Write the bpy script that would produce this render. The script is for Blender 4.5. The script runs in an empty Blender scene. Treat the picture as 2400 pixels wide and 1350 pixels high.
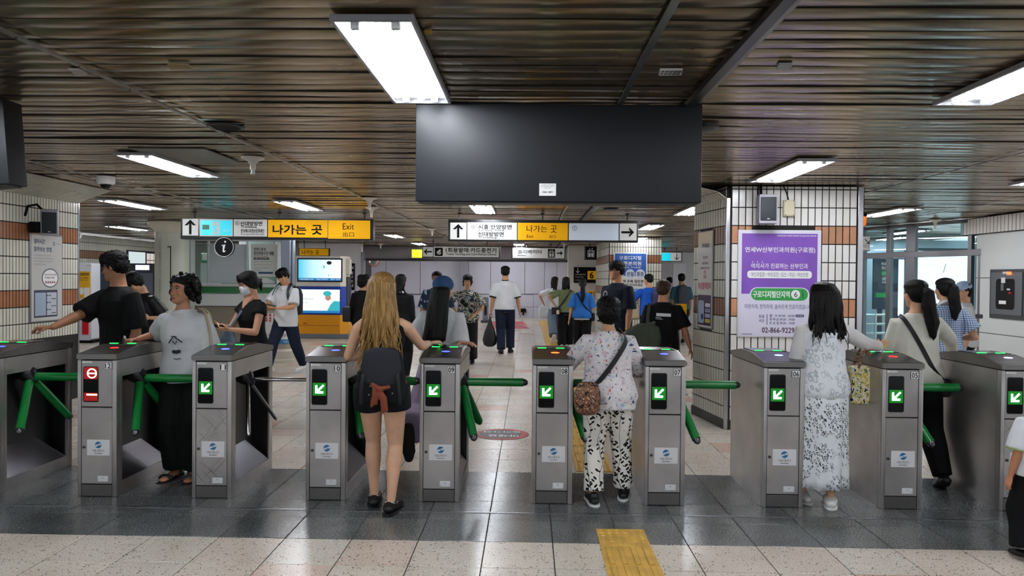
import bpy, bmesh, math, random
from mathutils import Vector, Matrix, noise
random.seed(7)
V = Vector
SC = bpy.context.scene
COL = SC.collection
PI = math.pi

# ------------------------------------------------------------------ camera
F_PX = 1750.0
CAM = V((0, 0, 1.57))
_y = V((40, -23, F_PX)).normalized()                 # hall direction seen in camera axes (right, down, forward)
_x = V((1, 0.009, 0)); _x = (_x - _y * _x.dot(_y)).normalized()
_z = _x.cross(_y)
def cam_to_world(v):                                  # (right, down, forward) -> world
    return V((_x.dot(v), _y.dot(v), _z.dot(v)))
cam_data = bpy.data.cameras.new('camera'); cam = bpy.data.objects.new('camera', cam_data)
COL.objects.link(cam); SC.camera = cam
cam_data.sensor_fit = 'HORIZONTAL'; cam_data.sensor_width = 36.0
cam_data.lens = F_PX / 2400 * 36.0
cam_data.clip_start = 0.05; cam_data.clip_end = 200
r_ = cam_to_world(V((1, 0, 0))); u_ = cam_to_world(V((0, -1, 0))); b_ = cam_to_world(V((0, 0, -1)))
M_ = Matrix((r_, u_, b_)).transposed().to_4x4(); M_.translation = CAM
cam.matrix_world = M_

def at(px, py, Y):
    d = cam_to_world(V((px - 1200, py - 675, F_PX)))
    return CAM + d * (Y / d.y)
def floor_at(px, py):
    d = cam_to_world(V((px - 1200, py - 675, F_PX)))
    return CAM + d * (-CAM.z / d.z)

# ------------------------------------------------------------------ world and exposure
W = bpy.data.worlds.new('world'); SC.world = W; W.use_nodes = True
bg = W.node_tree.nodes['Background']
bg.inputs[0].default_value = (0.9, 0.95, 1.0, 1); bg.inputs[1].default_value = 0.35
SC.view_settings.view_transform = 'Standard'; SC.view_settings.look = 'None'
SC.view_settings.gamma = 1.0; SC.view_settings.use_curve_mapping = False
SC.view_settings.exposure = 1.8
TUBE = 26.0        # strength of the fluorescent tubes

# ------------------------------------------------------------------ materials
MATS = {}
def srgb(c):
    if isinstance(c, str):
        c = c.lstrip('#'); c = [int(c[i:i + 2], 16) / 255 for i in (0, 2, 4)]
    return tuple((x / 12.92 if x <= .04045 else ((x + .055) / 1.055) ** 2.4) for x in c) + (1,)
class NT:
    """small helper around a node tree"""
    def __init__(s, name):
        s.m = bpy.data.materials.new(name); s.m.use_nodes = True; s.t = s.m.node_tree
        s.b = s.t.nodes['Principled BSDF']; s.out = s.t.nodes['Material Output']
    def n(s, typ, **kw):
        nd = s.t.nodes.new(typ)
        for k, v in kw.items():
            if k.startswith('i_'):
                nd.inputs[int(k[2:]) if k[2:].isdigit() else k[2:]].default_value = v
            else: setattr(nd, k, v)
        return nd
    def l(s, a, b): s.t.links.new(a, b)
    def coord(s, kind='Object', scale=(1, 1, 1)):
        tc = s.n('ShaderNodeTexCoord'); mp = s.n('ShaderNodeMapping'); mp.inputs['Scale'].default_value = scale
        s.l(tc.outputs[kind], mp.inputs[0]); return mp.outputs[0]
    def geo(s, scale=(1, 1, 1)):
        tc = s.n('ShaderNodeNewGeometry'); mp = s.n('ShaderNodeMapping'); mp.inputs['Scale'].default_value = scale
        s.l(tc.outputs['Position'], mp.inputs[0]); return mp.outputs[0]
    def noise(s, vec, scale, detail=3, rough=.5):
        nd = s.n('ShaderNodeTexNoise'); nd.inputs['Scale'].default_value = scale; nd.inputs['Detail'].default_value = detail
        nd.inputs['Roughness'].default_value = rough
        s.l(vec, nd.inputs['Vector']); return nd.outputs[0]
    def vor(s, vec, scale, feature='F1', out='Distance', rnd=1.0):
        nd = s.n('ShaderNodeTexVoronoi', feature=feature); nd.inputs['Scale'].default_value = scale
        nd.inputs['Randomness'].default_value = rnd
        s.l(vec, nd.inputs['Vector']); return nd.outputs[out]
    def ramp(s, fac, stops, interp='LINEAR'):
        nd = s.n('ShaderNodeValToRGB'); cr = nd.color_ramp; cr.interpolation = interp
        while len(cr.elements) < len(stops): cr.elements.new(.5)
        for e, (p, c) in zip(cr.elements, stops): e.position = p; e.color = c
        s.l(fac, nd.inputs[0]); return nd.outputs[0]
    def mix(s, fac, a, b, mode='MIX'):
        nd = s.n('ShaderNodeMix', data_type='RGBA', blend_type=mode)
        for i, x in ((0, fac), (6, a), (7, b)):
            if hasattr(x, 'default_value') or hasattr(x, 'is_linked'): s.l(x, nd.inputs[i])
            else: nd.inputs[i].default_value = x
        return nd.outputs[2]
    def math(s, op, a, b=0.0, c=0.0):
        nd = s.n('ShaderNodeMath', operation=op)
        for i, x in enumerate((a, b, c)):
            if hasattr(x, 'is_linked'): s.l(x, nd.inputs[i])
            else: nd.inputs[i].default_value = x
        return nd.outputs[0]
    def base(s, c):
        if hasattr(c, 'is_linked'): s.l(c, s.b.inputs['Base Color'])
        else: s.b.inputs['Base Color'].default_value = c
    def bump(s, h, strength=.3, dist=.01):
        nd = s.n('ShaderNodeBump'); nd.inputs['Strength'].default_value = strength; nd.inputs['Distance'].default_value = dist
        s.l(h, nd.inputs['Height']); s.l(nd.outputs[0], s.b.inputs['Normal'])
    def set(s, rough=.5, metal=0.0, spec=None):
        s.b.inputs['Roughness'].default_value = rough; s.b.inputs['Metallic'].default_value = metal
        if spec is not None: s.b.inputs['Specular IOR Level'].default_value = spec

def mat(name, col=None, rough=.5, metal=0.0, var=0.0, vs=8.0, bump=0.0, bs=30.0, spec=None, emit=None, es=1.0, objvar=0.0, bd=.005):
    if name in MATS: return MATS[name]
    k = NT(name); k.set(rough, metal, spec); c = srgb(col)
    src = c
    if var or bump: pos = k.geo()
    if var:
        nz = k.noise(pos, vs, 4)
        lo = tuple(x * (1 - var) for x in c[:3]) + (1,); hi = tuple(min(1, x * (1 + var)) for x in c[:3]) + (1,)
        src = k.ramp(nz, [(.3, lo), (.7, hi)])
    if objvar:
        oi = k.n('ShaderNodeObjectInfo')
        f = k.math('MULTIPLY_ADD', oi.outputs['Random'], 2 * objvar, 1 - objvar)
        cb = k.n('ShaderNodeCombineColor')
        for i in range(3): k.l(f, cb.inputs[i])
        src = k.mix(1.0, src, cb.outputs[0], 'MULTIPLY')
    k.base(src)
    if bump: k.bump(k.noise(pos, bs, 4), bump, bd)
    if emit:
        k.b.inputs['Emission Color'].default_value = srgb(emit); k.b.inputs['Emission Strength'].default_value = es
    MATS[name] = k.m
    return k.m
def cloth(name, col, rough=.85, fold=.35):
    if name in MATS: return MATS[name]
    k = NT(name); k.set(rough, 0, .25); c = srgb(col)
    pos = k.geo(); nz = k.noise(pos, 5, 3)
    lo = tuple(x * .86 for x in c[:3]) + (1,)
    k.base(k.ramp(nz, [(.35, lo), (.65, c)]))
    folds = k.noise(k.geo((1, 1, .45)), 11, 2); fine = k.noise(pos, 420, 1)
    h = k.math('ADD', folds, k.math('MULTIPLY', fine, .02))
    k.bump(h, fold, .05)
    MATS[name] = k.m
    return k.m
def glass(name, tint=(.9, 1, .97, 1), refl=.5):
    if name in MATS: return MATS[name]
    k = NT(name)
    tr = k.n('ShaderNodeBsdfTransparent'); tr.inputs[0].default_value = tint
    gl = k.n('ShaderNodeBsdfGlossy'); gl.inputs['Roughness'].default_value = .02
    lw = k.n('ShaderNodeLayerWeight'); fc = k.math('MULTIPLY_ADD', k.math('POWER', lw.outputs['Facing'], 5.0), .5, .03)
    mx = k.n('ShaderNodeMixShader')
    k.l(fc, mx.inputs[0]); k.l(tr.outputs[0], mx.inputs[1]); k.l(gl.outputs[0], mx.inputs[2]); k.l(mx.outputs[0], k.out.inputs[0])
    MATS[name] = k.m
    return k.m
def emis(name, col, s=1.0):
    return mat(name, '#080808', .4, emit=col, es=s)

# ------------------------------------------------------------------ object helpers
def link(name, me, m=None, parent=None, loc=None):
    o = bpy.data.objects.new(name, me); COL.objects.link(o)
    if m is not None and me is not None and not me.materials: me.materials.append(m)
    if parent is not None: o.parent = parent
    if loc is not None: o.location = loc
    return o
def tag(o, label=None, cat=None, group=None, kind=None):
    if label: o['label'] = label
    if cat: o['category'] = cat
    if group: o['group'] = group
    if kind: o['kind'] = kind
    return o
def empty(name, loc=(0, 0, 0), rz=0.0, label=None, cat=None, group=None, kind=None):
    o = bpy.data.objects.new(name, None); COL.objects.link(o); o.empty_display_size = .1
    o.location = loc; o.rotation_euler = (0, 0, rz)
    return tag(o, label, cat, group, kind)
def bmnew(): return bmesh.new()
def mesh_of(bm, name='m', smooth=None, recalc=False):
    if recalc: bmesh.ops.recalc_face_normals(bm, faces=bm.faces)
    me = bpy.data.meshes.new(name); bm.to_mesh(me); bm.free()
    if smooth is not None:
        for p in me.polygons: p.use_smooth = True
        if smooth < 3: me.set_sharp_from_angle(angle=smooth)
    return me
def obj(name, bm, m, parent=None, smooth=None, loc=None, recalc=False):
    return link(name, mesh_of(bm, name, smooth, recalc), m, parent, loc)
def box(bm, x0, y0, z0, x1, y1, z1, bev=0.0, seg=1):
    vs = [bm.verts.new((x, y, z)) for z in (z0, z1) for y in (y0, y1) for x in (x0, x1)]
    fs = [bm.faces.new([vs[i] for i in f]) for f in ((0, 2, 3, 1), (4, 5, 7, 6), (0, 1, 5, 4), (2, 6, 7, 3), (0, 4, 6, 2), (1, 3, 7, 5))]
    if bev:
        es = list({e for f in fs for e in f.edges})
        bmesh.ops.bevel(bm, geom=es, offset=bev, segments=seg, affect='EDGES', profile=.6)
    return bm
def bx(*a, **k): return box(bmnew(), *a, **k)
def prism(bm, pts, axis, a, b):
    """extrude 2-D polygon pts along axis ('x','y','z') from a to b"""
    def mk(p, t):
        return {'x': (t, p[0], p[1]), 'y': (p[0], t, p[1]), 'z': (p[0], p[1], t)}[axis]
    A = [bm.verts.new(mk(p, a)) for p in pts]; B = [bm.verts.new(mk(p, b)) for p in pts]
    bm.faces.new(A); bm.faces.new(B[::-1]); n = len(pts)
    for i in range(n): bm.faces.new((A[i], B[i], B[(i + 1) % n], A[(i + 1) % n]))
    bmesh.ops.recalc_face_normals(bm, faces=bm.faces)
    return bm
def loft(bm, rings, n=14, cap=True):
    """rings: (centre, ax, ay) ellipses"""
    R = []
    for c, ax, ay in rings:
        R.append([bm.verts.new(c + ax * math.cos(2 * PI * i / n) + ay * math.sin(2 * PI * i / n)) for i in range(n)])
    for a, b in zip(R, R[1:]):
        for i in range(n): bm.faces.new((a[i], a[(i + 1) % n], b[(i + 1) % n], b[i]))
    if cap: bm.faces.new(R[0][::-1]); bm.faces.new(R[-1])
    return bm
def tube(bm, pts, rads, n=10, nrm=None, flat=1.0, cap=True, rnd=True):
    pts = [V(p) for p in pts]; m = len(pts)
    T = []
    for i in range(m):
        t = pts[min(i + 1, m - 1)] - pts[max(i - 1, 0)]
        T.append(t.normalized() if t.length > 1e-9 else V((0, 0, 1)))
    ref = V(nrm) if nrm is not None else (V((0, 1, 0)) if abs(T[0].y) < .8 else V((1, 0, 0)))
    rings = []
    for p, t, r in zip(pts, T, rads):
        ay = ref - t * ref.dot(t)
        ay = ay.normalized() if ay.length > 1e-6 else t.orthogonal().normalized()
        if nrm is None: ref = ay
        ax = t.cross(ay)
        rings.append((p, ax * r, ay * r * flat))
    if rnd:
        (p0, x0, y0), (p1, x1, y1) = rings[0], rings[-1]
        rings = [(p0 - T[0] * rads[0] * .85, x0 * .45, y0 * .45), (p0 - T[0] * rads[0] * .5, x0 * .85, y0 * .85)] + rings + \
                [(p1 + T[-1] * rads[-1] * .5, x1 * .85, y1 * .85), (p1 + T[-1] * rads[-1] * .85, x1 * .45, y1 * .45)]
    return loft(bm, rings, n, cap)
def cyl(bm, p0, p1, r0, r1=None, n=16):
    return tube(bm, [p0, p1], [r0, r0 if r1 is None else r1], n, rnd=False)
def ell(bm, c, ax, ay, az, n=12, m=8):
    c = V(c); rings = []
    for i in range(m + 1):
        a = -PI / 2 + PI * (i + (.0 if 0 < i < m else (.15 if i == 0 else -.15))) / m
        rings.append((c + V(az) * math.sin(a), V(ax) * math.cos(a), V(ay) * math.cos(a)))
    return loft(bm, rings, n)
def rrect(x0, z0, x1, z1, r, k=5):
    pts = []
    for cx, cz, a0 in ((x1 - r, z1 - r, 0), (x0 + r, z1 - r, 90), (x0 + r, z0 + r, 180), (x1 - r, z0 + r, 270)):
        for i in range(k + 1):
            a = math.radians(a0 + 90 * i / k); pts.append((cx + r * math.cos(a), cz + r * math.sin(a)))
    return pts
def disc_pts(cx, cz, rx, rz=None, n=28):
    rz = rx if rz is None else rz
    return [(cx + rx * math.cos(2 * PI * i / n), cz + rz * math.sin(2 * PI * i / n)) for i in range(n)]
def plate(name, pts, y0, y1, m, parent, smooth=None):
    return obj(name, prism(bmnew(), pts, 'y', y0, y1), m, parent, smooth)
def rect(x0, z0, x1, z1): return [(x0, z0), (x1, z0), (x1, z1), (x0, z1)]

# ------------------------------------------------------------------ lettering: flat print built from the built-in font
_txt = {}; _fo = {}
def glyphs(s, bold=0.0):
    key = s
    if key in _txt: return _txt[key]
    if not _fo:
        _fo['curve'] = cu = bpy.data.curves.new('lettering', 'FONT'); cu.size = 1.0; cu.resolution_u = 2; cu.align_x = 'LEFT'
        _fo['ob'] = bpy.data.objects.new('lettering', cu)
    cu = _fo['curve']; cu.body = s
    me = bpy.data.meshes.new_from_object(_fo['ob'])
    vs = [v.co.copy() for v in me.vertices]; fs = [tuple(p.vertices) for p in me.polygons]
    bpy.data.meshes.remove(me)
    x0 = min(v.x for v in vs); x1 = max(v.x for v in vs); z0 = min(v.y for v in vs); z1 = max(v.y for v in vs)
    _txt[key] = (vs, fs, x0, x1, z0, z1)
    return _txt[key]
def put_text(bm, s, x0, z0, x1, z1, y, bold=.012, flip=False, horiz=False):
    vs, fs, a0, a1, b0, b1 = glyphs(s, bold)
    sx = (x1 - x0) / max(a1 - a0, 1e-6); sz = (z1 - z0) / max(b1 - b0, 1e-6)
    b = bold * abs(sz) * .55                                        # heavier strokes: the glyph set four times, a hair apart
    for k, (du, dw) in enumerate(((-b, -b), (b, -b), (b, b), (-b, b)) if bold >= .02 else ((0, 0),)):
        nv = []; e = .0003 * k
        for v in vs:
            u = (v.x - a0) * sx + du; w = (v.y - b0) * sz + dw
            if flip: u = (x1 - x0) - u; w = (z1 - z0) - w
            nv.append(bm.verts.new((x0 + u, z0 + w, y + (e if not flip and y > 0 or flip else -e)) if horiz else (x0 + u, y - e, z0 + w)))
        for f in fs:
            try: bm.faces.new([nv[i] for i in f])
            except ValueError: pass
def letters(items, y, m, parent, name='lettering', **kw):
    """items: (text, x0, z0, x1, z1[, bold])"""
    for it in items:
        bm = bmnew(); put_text(bm, it[0], *it[1:5], y, it[5] if len(it) > 5 else .012, **kw); o = obj(name, bm, m, parent)
    return o
class Px:
    """a plane facing the camera side of the hall at depth Y, in the root's local metres"""
    def __init__(s, Y, root): s.Y = Y; s.o = root
    def x(s, px, py=650): return at(px, py, s.Y).x - s.o.location.x
    def z(s, py, px=1240): return at(px, py, s.Y).z - s.o.location.z
    def r(s, px0, py0, px1, py1):
        a = at(px0, py1, s.Y); b = at(px1, py0, s.Y)
        z0, z1 = sorted((a.z, b.z)); x0, x1 = sorted((a.x, b.x))
        return (x0 - s.o.location.x, z0 - s.o.location.z, x1 - s.o.location.x, z1 - s.o.location.z)
# ================================================================== SETTING
CEIL = 2.555
# ---------------- floor
TX, TY, TS = 0.154, 4.42, 0.40                    # tile grid origin and size
def floor_material(name, dark):
    k = NT(name); k.set(.26 if not dark else .22, 0, .5)
    pos = k.geo()
    off = k.n('ShaderNodeVectorMath', operation='SUBTRACT'); off.inputs[1].default_value = (TX - 40, TY - 40, 0); k.l(pos, off.inputs[0])
    sc = k.n('ShaderNodeVectorMath', operation='SCALE'); sc.inputs['Scale'].default_value = 1 / TS; k.l(off.outputs[0], sc.inputs[0])
    fl = k.n('ShaderNodeVectorMath', operation='FLOOR'); k.l(sc.outputs[0], fl.inputs[0])
    wn = k.n('ShaderNodeTexWhiteNoise', noise_dimensions='2D'); k.l(fl.outputs[0], wn.inputs['Vector'])
    big = k.noise(pos, 2.3, 3)
    if dark:
        tint = k.ramp(wn.outputs[0], [(0, srgb('#575b5c')), (.5, srgb('#626566')), (1, srgb('#6e706e'))])
        sp = k.ramp(k.noise(pos, 95, 3, .7), [(.36, (.3, .3, .3, 1)), (.5, (.9, .9, .9, 1)), (.68, (1.9, 1.9, 1.8, 1))])
        col = k.mix(1, tint, sp, 'MULTIPLY')
        st = k.ramp(big, [(.35, (.75, .75, .75, 1)), (.65, (1.1, 1.1, 1.1, 1))])
        col = k.mix(1, col, st, 'MULTIPLY')
    else:
        tint = k.ramp(wn.outputs[0], [(0, srgb('#d9cbbd')), (.35, srgb('#ddd5c6')), (.7, srgb('#d6d0c3')), (.88, srgb('#d8c8ba')), (.97, srgb('#d3b7a5')), (1, srgb('#cfae9b'))])
        wv = k.noise(pos, 30, 2)
        v = k.vor(k.mix(.06, pos, wv), 46)
        sp = k.ramp(v, [(.12, srgb('#4a3f36')), (.22, srgb('#a89a88')), (.28, (1, 1, 1, 1))])
        gate = k.ramp(k.noise(pos, 21, 2), [(.46, (0, 0, 0, 1)), (.52, (1, 1, 1, 1))])
        fine = k.ramp(k.noise(pos, 130, 2, .6), [(.34, (.45, .40, .34, 1)), (.46, (1, 1, 1, 1))])
        col = k.mix(1, tint, k.mix(gate, (1, 1, 1, 1), sp), 'MULTIPLY')
        col = k.mix(1, col, fine, 'MULTIPLY')
        st = k.ramp(big, [(.3, (.9, .88, .86, 1)), (.65, (1.03, 1.03, 1.03, 1))])
        col = k.mix(1, col, st, 'MULTIPLY')
    k.base(col); k.bump(k.noise(pos, 60, 2), .03, .003)
    MATS[name] = k.m
    return k.m
M_beige = floor_material('beige_terrazzo', False); M_granite = floor_material('dark_granite', True)
floor = tag(obj('floor', bx(-14, -6, -.12, 10, 34, -.004), mat('grout', '#3a3733', .8)), kind='structure')
def tile_mesh(m, w=TS - .006, h=TS - .006):
    bm = bmnew(); box(bm, -w / 2, -h / 2, -.012, w / 2, h / 2, 0, .0012)
    me = mesh_of(bm, 'tile'); me.materials.append(m); return me
tb, tg = tile_mesh(M_beige), tile_mesh(M_granite)
far = {'b': bmnew(), 'g': bmnew()}
for j in range(-3, 66):
    y = TY + (j + .5) * TS
    dark = 0 <= j < 4
    half = .73 * y + .5
    for i in range(-36, 26):
        x = TX + (i + .5) * TS
        if not (-13.5 < x < 8.8): continue
        if j <= 7 and abs(x) <= .72 * y + .3:
            o = link('tile', tg if dark else tb, None, floor, (x, y, random.uniform(-.0006, .0004)))
        else:
            bm = far['g' if dark else 'b']; h = TS / 2 - .003
            vs = [bm.verts.new((x + sx * h, y + sy * h, random.uniform(-.0005, .0004))) for sx, sy in ((-1, -1), (1, -1), (1, 1), (-1, 1))]
            bm.faces.new(vs)
ft = tag(obj('distant_tiling', far['b'], M_beige, floor), kind='stuff'); tag(obj('side_tiling', far['g'], M_granite, floor), kind='stuff')
# floor in front of and behind the picture, and a metal strip across the dark band
steel = mat('brushed_steel', '#aaa7a2', .34, 1.0, bump=.12, bs=140, bd=.001)
chrome = mat('chrome', '#c9c9cb', .14, 1.0)
tag(obj('trim_1', bx(-6, 4.955, -.002, 6.5, 4.978, .003), mat('worn_strip', '#8d9094', .3, .9), None), kind='structure')

# yellow tactile paving
M_tact = mat('tactile_yellow', '#c99f45', .55, var=.18, vs=9, bump=.2, bs=120)
def tactile(x0, y0, kind, parent):
    bm = bmnew(); box(bm, x0, y0, 0, x0 + .298, y0 + .298, .006, .0015)
    if kind == 'dots':
        for i in range(6):
            for j in range(6):
                c = V((x0 + .03 + .0476 * i, y0 + .03 + .0476 * j, .006))
                loft(bm, [(c, V((.013, 0, 0)), V((0, .013, 0))), (c + V((0, 0, .005)), V((.008, 0, 0)), V((0, .008, 0)))], 8)
    else:
        for i in range(4):
            x = x0 + .042 + .0715 * i
            bx_ = box(bm, x - .016, y0 + .012, .006, x + .016, y0 + .286, .011, .004)
    return obj('paver', bm, M_tact, parent)
tp = empty('tactile_path', (0, 0, 0), 0, 'yellow tactile strip starting with studs in front of the gates', 'tactile paving')
for k, kd in ((0, 'dots'), (-1, 'bars'), (-2, 'bars')): tactile(.432, 4.37 + .3 * k, kd, tp)
tp2 = empty('tactile_path', (0, 0, 0), 0, 'yellow tactile strip running through the hall behind the gates', 'tactile paving')
for k in range(72): tactile(.40, 6.06 + .3 * k, 'dots' if k in (0, 71) else 'bars', tp2)

# ---------------- ceiling of long metal slats
def slat_material():
    k = NT('ceiling_slat'); pos = k.geo()
    oi = k.n('ShaderNodeObjectInfo')
    stretch = k.geo((.5, 1.6, 1)); nz = k.noise(stretch, 1.7, 4, .6)
    col = k.ramp(nz, [(.3, srgb('#7e684c')), (.5, srgb('#968060')), (.75, srgb('#ab987a'))])
    f = k.math('MULTIPLY_ADD', oi.outputs['Random'], .5, .72)
    cb = k.n('ShaderNodeCombineColor')
    for i in range(3): k.l(f, cb.inputs[i])
    col = k.mix(1, col, cb.outputs[0], 'MULTIPLY')
    sp = k.ramp(k.vor(k.geo((1, 1, 1)), 9), [(.018, (.12, .1, .09, 1)), (.03, (1, 1, 1, 1))])
    col = k.mix(1, col, sp, 'MULTIPLY')
    k.base(col); k.set(.26, .8)
    rr = k.ramp(k.noise(pos, 1.4, 3), [(.3, (.17, .17, .17, 1)), (.7, (.32, .32, .32, 1))]); k.l(rr, k.b.inputs['Roughness'])
    k.bump(k.noise(k.geo((1.0, 4, 1)), 1.5, 2), .10, .012)
    MATS['slat'] = k.m
    return k.m
M_slat = slat_material()
ceiling = tag(obj('ceiling', bx(-14, -6, 2.60, 10, 34, 2.75), mat('void_black', '#0c0b0a', .9)), kind='structure')
M_lip = mat('slat_lip_shade', '#15120e', .8)  # shade painted on the lip faces so the slat gaps read dark
SP = .125; XA, XB = -13.0, 9.6
smesh = []
for v in range(10):
    bm = bmnew(); N = 110; rows = []
    for i in range(N + 1):
        x = XA + (XB - XA) * i / N
        sag = .0065 * noise.noise(V((x * .55, v * 7.3, 0))) + .0035 * noise.noise(V((x * 1.7, v * 3.1, 5)))
        tw = .008 * noise.noise(V((x * .8, v * 5.7, 9)))
        e0 = .0605 - .007 * max(0, noise.noise(V((x * .5, v * 2.2, 20)))); e1 = .0605 - .007 * max(0, noise.noise(V((x * .5, v * 4.2, 40))))
        z0, z1 = sag + tw, sag - tw
        rows.append([bm.verts.new(p) for p in ((x, -e0, z0 + .018), (x, -e0, z0 + .0015), (x, -e0 + .005, z0), (x, 0, sag - .0015), (x, e1 - .005, z1), (x, e1, z1 + .0015), (x, e1, z1 + .018))])
    for a, b in zip(rows, rows[1:]):
        for i in range(6): bm.faces.new((a[i], b[i], b[i + 1], a[i + 1]))
    bm.faces.ensure_lookup_table()
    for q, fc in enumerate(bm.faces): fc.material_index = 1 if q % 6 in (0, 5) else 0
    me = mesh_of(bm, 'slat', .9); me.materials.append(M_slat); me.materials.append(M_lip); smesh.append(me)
y = 1.45; k = 0
while y < 31:
    o = link('slat', smesh[random.randrange(10)], None, ceiling, (0, y, 2.568 + random.choice((-.0015, 0, 0, .001, .003)) + random.uniform(-.0015, .0015)))
    if random.random() < .5:
        o.location.x = XA + XB; o.rotation_euler.z = PI
    y += SP * random.choice((1, 1, 1, 1, 1.02)); k += 1
# metal trims running along the hall under the slats
M_trimc = mat('ceiling_trim', '#8f8a84', .35, .8)
def ctrim(n, x, y0, y1, w, h, m, wob=0.0, x1=None):
    bm = bmnew(); pts = []; N = max(2, int((y1 - y0) / .25))
    A = None
    for i in range(N + 1):
        y = y0 + (y1 - y0) * i / N
        xx = x + ((x1 - x) * i / N if x1 is not None else 0) + wob * noise.noise(V((y * .9, x, 3)))
        zz = CEIL - .006 + wob * .4 * noise.noise(V((y * .7, x, 8)))
        r = [bm.verts.new(p) for p in ((xx - w / 2, y, zz), (xx + w / 2, y, zz), (xx + w / 2, y, zz - h), (xx - w / 2, y, zz - h))]
        if A:
            for q in range(4): bm.faces.new((A[q], A[(q + 1) % 4], r[(q + 1) % 4], r[q]))
        else: bm.faces.new(r)
        A = r
    bm.faces.new(A)
    return tag(obj('trim_%d' % n, bm, m, recalc=True), kind='structure')
t2 = ctrim(2, -2.12, 1.8, 30, .028, .008, mat('strip_pale', '#a39d95', .35, .7), .05, -1.98)
bm = bmnew()
for i in range(36):
    y = 2.2 + i * .42; x = -2.12 + .14 * (y - 1.8) / 28.2 + .05 * noise.noise(V((y * .9, -2.12, 3)))
    z = CEIL - .0145 + .02 * noise.noise(V((y * .7, -2.12, 8)))
    loft(bm, [(V((x, y, z)), V((.006, 0, 0)), V((0, .006, 0))), (V((x, y, z - .003)), V((.004, 0, 0)), V((0, .004, 0)))], 6)
tag(obj('screw', bm, mat('screw_dark', '#2c2a28', .4, .8), t2), kind='stuff')
ctrim(3, .50, 1.8, 30, .03, .008, mat('strip_galv', '#9a9c9c', .3, .9), .012)
ctrim(4, .875, 1.8, 30, .045, .03, mat('rail_dark', '#4c4a47', .35, .8))
ctrim(5, .925, 1.8, 30, .02, .012, M_trimc)
ctrim(6, 3.70, 3, 30, .02, .008, M_trimc, .01); ctrim(7, 5.76, 4, 30, .02, .008, M_trimc, .01)
ctrim(8, -4.35, 4, 30, .02, .008, M_trimc, .01); ctrim(9, -4.55, 4, 30, .035, .012, M_trimc, .01)

# ---------------- tiled walls
M_grout = mat('tile_joint', '#17140f', .8)
M_wt = mat('tile_white', '#e4e1dc', .22, var=.05, vs=3, objvar=.05)
M_bt = mat('tile_brown', '#bd8560', .28, var=.14, vs=5, objvar=.08)
M_ct = mat('tile_cream', '#d5d3c4', .25, var=.05, vs=3, objvar=.05)
M_ot = mat('tile_rust', '#9c6441', .3, var=.14, vs=5, objvar=.08)
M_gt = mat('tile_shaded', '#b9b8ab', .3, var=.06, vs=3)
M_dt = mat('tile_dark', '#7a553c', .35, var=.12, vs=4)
def tile_wall(name, p0, p1, z0, z1, tw, browns, m_w, m_b, single=True, thick=.25, th=.19, zoff=.05, gap=.008, edge=.0, skip=None):
    d = V((p1[0] - p0[0], p1[1] - p0[1], 0)); L = d.length; rz = math.atan2(d.y, d.x)
    root = tag(obj(name, bx(0, 0, z0, L, thick, z1), M_grout), kind='structure')
    root.location = (p0[0], p0[1], 0); root.rotation_euler.z = rz
    n = max(1, round((L - 2 * edge) / tw)); tw = (L - 2 * edge) / n
    jw = bmnew(); jb = bmnew()
    def tm(m, h):
        bm = bmnew(); box(bm, -tw / 2 + gap / 2, -.006, -h / 2 + gap / 2, tw / 2 - gap / 2, .002, h / 2 - gap / 2, .0015)
        me = mesh_of(bm, 'tile'); me.materials.append(m); return me
    cache = {}
    k = math.floor((z0 - zoff) / th)
    while zoff + k * th < z1 - .01:
        a = max(z0, zoff + k * th); b = min(z1, zoff + (k + 1) * th); h = b - a
        if h > .02:
            br = k in browns
            for i in range(n):
                cx = edge + (i + .5) * tw; cz = (a + b) / 2
                if skip and skip(cx, cz): continue
                if single:
                    key = (br, round(h, 4))
                    if key not in cache: cache[key] = tm(m_b if br else m_w, h)
                    link('tile', cache[key], None, root, (cx, 0, cz))
                else:
                    dy = random.uniform(-.0008, .0008)
                    box(jb if br else jw, cx - tw / 2 + gap / 2, -.006 + dy, cz - h / 2 + gap / 2, cx + tw / 2 - gap / 2, .002, cz + h / 2 - gap / 2)
        k += 1
    if not single:
        tag(obj('tiling', jw, m_w, root), kind='stuff')
        if len(jb.verts): tag(obj('band_tiling', jb, m_b, root), kind='stuff')
        else: jb.free()
    else: jw.free(); jb.free()
    return root
# right pillar: front and left face
PX0, PY0 = 2.10, 7.87
pil = tile_wall('wall_pillar', (PX0, PY0), (3.42, PY0), .0, CEIL, .0725, (6, 10), M_wt, M_bt, True, 1.2, edge=.012, gap=.0105,
                skip=lambda x, z: z < .05 or (.20 < x < .91 and 1.06 < z < 2.05))
obj('plinth', bx(-.01, -.012, 0, 1.33, 0, .105, .003), mat('plinth_black', '#191715', .4), pil)
LF1 = (1.93, 8.79)
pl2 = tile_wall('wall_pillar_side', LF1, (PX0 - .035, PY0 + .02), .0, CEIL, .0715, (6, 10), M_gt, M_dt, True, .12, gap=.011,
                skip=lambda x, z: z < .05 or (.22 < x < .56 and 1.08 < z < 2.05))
obj('plinth', bx(-.01, -.012, 0, .93, 0, .105, .003), mat('plinth_black', ''), pl2)
tag(obj('trim_10', bx(PX0 - .045, PY0 - .012, 0, PX0 - .002, PY0 + .03, 2.43, .006), mat('corner_steel', '#b6b6bb', .22, .9)), kind='structure')
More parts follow.
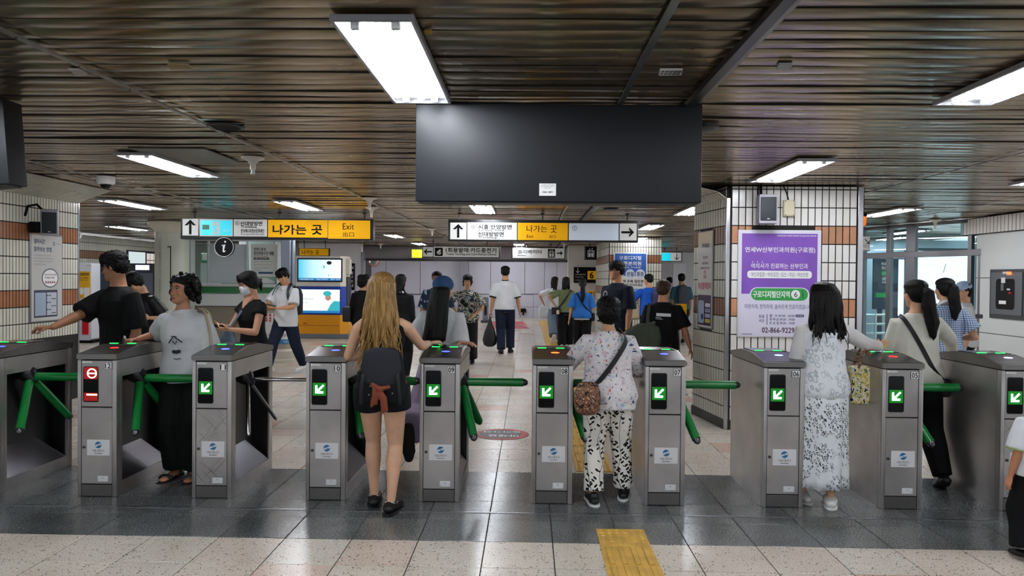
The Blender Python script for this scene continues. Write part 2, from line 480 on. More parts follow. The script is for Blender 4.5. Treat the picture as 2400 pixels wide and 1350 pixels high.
# coved flare of tiles where the pillar meets the ceiling on the left
def cove(name, prof0, prof1, n_long, n_row, m):
    """curved strip of tiles between two profiles (lists of points)"""
    root = tag(link(name, None), kind='structure'); root.empty_display_size = .1
    bm = bmnew(); core = bmnew()
    def P(u, w):
        t = w * (len(prof0) - 1); i = min(int(t), len(prof0) - 2); f = t - i
        a = V(prof0[i]).lerp(V(prof0[i + 1]), f); b = V(prof1[i]).lerp(V(prof1[i + 1]), f)
        return a.lerp(b, u)
    K = len(prof0) * 3
    nrm = (P(.5, .6) - P(.5, .4)).cross(P(.6, .5) - P(.4, .5)).normalized()
    if nrm.z > 0: nrm = -nrm
    for i in range(12):
        vs = [core.verts.new(P(u, w) - nrm * .006) for u, w in ((0, i / 12), (1, i / 12), (1, (i + 1) / 12), (0, (i + 1) / 12))]
        core.faces.new(vs)
    for a in range(n_row):
        for b in range(n_long):
            u0, u1 = (b + .11) / n_long, (b + .89) / n_long; w0, w1 = (a + .03) / n_row, (a + .97) / n_row
            A = [bm.verts.new(P(u, w)) for u, w in ((u0, w0), (u1, w0), (u1, w1), (u0, w1))]
            B = [bm.verts.new(P(u, w) - nrm * .006) for u, w in ((u0, w0), (u1, w0), (u1, w1), (u0, w1))]
            bm.faces.new(A)
            for q in range(4): bm.faces.new((A[q], A[(q + 1) % 4], B[(q + 1) % 4], B[q]))
    obj('cove_back', core, M_grout, root); tag(obj('tiling', bm, m, root), kind='stuff')
    return root
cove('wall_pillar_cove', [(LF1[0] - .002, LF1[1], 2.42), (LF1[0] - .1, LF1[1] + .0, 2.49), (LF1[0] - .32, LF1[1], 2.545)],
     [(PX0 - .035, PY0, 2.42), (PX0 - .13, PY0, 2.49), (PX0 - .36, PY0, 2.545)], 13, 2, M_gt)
# right end of the pillar: steel jamb and round pole
tag(obj('trim_11', bx(3.42, PY0 - .01, 0, 3.475, PY0 + .06, CEIL, .004), mat('corner_steel', '')), kind='structure')

# left tiled wall (runs along the hall)
LWX = -5.72
lw = tile_wall('wall_left', (LWX, 6.9), (LWX, 9.33), .0, 2.47, .052, (6, 10), M_ct, M_ot, True, .3, gap=.0115,
               skip=lambda x, z: z < .86 or x < .9)
bm = bmnew()
tag(obj('trim_12', bx(LWX - .3, 9.33, 0, LWX + .012, 9.36, 2.47, .003), mat('corner_steel', '')), kind='structure')
cove('wall_left_cove', [(LWX, 6.9, 2.46), (LWX + .3, 6.9, 2.505), (LWX + .82, 6.9, 2.552)], [(LWX, 9.35, 2.46), (LWX + .3, 9.1, 2.505), (LWX + .80, 8.7, 2.552)], 44, 3, M_ct)
# far left wall behind the booth
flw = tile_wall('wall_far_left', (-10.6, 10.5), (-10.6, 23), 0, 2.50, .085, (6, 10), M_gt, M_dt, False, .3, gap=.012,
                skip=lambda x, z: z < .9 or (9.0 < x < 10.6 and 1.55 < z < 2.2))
tag(obj('wall_far_left_end', bx(-10.6, 22.8, 0, at(840, 650, 22.8).x, 23.0, CEIL), mat('booth_grey', '#a5aaa8', .5)), kind='structure')
# tiled wall in the middle distance with the blue poster
MWY = 17.8
mx0, mx1 = at(1428, 650, MWY).x, at(1550, 650, MWY).x
mw = tile_wall('wall_middle', (mx0, MWY), (mx1, MWY), 0, CEIL, .0615, (6, 10), M_ct, M_ot, False, 2.0, gap=.012)
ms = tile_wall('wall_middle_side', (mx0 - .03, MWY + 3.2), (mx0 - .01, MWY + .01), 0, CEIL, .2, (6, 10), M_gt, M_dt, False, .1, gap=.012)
# back wall of flat grey panels
BWY = 29.5
M_panel = mat('grey_panel', '#c4c3cf', .45, var=.05, vs=1.2)
bw = tag(obj('wall_back', bx(-8.5, BWY, 0, 10, BWY + .3, CEIL), mat('panel_joint', '#6b6a74', .6)), kind='structure')
P = Px(BWY, bw)
xs = [870, 905, 985, 1080, 1098, 1150, 1230, 1276, 1305, 1333]
for a, b in zip(xs, xs[1:]):
    x0, z0, x1, z1 = P.r(a, 690, b, 606)
    obj('panel', bx(x0 + .015, BWY - .03 - random.uniform(0, .012), z0 + .02, x1 - .015, BWY, z1, .004), M_panel, bw)
xs = [870, 985, 1080, 1098, 1150, 1250, 1333]
for a, b in zip(xs, xs[1:]):
    x0, z0, x1, z1 = P.r(a, 744, b, 690)
    obj('panel', bx(x0 + .01, BWY - .015, 0.0, x1 - .01, BWY, z0 + (z1 - z0) * .45, .003), M_panel, bw)
    obj('panel', bx(x0 + .01, BWY - .012, z0 + (z1 - z0) * .45 + .012, x1 - .01, BWY, z1, .003), M_panel, bw)
x0, z0, x1, z1 = P.r(1081, 744, 1096, 600)
tag(obj('trim_13', bx(x0, BWY - .3, 0, x1, BWY - .1, z1), mat('pole_grey', '#9b9aa4', .35, .4)), kind='structure')
# lintel in front of the back wall, left jamb walls
LY = 24.0
a = at(835, 607, LY); b = at(1335, 588, LY)
tag(obj('wall_back_lintel', bx(at(700, 600, LY).x, LY, at(1000, 608, LY).z, at(1420, 600, LY).x, LY + .3, CEIL), mat('lintel', '#8e8a8e', .4, var=.1, vs=2)), kind='structure')
tag(obj('trim_14', bx(at(835, 600, LY).x, LY - .04, at(1000, 610, LY).z - .03, at(1335, 600, LY).x, LY, at(1000, 608, LY).z + .02), mat('dark_edge', '#3a3836', .4)), kind='structure')
tag(obj('wall_back_left', bx(at(700, 650, 22.0).x, 22.0, 0, at(846, 650, 22.0).x, 22.25, CEIL), mat('white_wall', '#d8d6db', .5, var=.04, vs=2)), kind='structure')
tag(obj('trim_15', bx(at(846, 650, 22.0).x, 21.98, 0, at(853, 650, 22.0).x, 22.2, 2.3), mat('corner_steel', '')), kind='structure')
tag(obj('wall_back_right', bx(at(1331, 650, 22.0).x, 22.0, 0, at(1425, 650, 22.0).x, 22.25, CEIL), mat('warm_wall', '#d9d4cb', .5, var=.04, vs=2)), kind='structure')
# corridor on the right of the middle wall
tag(obj('wall_corridor_end', bx(2.6, 27.0, 0, 8.0, 27.2, CEIL), mat('corridor_white', '#d9dade', .4)), kind='structure')
cw = bpy.data.objects['wall_corridor_end']
C_ = Px(27.0, cw)
for a, b, m in ((1548, 1576, M_panel), (1577, 1606, mat('door_bright', '#e9ecf2', .3))):
    x0, z0, x1, z1 = C_.r(a, 745, b, 617)
    obj('panel', bx(x0, 26.96, .02, x1 - .02, 27.0, z1, .004), m, cw)
# right wall: white panels, tiled bulkhead
RWX = 6.92
rw = tag(obj('wall_right', bx(RWX, 5.0, 0, RWX + .3, 11.75, CEIL), mat('panel_joint_dark', '#55585a', .6)), kind='structure')
for (y0, y1) in ((6.2, 8.2), (8.21, 10.2), (10.21, 11.7)):
    for (z0, z1) in ((0.02, .80), (.81, 1.63), (1.64, 2.32)):
        obj('panel', bx(RWX - .02, y0, z0, RWX, y1, z1, .003), mat('white_panel', '#d3d6d4', .35, var=.04, vs=1.5), rw)
bh = tile_wall('wall_right_bulkhead', (RWX - .09, 12.0), (RWX - .09, 6.5), 2.30, CEIL, .085, (), M_wt, M_bt, False, .09, th=.25, zoff=2.30, gap=.014)
# wall far behind the glass partition
pb = tag(obj('wall_partition_back', bx(4.2, 18.0, 0, 12.5, 18.2, CEIL), mat('dim_wall', '#9fb4bd', .5)), kind='structure')

# ---------------- fluorescent fixtures
M_frame = mat('lamp_frame', '#a3a4a8', .4, .3)
M_refl = mat('lamp_reflector', '#f2f4f7', .3, spec=.6)
M_tube = emis('lamp_tube', '#f4f8ff', TUBE)
LW_, LL = .32, 1.34
def lamp_meshes():
    fr = bmnew(); h = .026; t = .016
    for x0, y0, x1, y1 in ((-LW_ / 2, 0, LW_ / 2, t), (-LW_ / 2, LL - t, LW_ / 2, LL), (-LW_ / 2, t, -LW_ / 2 + t, LL - t), (LW_ / 2 - t, t, LW_ / 2, LL - t)):
        box(fr, x0, y0, -h, x1, y1, 0, .002)
    rf = bmnew()
    prism(rf, [(-.142, -.002), (-.142, -.008), (-.02, -.006), (0, -.014), (.02, -.006), (.142, -.008), (.142, -.002)], 'y', .018, LL - .018)
    tb_ = bmnew(); cyl(tb_, (0, .09, 0), (0, LL - .09, 0), .0125, n=8)
    sk = bmnew(); box(sk, -.018, 0, -.016, .018, .022, .014, .004)
    return [mesh_of(fr, 'frame'), mesh_of(rf, 'reflector'), mesh_of(tb_, 'tube', .8), mesh_of(sk, 'socket')]
LM = lamp_meshes()
for me, m in zip(LM, (M_frame, M_refl, M_tube, mat('lamp_socket', '#d9d9d6', .4))): me.materials.append(m)
def lamp(xc, y0, label):
    r = empty('ceiling_light', (xc, y0, CEIL + .001), 0, label, 'ceiling light', 'fluorescent lights in the slatted ceiling')
    link('frame', LM[0], None, r); link('reflector', LM[1], None, r)
    for s in (-1, 1):
        t = link('tube', LM[2], None, r, (s * .078, 0, -.019))
        for yy in (.065, LL - .087): link('socket', LM[3], None, t, (0, yy, 0))
    return r
LAMPS = [(-.60, 2.8, 'large open twin tube ceiling light left of the hanging black screen'),
         (2.35, 2.8, 'twin tube ceiling light at the upper right, cut by the picture edge'),
         (-3.2, 5.95, 'twin tube ceiling light beside the flat grey access hatch'),
         (2.31, 6.07, 'twin tube ceiling light just in front of the white tiled pillar'),
         (-5.5, 9.6, 'twin tube ceiling light just past the end of the left tiled wall'),
         (-3.18, 9.6, 'twin tube ceiling light above the yellow end of the left exit sign'),
         (-.66, 9.9, 'twin tube ceiling light just below the hanging black screen'),
         (2.3, 9.95, 'twin tube ceiling light half hidden by the tiled pillar'),
         (5.05, 10.0, 'twin tube ceiling light before the glass doors'),
         (2.25, 13.3, 'small distant ceiling light at the right end of the right exit sign'),
         (-3.2, 13.4, 'distant ceiling light just right of the left exit sign'),
         (-8.4, 14.8, 'distant ceiling light in front of the dim tiled wall at far left'),
         (-.66, 13.4, 'distant ceiling light hidden behind the right exit sign'),
         (-3.2, 17.0, 'distant ceiling light over the screen kiosk'),
         (-.66, 17.0, 'distant ceiling light near the ticket vending sign'),
         (2.6, 17.4, 'distant ceiling light over the corridor entrance'),
         (-.3, 21.0, 'bright distant ceiling light between the two white hanging signs'),
         (-3.2, 21.0, 'distant ceiling light by the grey lintel'), (3.5, 22.0, 'distant ceiling light deep in the right corridor'),
         (5.6, 15.0, 'ceiling light behind the glass doors'), (-7.35, 15.5, 'ceiling light behind the round cream column'),
         (-3.2, 2.4, 'ceiling light above the left side of the gates'), (4.9, 6.2, 'ceiling light above the right side of the gates'), (4.9, 2.6, 'ceiling light at the right, in front of the gates'),  # fixtures beside the view, added for their light
         (-.6, -.9, 'ceiling light above the waiting side of the gates'), (2.35, -.9, 'right hand ceiling light above the waiting side'), (-3.2, -1.2, 'left hand ceiling light above the waiting side'),  # unseen fixtures behind the camera, put in to light the foreground
         (.9, 25.5, 'ceiling light before the back wall'), (-2.2, 25.5, 'left ceiling light before the back wall'), (-4.6, 26.5, 'ceiling light in the left corner by the back wall'), (-.7, 27.4, 'ceiling light closest to the grey back wall'),  # last three added to brighten the back wall
         (7.4, 14.2, 'ceiling light deep behind the glass doors'), (8.2, 16.4, 'ceiling light at the far right behind the glass'), (-8.6, 18.6, 'ceiling light in front of the dark vending machines')]  # first two added to brighten the space behind the glass
for a in LAMPS: lamp(*a)
# two tubes of light at the far end hang lower in a bright opening between the signs
# ================================================================== OBJECTS
M_black = mat('black_gloss', '#040405', .15)
M_dark = mat('dark_plastic', '#1d1d20', .45)
M_white = mat('white_paint', '#e9e9e6', .45)
M_ink = mat('ink_black', '#070708', .75, spec=.2)
M_paper = mat('paper_white', '#ecebe9', .5)
# ---------------- turnstile gates
def steel_gate():
    k = NT('gate_steel'); k.set(.36, .82)
    pos = k.geo((1, 1, 1)); fine = k.noise(k.geo((260, 260, 8)), 1.0, 2)
    st = k.ramp(k.noise(pos, 3.5, 3), [(.3, srgb('#9f9b99')), (.7, srgb('#b9b5b2'))])
    k.base(st); k.bump(fine, .06, .0008)
    MATS['gate_steel'] = k.m; return k.m
M_gs = steel_gate()
M_gd = mat('gate_steel_dark', '#6d6a67', .4, .85, bump=.1, bs=200, bd=.001)
M_lid = mat('gate_lid', '#7d7a77', .3, .85, bump=.05, bs=200, bd=.001)
M_pad = mat('reader_pad', '#26262b', .16, .3)
M_rec = mat('recess_black', '#161618', .35, .2)
M_green = mat('green_sleeve', '#0c7a33', .3, spec=.6)
M_hub = mat('hub_grey', '#303034', .3, .6)
M_sil = mat('sticker_silver', '#d6d7d8', .4)
M_logo = mat('logo_blue', '#17699b', .5)
EM = {'green': emis('led_green', '#18ff4a', 1.6), 'greenbg': emis('led_green_glow', '#02b324', .13), 'arrow': emis('led_arrow', '#a9ffd0', 1.6),
      'red': emis('led_red', '#ff1a14', 1.2), 'redbg': emis('led_red_glow', '#ff0808', .09), 'redhot': emis('led_red_hot', '#ffb3a0', 1.2),
      'blue': emis('led_blue', '#3340ff', 1.6), 'orange': emis('led_orange', '#ff5a2a', 1.2), 'violet': emis('led_violet', '#b9a5ff', 1.4), 'bluew': emis('led_bluewhite', '#6f8cff', 1.5)}
GW, GD, GY = .145, .84, 5.18
def gate_meshes():
    G = {}
    c = bmnew()                                                    # cabinet shell: corner posts, left side, base, back
    for s in (-1, 1):
        x0, x1 = (-.140, -.114) if s < 0 else (.108, .140)
        box(c, x0, 0, 0, x1, .05, .966, .006, 2)
        box(c, x0, GD - .05, 0, x1, GD, .966, .006, 2)
    box(c, -.140, .05, 0, -.128, GD - .05, .966)
    box(c, -.114, GD - .02, .0, .108, GD - .004, .966)
    box(c, .128, .05, .0, .140, GD - .05, .098)                     # lane side: kick strip, upper strip, jambs
    box(c, .128, .05, .846, .140, GD - .05, .966)
    box(c, .128, .05, .098, .140, .075, .846); box(c, .128, GD - .075, .098, .140, GD - .05, .846)
    G['cabinet'] = (c, M_gs, .5)
    c = bmnew()
    box(c, -.126, .052, .01, .026, GD - .052, .964)                 # dark inner box
    box(c, .026, .052, .01, .126, .074, .964); box(c, .026, GD - .074, .01, .126, GD - .052, .964)
    box(c, .026, .074, .848, .126, GD - .074, .96)
    G['recess'] = (c, M_rec, None)
    c = bmnew()                                                    # sloping deflector at the foot of the recess
    A = [(.134, .075, .098), (.134, GD - .075, .098), (.03, GD - .3, .30), (.03, .22, .30)]
    v = [c.verts.new(p) for p in A]; c.faces.new(v)
    w = [c.verts.new(p) for p in ((.03, .075, .12), (.03, GD - .075, .12))]
    c.faces.new((v[0], v[3], w[0])); c.faces.new((v[1], w[1], v[2]))
    G['deflector'] = (c, mat('deflector_steel', '#757379', .26, .9), None)
    G['front_panel'] = (box(bmnew(), -.112, .004, .637, .106, .05, .962, .002), M_gs, None)
    G['service_door'] = (box(bmnew(), -.112, .004, .092, .106, .05, .630, .002), M_gs, None)
    G['kick_plate'] = (box(bmnew(), -.112, .004, .004, .106, .05, .086, .002), M_gd, None)
    c = bmnew(); prism(c, [(-.006, .972), (-.006, 1.008), (.30, 1.050), (.56, 1.047), (GD + .006, 1.008), (GD + .006, .972)], 'x', -GW, GW)
    bmesh.ops.bevel(c, geom=[e for e in c.edges], offset=.004, segments=2, affect='EDGES')
    G['lid'] = (c, M_lid, .6)
    c = bmnew(); z = lambda y: 1.008 + (y + .006) * .042 / .306
    A = [(-.138, .006), (.138, .006), (.132, .285), (-.132, .285)]
    lo = [c.verts.new((x, y, z(y) - .001)) for x, y in A]; hi = [c.verts.new((x * .995, y, z(y) + .0022)) for x, y in A]
    c.faces.new(hi)
    for q in range(4): c.faces.new((lo[q], lo[(q + 1) % 4], hi[(q + 1) % 4], hi[q]))
    G['top_plate'] = (c, mat('top_plate', '#48484c', .2, .7), None)
    G['reader_pad'] = (box(bmnew(), -.125, .31, 1.046, .125, .55, 1.054, .003), M_pad, None)
    return G
GM = {k: (mesh_of(b, k, s), m) for k, (b, m, s) in gate_meshes().items()}
for me, m in GM.values(): me.materials.append(m)
def once(key, fn, store={}):
    if key not in store: store[key] = fn()
    return store[key]
def with_mat(me, m): me.materials.append(m); return me
HUBC = V((.118, .36, .795)); AX = V((1, 0, -1)).normalized()
ARMS = (V((1, 0, 0)), V((.25, .612, -.75)), V((.25, -.612, -.75)))
def arm_mesh(i, thick):
    bm = bmnew(); d = ARMS[i].normalized(); r = .031 if thick else .0145
    if thick: tube(bm, [HUBC + d * .01, HUBC + d * .05], [.02, .02], 10, rnd=False)
    tube(bm, [HUBC + d * .05, HUBC + d * .09, HUBC + d * .46], [r, r, r], 14, rnd=not thick)
    return with_mat(mesh_of(bm, 'arm', .6), M_green if thick else chrome)
def armcap_mesh(i, thick):
    bm = bmnew(); d = ARMS[i].normalized()
    if thick:
        tube(bm, [HUBC + d * .46, HUBC + d * .475], [.028, .024], 12)
    else:
        tube(bm, [HUBC + d * .46, HUBC + d * .472], [.014, .011], 12)
    return with_mat(mesh_of(bm, 'arm_cap', .6), chrome if not thick else mat('cap_grey', '#5c5c60', .25, .8))
def hub_mesh():
    bm = bmnew(); p = HUBC - AX * .085
    tube(bm, [p, p + AX * .045, p + AX * .085, p + AX * .12], [.07, .068, .055, .03], 16)
    return with_mat(mesh_of(bm, 'hub', .7), M_hub)
def logo_mesh(cx, cz, r, y):
    bm = bmnew()
    for a0, a1 in ((25, 195), (205, 375)):                          # two swooping halves of the round emblem
        out = [(cx + r * math.cos(math.radians(a)), cz + r * math.sin(math.radians(a))) for a in [a0 + (a1 - a0) * i / 12 for i in range(13)]]
        s = 1 if a0 < 100 else -1
        inn = [(cx - s * r * .75, cz + s * r * .10), (cx - s * .1 * r, cz + s * r * .20), (cx + s * r * .55, cz + s * r * .52)] if s > 0 else \
              [(cx + r * .75, cz - r * .10), (cx + .1 * r, cz - r * .20), (cx - r * .55, cz - r * .52)]
        vs = [bm.verts.new((x, y, z)) for x, z in out + inn]
        bm.faces.new(vs)
    vs = [bm.verts.new((cx + dx * r, y, cz + dz * r)) for dx, dz in ((-.62, -.16), (.05, -.08), (.62, .16), (-.05, .08))]
    bm.faces.new(vs)
    return mesh_of(bm, 'logo')
def gate(px, num, sym, light, thick, label, worn=False):
    r = empty('ticket_gate', (at(px, 1000, GY).x, GY, 0), 0, label, 'ticket gate', 'tripod turnstile gates across the hall')
    P_ = {k: link(k, me, None, r) for k, (me, m) in GM.items()}
    # display window
    d = link('display', once('disp', lambda: with_mat(mesh_of(prism(bmnew(), rrect(-.098, .672, .008, .92, .012), 'y', .0015, .03), 'display'), M_black)), None, r)
    link('display_rim', once('rim', lambda: with_mat(mesh_of(prism(bmnew(), rrect(-.102, .668, .012, .924, .015), 'y', .0025, .03), 'display_rim'), chrome)), None, d)
    if sym == 'arrow':
        def glow():
            bm = bmnew(); prism(bm, rect(-.092, .735, .002, .825), 'y', .0008, .0014); return with_mat(mesh_of(bm, 'glow'), EM['greenbg'])
        def arrow():
            bm = bmnew(); c = V((-.046, 0, .779)); u = V((-.707, 0, -.707)); w = V((.707, 0, -.707))
            for poly in ([(-.045, -.0075), (.03, -.0075), (.03, .0075), (-.045, .0075)], [(.042, -.0), (.03, -.012), (-.0, -.042), (-.012, -.032), (.018, 0), (-.012, .032), (-.0, .042), (.03, .012)]):
                vs = [bm.verts.new(c + u * a * .95 + w * b * .95 + V((0, .0002 if len(poly) == 4 else .0, 0))) for a, b in poly]
                bm.faces.new(vs)
            return with_mat(mesh_of(bm, 'arrow'), EM['arrow'])
        link('glow', once('glow', glow), None, d); link('arrow', once('arrow', arrow), None, d)
    else:
        for za, zb in ((.832, .915), (.678, .735)): obj('glow', prism(bmnew(), rect(-.094, za, .004, zb), 'y', .0008, .0014), EM['redbg'], d)
        bm = bmnew(); n = 28; c = (-.036, .872)
        A = [bm.verts.new((c[0] + .036 * math.cos(2 * PI * i / n), .0, c[1] + .036 * math.sin(2 * PI * i / n))) for i in range(n)]
        B = [bm.verts.new((c[0] + .026 * math.cos(2 * PI * i / n), .0, c[1] + .026 * math.sin(2 * PI * i / n))) for i in range(n)]
        for i in range(n): bm.faces.new((A[i], A[(i + 1) % n], B[(i + 1) % n], B[i]))
        for q in (rect(c[0] - .026, c[1] - .005, c[0] + .026, c[1] + .005), rect(-.075, .716, .002, .728)):
            bm.faces.new([bm.verts.new((x, .0003, z)) for x, z in q])
        obj('no_entry_mark', bm, EM['redhot'], d)
    # number plate
    npl = link('number_plate', once('npl', lambda: with_mat(mesh_of(box(bmnew(), .052, .0005, .902, .106, .006, .951), 'number_plate'), M_ink)), None, r)
    link('plate_face', once('npf', lambda: with_mat(mesh_of(box(bmnew(), .054, .0001, .904, .104, .003, .949), 'plate_face'), M_white)), None, npl)
    letters([(num, .059, .909, .099, .944, .02)], -.0004, M_ink, npl)
    # maker strip, sticker with emblem, small rivet plate, lock
    ms_ = link('maker_strip', once('mks', lambda: with_mat(mesh_of(box(bmnew(), -.106, .002, .945, -.04, .006, .957), 'maker_strip'), M_white)), None, r)
    def mk():
        bm = bmnew(); put_text(bm, '우리들정보시스템', -.1, .9475, -.046, .9545, .0016, .01); return with_mat(mesh_of(bm, 'lettering'), M_ink)
    link('lettering', once('mkl', mk), None, ms_)
    st = link('sticker', once('stk', lambda: with_mat(mesh_of(box(bmnew(), -.072, .0022, .292, .090, .006, .404, .001), 'sticker'), M_sil)), None, r)
    link('logo', once('logo', lambda: with_mat(logo_mesh(.009, .367, .0235, .0019), M_logo)), None, st)
    def stl():
        bm = bmnew(); put_text(bm, '서울교통공사', -.034, .318, .052, .336, .0019, .015); put_text(bm, 'Seoul Metro', -.018, .3035, .038, .312, .0019, .02)
        return with_mat(mesh_of(bm, 'lettering'), M_ink)
    link('lettering', once('stl', stl), None, st)
    rp = link('rivet_plate', once('rvp', lambda: with_mat(mesh_of(box(bmnew(), .004, .001, .108, .078, .006, .148, .0015), 'rivet_plate'), M_sil)), None, r)
    def rv():
        bm = bmnew()
        for x, z, q in ((.041, .134, .004), (.012, .120, .0022), (.070, .120, .0022)): cyl(bm, (x, .002, z), (x, -.0005, z), q, q * .7, 8)
        return with_mat(mesh_of(bm, 'rivet', .6), M_gd)
    tag(link('rivet', once('rv', rv), None, rp), kind='stuff')
    def lk():
        bm = bmnew(); cyl(bm, (-.093, .006, .350), (-.093, -.003, .350), .0115, .010, 14); return with_mat(mesh_of(bm, 'lock', .6), M_gd)
    lo = link('lock', once('lk', lk), None, r)
    def ky():
        bm = bmnew(); cyl(bm, (-.093, -.003, .350), (-.093, -.004, .350), .005, .005, 10); return with_mat(mesh_of(bm, 'keyhole'), M_ink)
    link('keyhole', once('ky', ky), None, lo)
    # lid lights
    z = lambda y: 1.008 + (y + .006) * .042 / .306
    bm = bmnew(); c = V((.02, .185, z(.185) + .0035))
    loft(bm, [(c - V((0, 0, .003)), V((.034, 0, 0)), V((0, .022, .003))), (c, V((.030, 0, 0)), V((0, .018, .0025)))], 18)
    obj('indicator', bm, EM[light], P_['top_plate'])
    for x in (-.072, .062): link('status_bar', once('led', lambda: with_mat(mesh_of(box(bmnew(), -.03, .335, 1.054, .03, .352, 1.0565), 'status_bar'), EM['green'])), None, P_['reader_pad'], (x, 0, 0))
    if worn:                                                        # criss-cross scratches left by an old sticker
        bm = bmnew(); rr = random.Random(num)
        for i in range(26):
            s = rr.choice((-1, 1)); x = rr.uniform(-.1, .09); zz = rr.choice((rr.uniform(.42, .61), rr.uniform(.11, .27))); L = rr.uniform(.02, .05)
            a = V((max(-.108, min(.102, x - L)), 0.0035, zz - s * L)); b = V((max(-.108, min(.102, x + L)), 0.0035, zz + s * L)); w = V((.0007, 0, .0007 * -s))
            bm.faces.new([bm.verts.new(p) for p in (a - w, b - w, b + w, a + w)])
        obj('scratches', bm, mat('scratch', '#5e5a57', .6), P_['service_door'])
    h = link('hub', once('hub', hub_mesh), None, r)
    for i in range(3):
        a = link('arm', once(('arm', i, thick), lambda: arm_mesh(i, thick)), None, r)
        link('arm_cap', once(('cap', i, thick), lambda: armcap_mesh(i, thick)), None, a)
    return r
GX = {'13': -47, '12': 227, '11': 496, '10': 763, '09': 1030, '08': 1295, '07': 1559, '06': 1837, '05': 2115, '04': 2394}
for num, px in GX.items():
    lab = {'13': 'steel turnstile gate at the far left, its front cut off by the picture edge',
           '12': 'steel turnstile gate numbered 12 with the red no entry light',
           '11': 'steel turnstile gate numbered 11 with thin chrome arms',
           '10': 'steel turnstile gate numbered 10 left of the blonde woman', '09': 'steel turnstile gate numbered 09 right of the blonde woman',
           '08': 'steel turnstile gate numbered 08 with the orange light on its lid', '07': 'steel turnstile gate numbered 07 right of the flowery blouse',
           '06': 'steel turnstile gate numbered 06 beside the patterned long skirt', '05': 'steel turnstile gate numbered 05 with the red light on its lid',
           '04': 'steel turnstile gate numbered 04 at the right picture edge'}[num]
    gate(px, num, 'no' if num == '12' else 'arrow', {'12': 'red', '08': 'orange', '05': 'red', '04': 'violet', '06': 'bluew'}.get(num, 'blue'),
         num != '11', lab, num in ('11', '04'))

# ---------------- hanging black display and its twin at the left edge
def hung_display(name, px0, py0, px1, py1, Y, depth, label, tilt=0.0):
    a = at(px0, py1, Y); b = at(px1, py0, Y)
    r = empty(name, ((a.x + b.x) / 2, Y, a.z), 0, label, 'display')
    w = (b.x - a.x) / 2; h = b.z - a.z
    obj('housing', bx(-w, 0, 0, w, depth, h, .006, 2), mat('display_black', '#14171c', .48, .2, bump=.03, bs=500, bd=.0005), r, .6)
    obj('bottom_grille', bx(-w + .02, .01, -.008, w - .02, depth - .02, 0, .002), mat('grille_grey', '#34363a', .4, .5), r)
    for x in (-w * .6, w * .6): obj('hanger', bx(x - .03, depth * .4, h, x + .03, depth * .6, CEIL - a.z + .0, .003), M_dark, r)
    return r, w, h
dsp, dw, dh = hung_display('display_screen', 973, 245, 1647, 471, 4.15, .16, 'large blank black display board hanging from the ceiling')
P_ = Px(4.15, dsp); x0, z0, x1, z1 = P_.r(1264, 459, 1303, 430)
nt = obj('notice', bx(x0, -.0015, z0, x1, 0, z1), M_paper, dsp)
w = x1 - x0; h = z1 - z0
letters([('이 장비는 현재 점검', x0 + w * .12, z0 + h * .86, x1 - w * .12, z0 + h * .93), ('중으로 사용하실 수 없습니다', x0 + w * .08, z0 + h * .74, x1 - w * .08, z0 + h * .82),
         ('이용 시 참고', x0 + w * .3, z0 + h * .60, x1 - w * .3, z0 + h * .69), ('비상 / 철거', x0 + w * .2, z0 + h * .24, x1 - w * .2, z0 + h * .36, .03)], -.002, M_ink, nt)
d2, w2, h2 = hung_display('display_screen', -560, 252, 22, 450, 4.15, .16, 'edge of a second black display board at the left picture border')
d2.rotation_euler = (0, math.radians(-4.5), 0)

# ---------------- hanging direction signs
M_yel = mat('sign_yellow', '#dda213', .8, spec=.15, emit='#f0b010', es=.04)
M_sw = mat('sign_white', '#bdbdb9', .85, spec=.15, emit='#dfe0dc', es=.03)
M_swb = mat('sign_bluewhite', '#b3bdc9', .85, spec=.15, emit='#ccd6e2', es=.05)
M_fr = mat('sign_frame', '#121214', .4)
M_exit = mat('exit_cyan', '#19b9c9', .4, emit='#12c6dc', es=.16)
def sign(name, px0, py0, px1, py1, Y, label, rods, depth=.14, slope=0.0, top=CEIL):
    P = Px(Y, None) if False else None
    a = at(px0, py1, Y); b = at(px1, py0, Y)
    r = empty(name, ((a.x + b.x) / 2, Y, a.z), 0, label, 'sign')
    w = (b.x - a.x) / 2; h = b.z - a.z
    obj('housing', bx(-w, 0, 0, w, depth, h, .008, 2), M_fr, r, .6)
    for p in rods:
        x = at(p, 500, Y).x - r.location.x
        bm = bmnew(); cyl(bm, (x, depth / 2, h), (x, depth / 2, top - a.z), .011, n=8); cyl(bm, (x, depth / 2, top - a.z - .03), (x, depth / 2, top - a.z), .03, n=10)
        obj('rod', bm, M_fr, r, .6)
    return r, Px(Y, r)
def face(P, r, px0, py0, px1, py1, m, name='panel', d=.006):
    x0, z0, x1, z1 = P.r(px0, py0, px1, py1)
    return obj(name, bx(x0, -d, z0, x1, 0.0, z1, .002), m, r)
def ptext(P, parent, items, m, d=.0085, name='lettering', **kw):
    out = []
    for it in items:
        x0, z0, x1, z1 = P.r(*it[1:5]); out.append((it[0], x0, z0, x1, z1) + tuple(it[5:]))
    return letters(out, -d, m, parent, name, **kw)
def parrow(P, parent, cx, cy, s, ang, m, d=.0085, thick=.17):
    bm = bmnew(); u = V((math.cos(ang), 0, math.sin(ang))); w = V((-u.z, 0, u.x))
    c = V((P.x(cx, cy), -d, P.z(cy, cx))); k = (P.x(cx + 1, cy) - P.x(cx, cy)) * s; t = thick
    for poly in ([(-1, -t), (.72, -t), (.72, t), (-1, t)], [(1, 0), (.22, -.80), (.22, -.80 + 2.6 * t), (.68, 0)], [(1, 0), (.68, 0), (.22, .80 - 2.6 * t), (.22, .80)]):
        bm.faces.new([bm.verts.new(c + u * a * k + w * b * k) for a, b in poly])
    return obj('arrow', bm, m, parent)
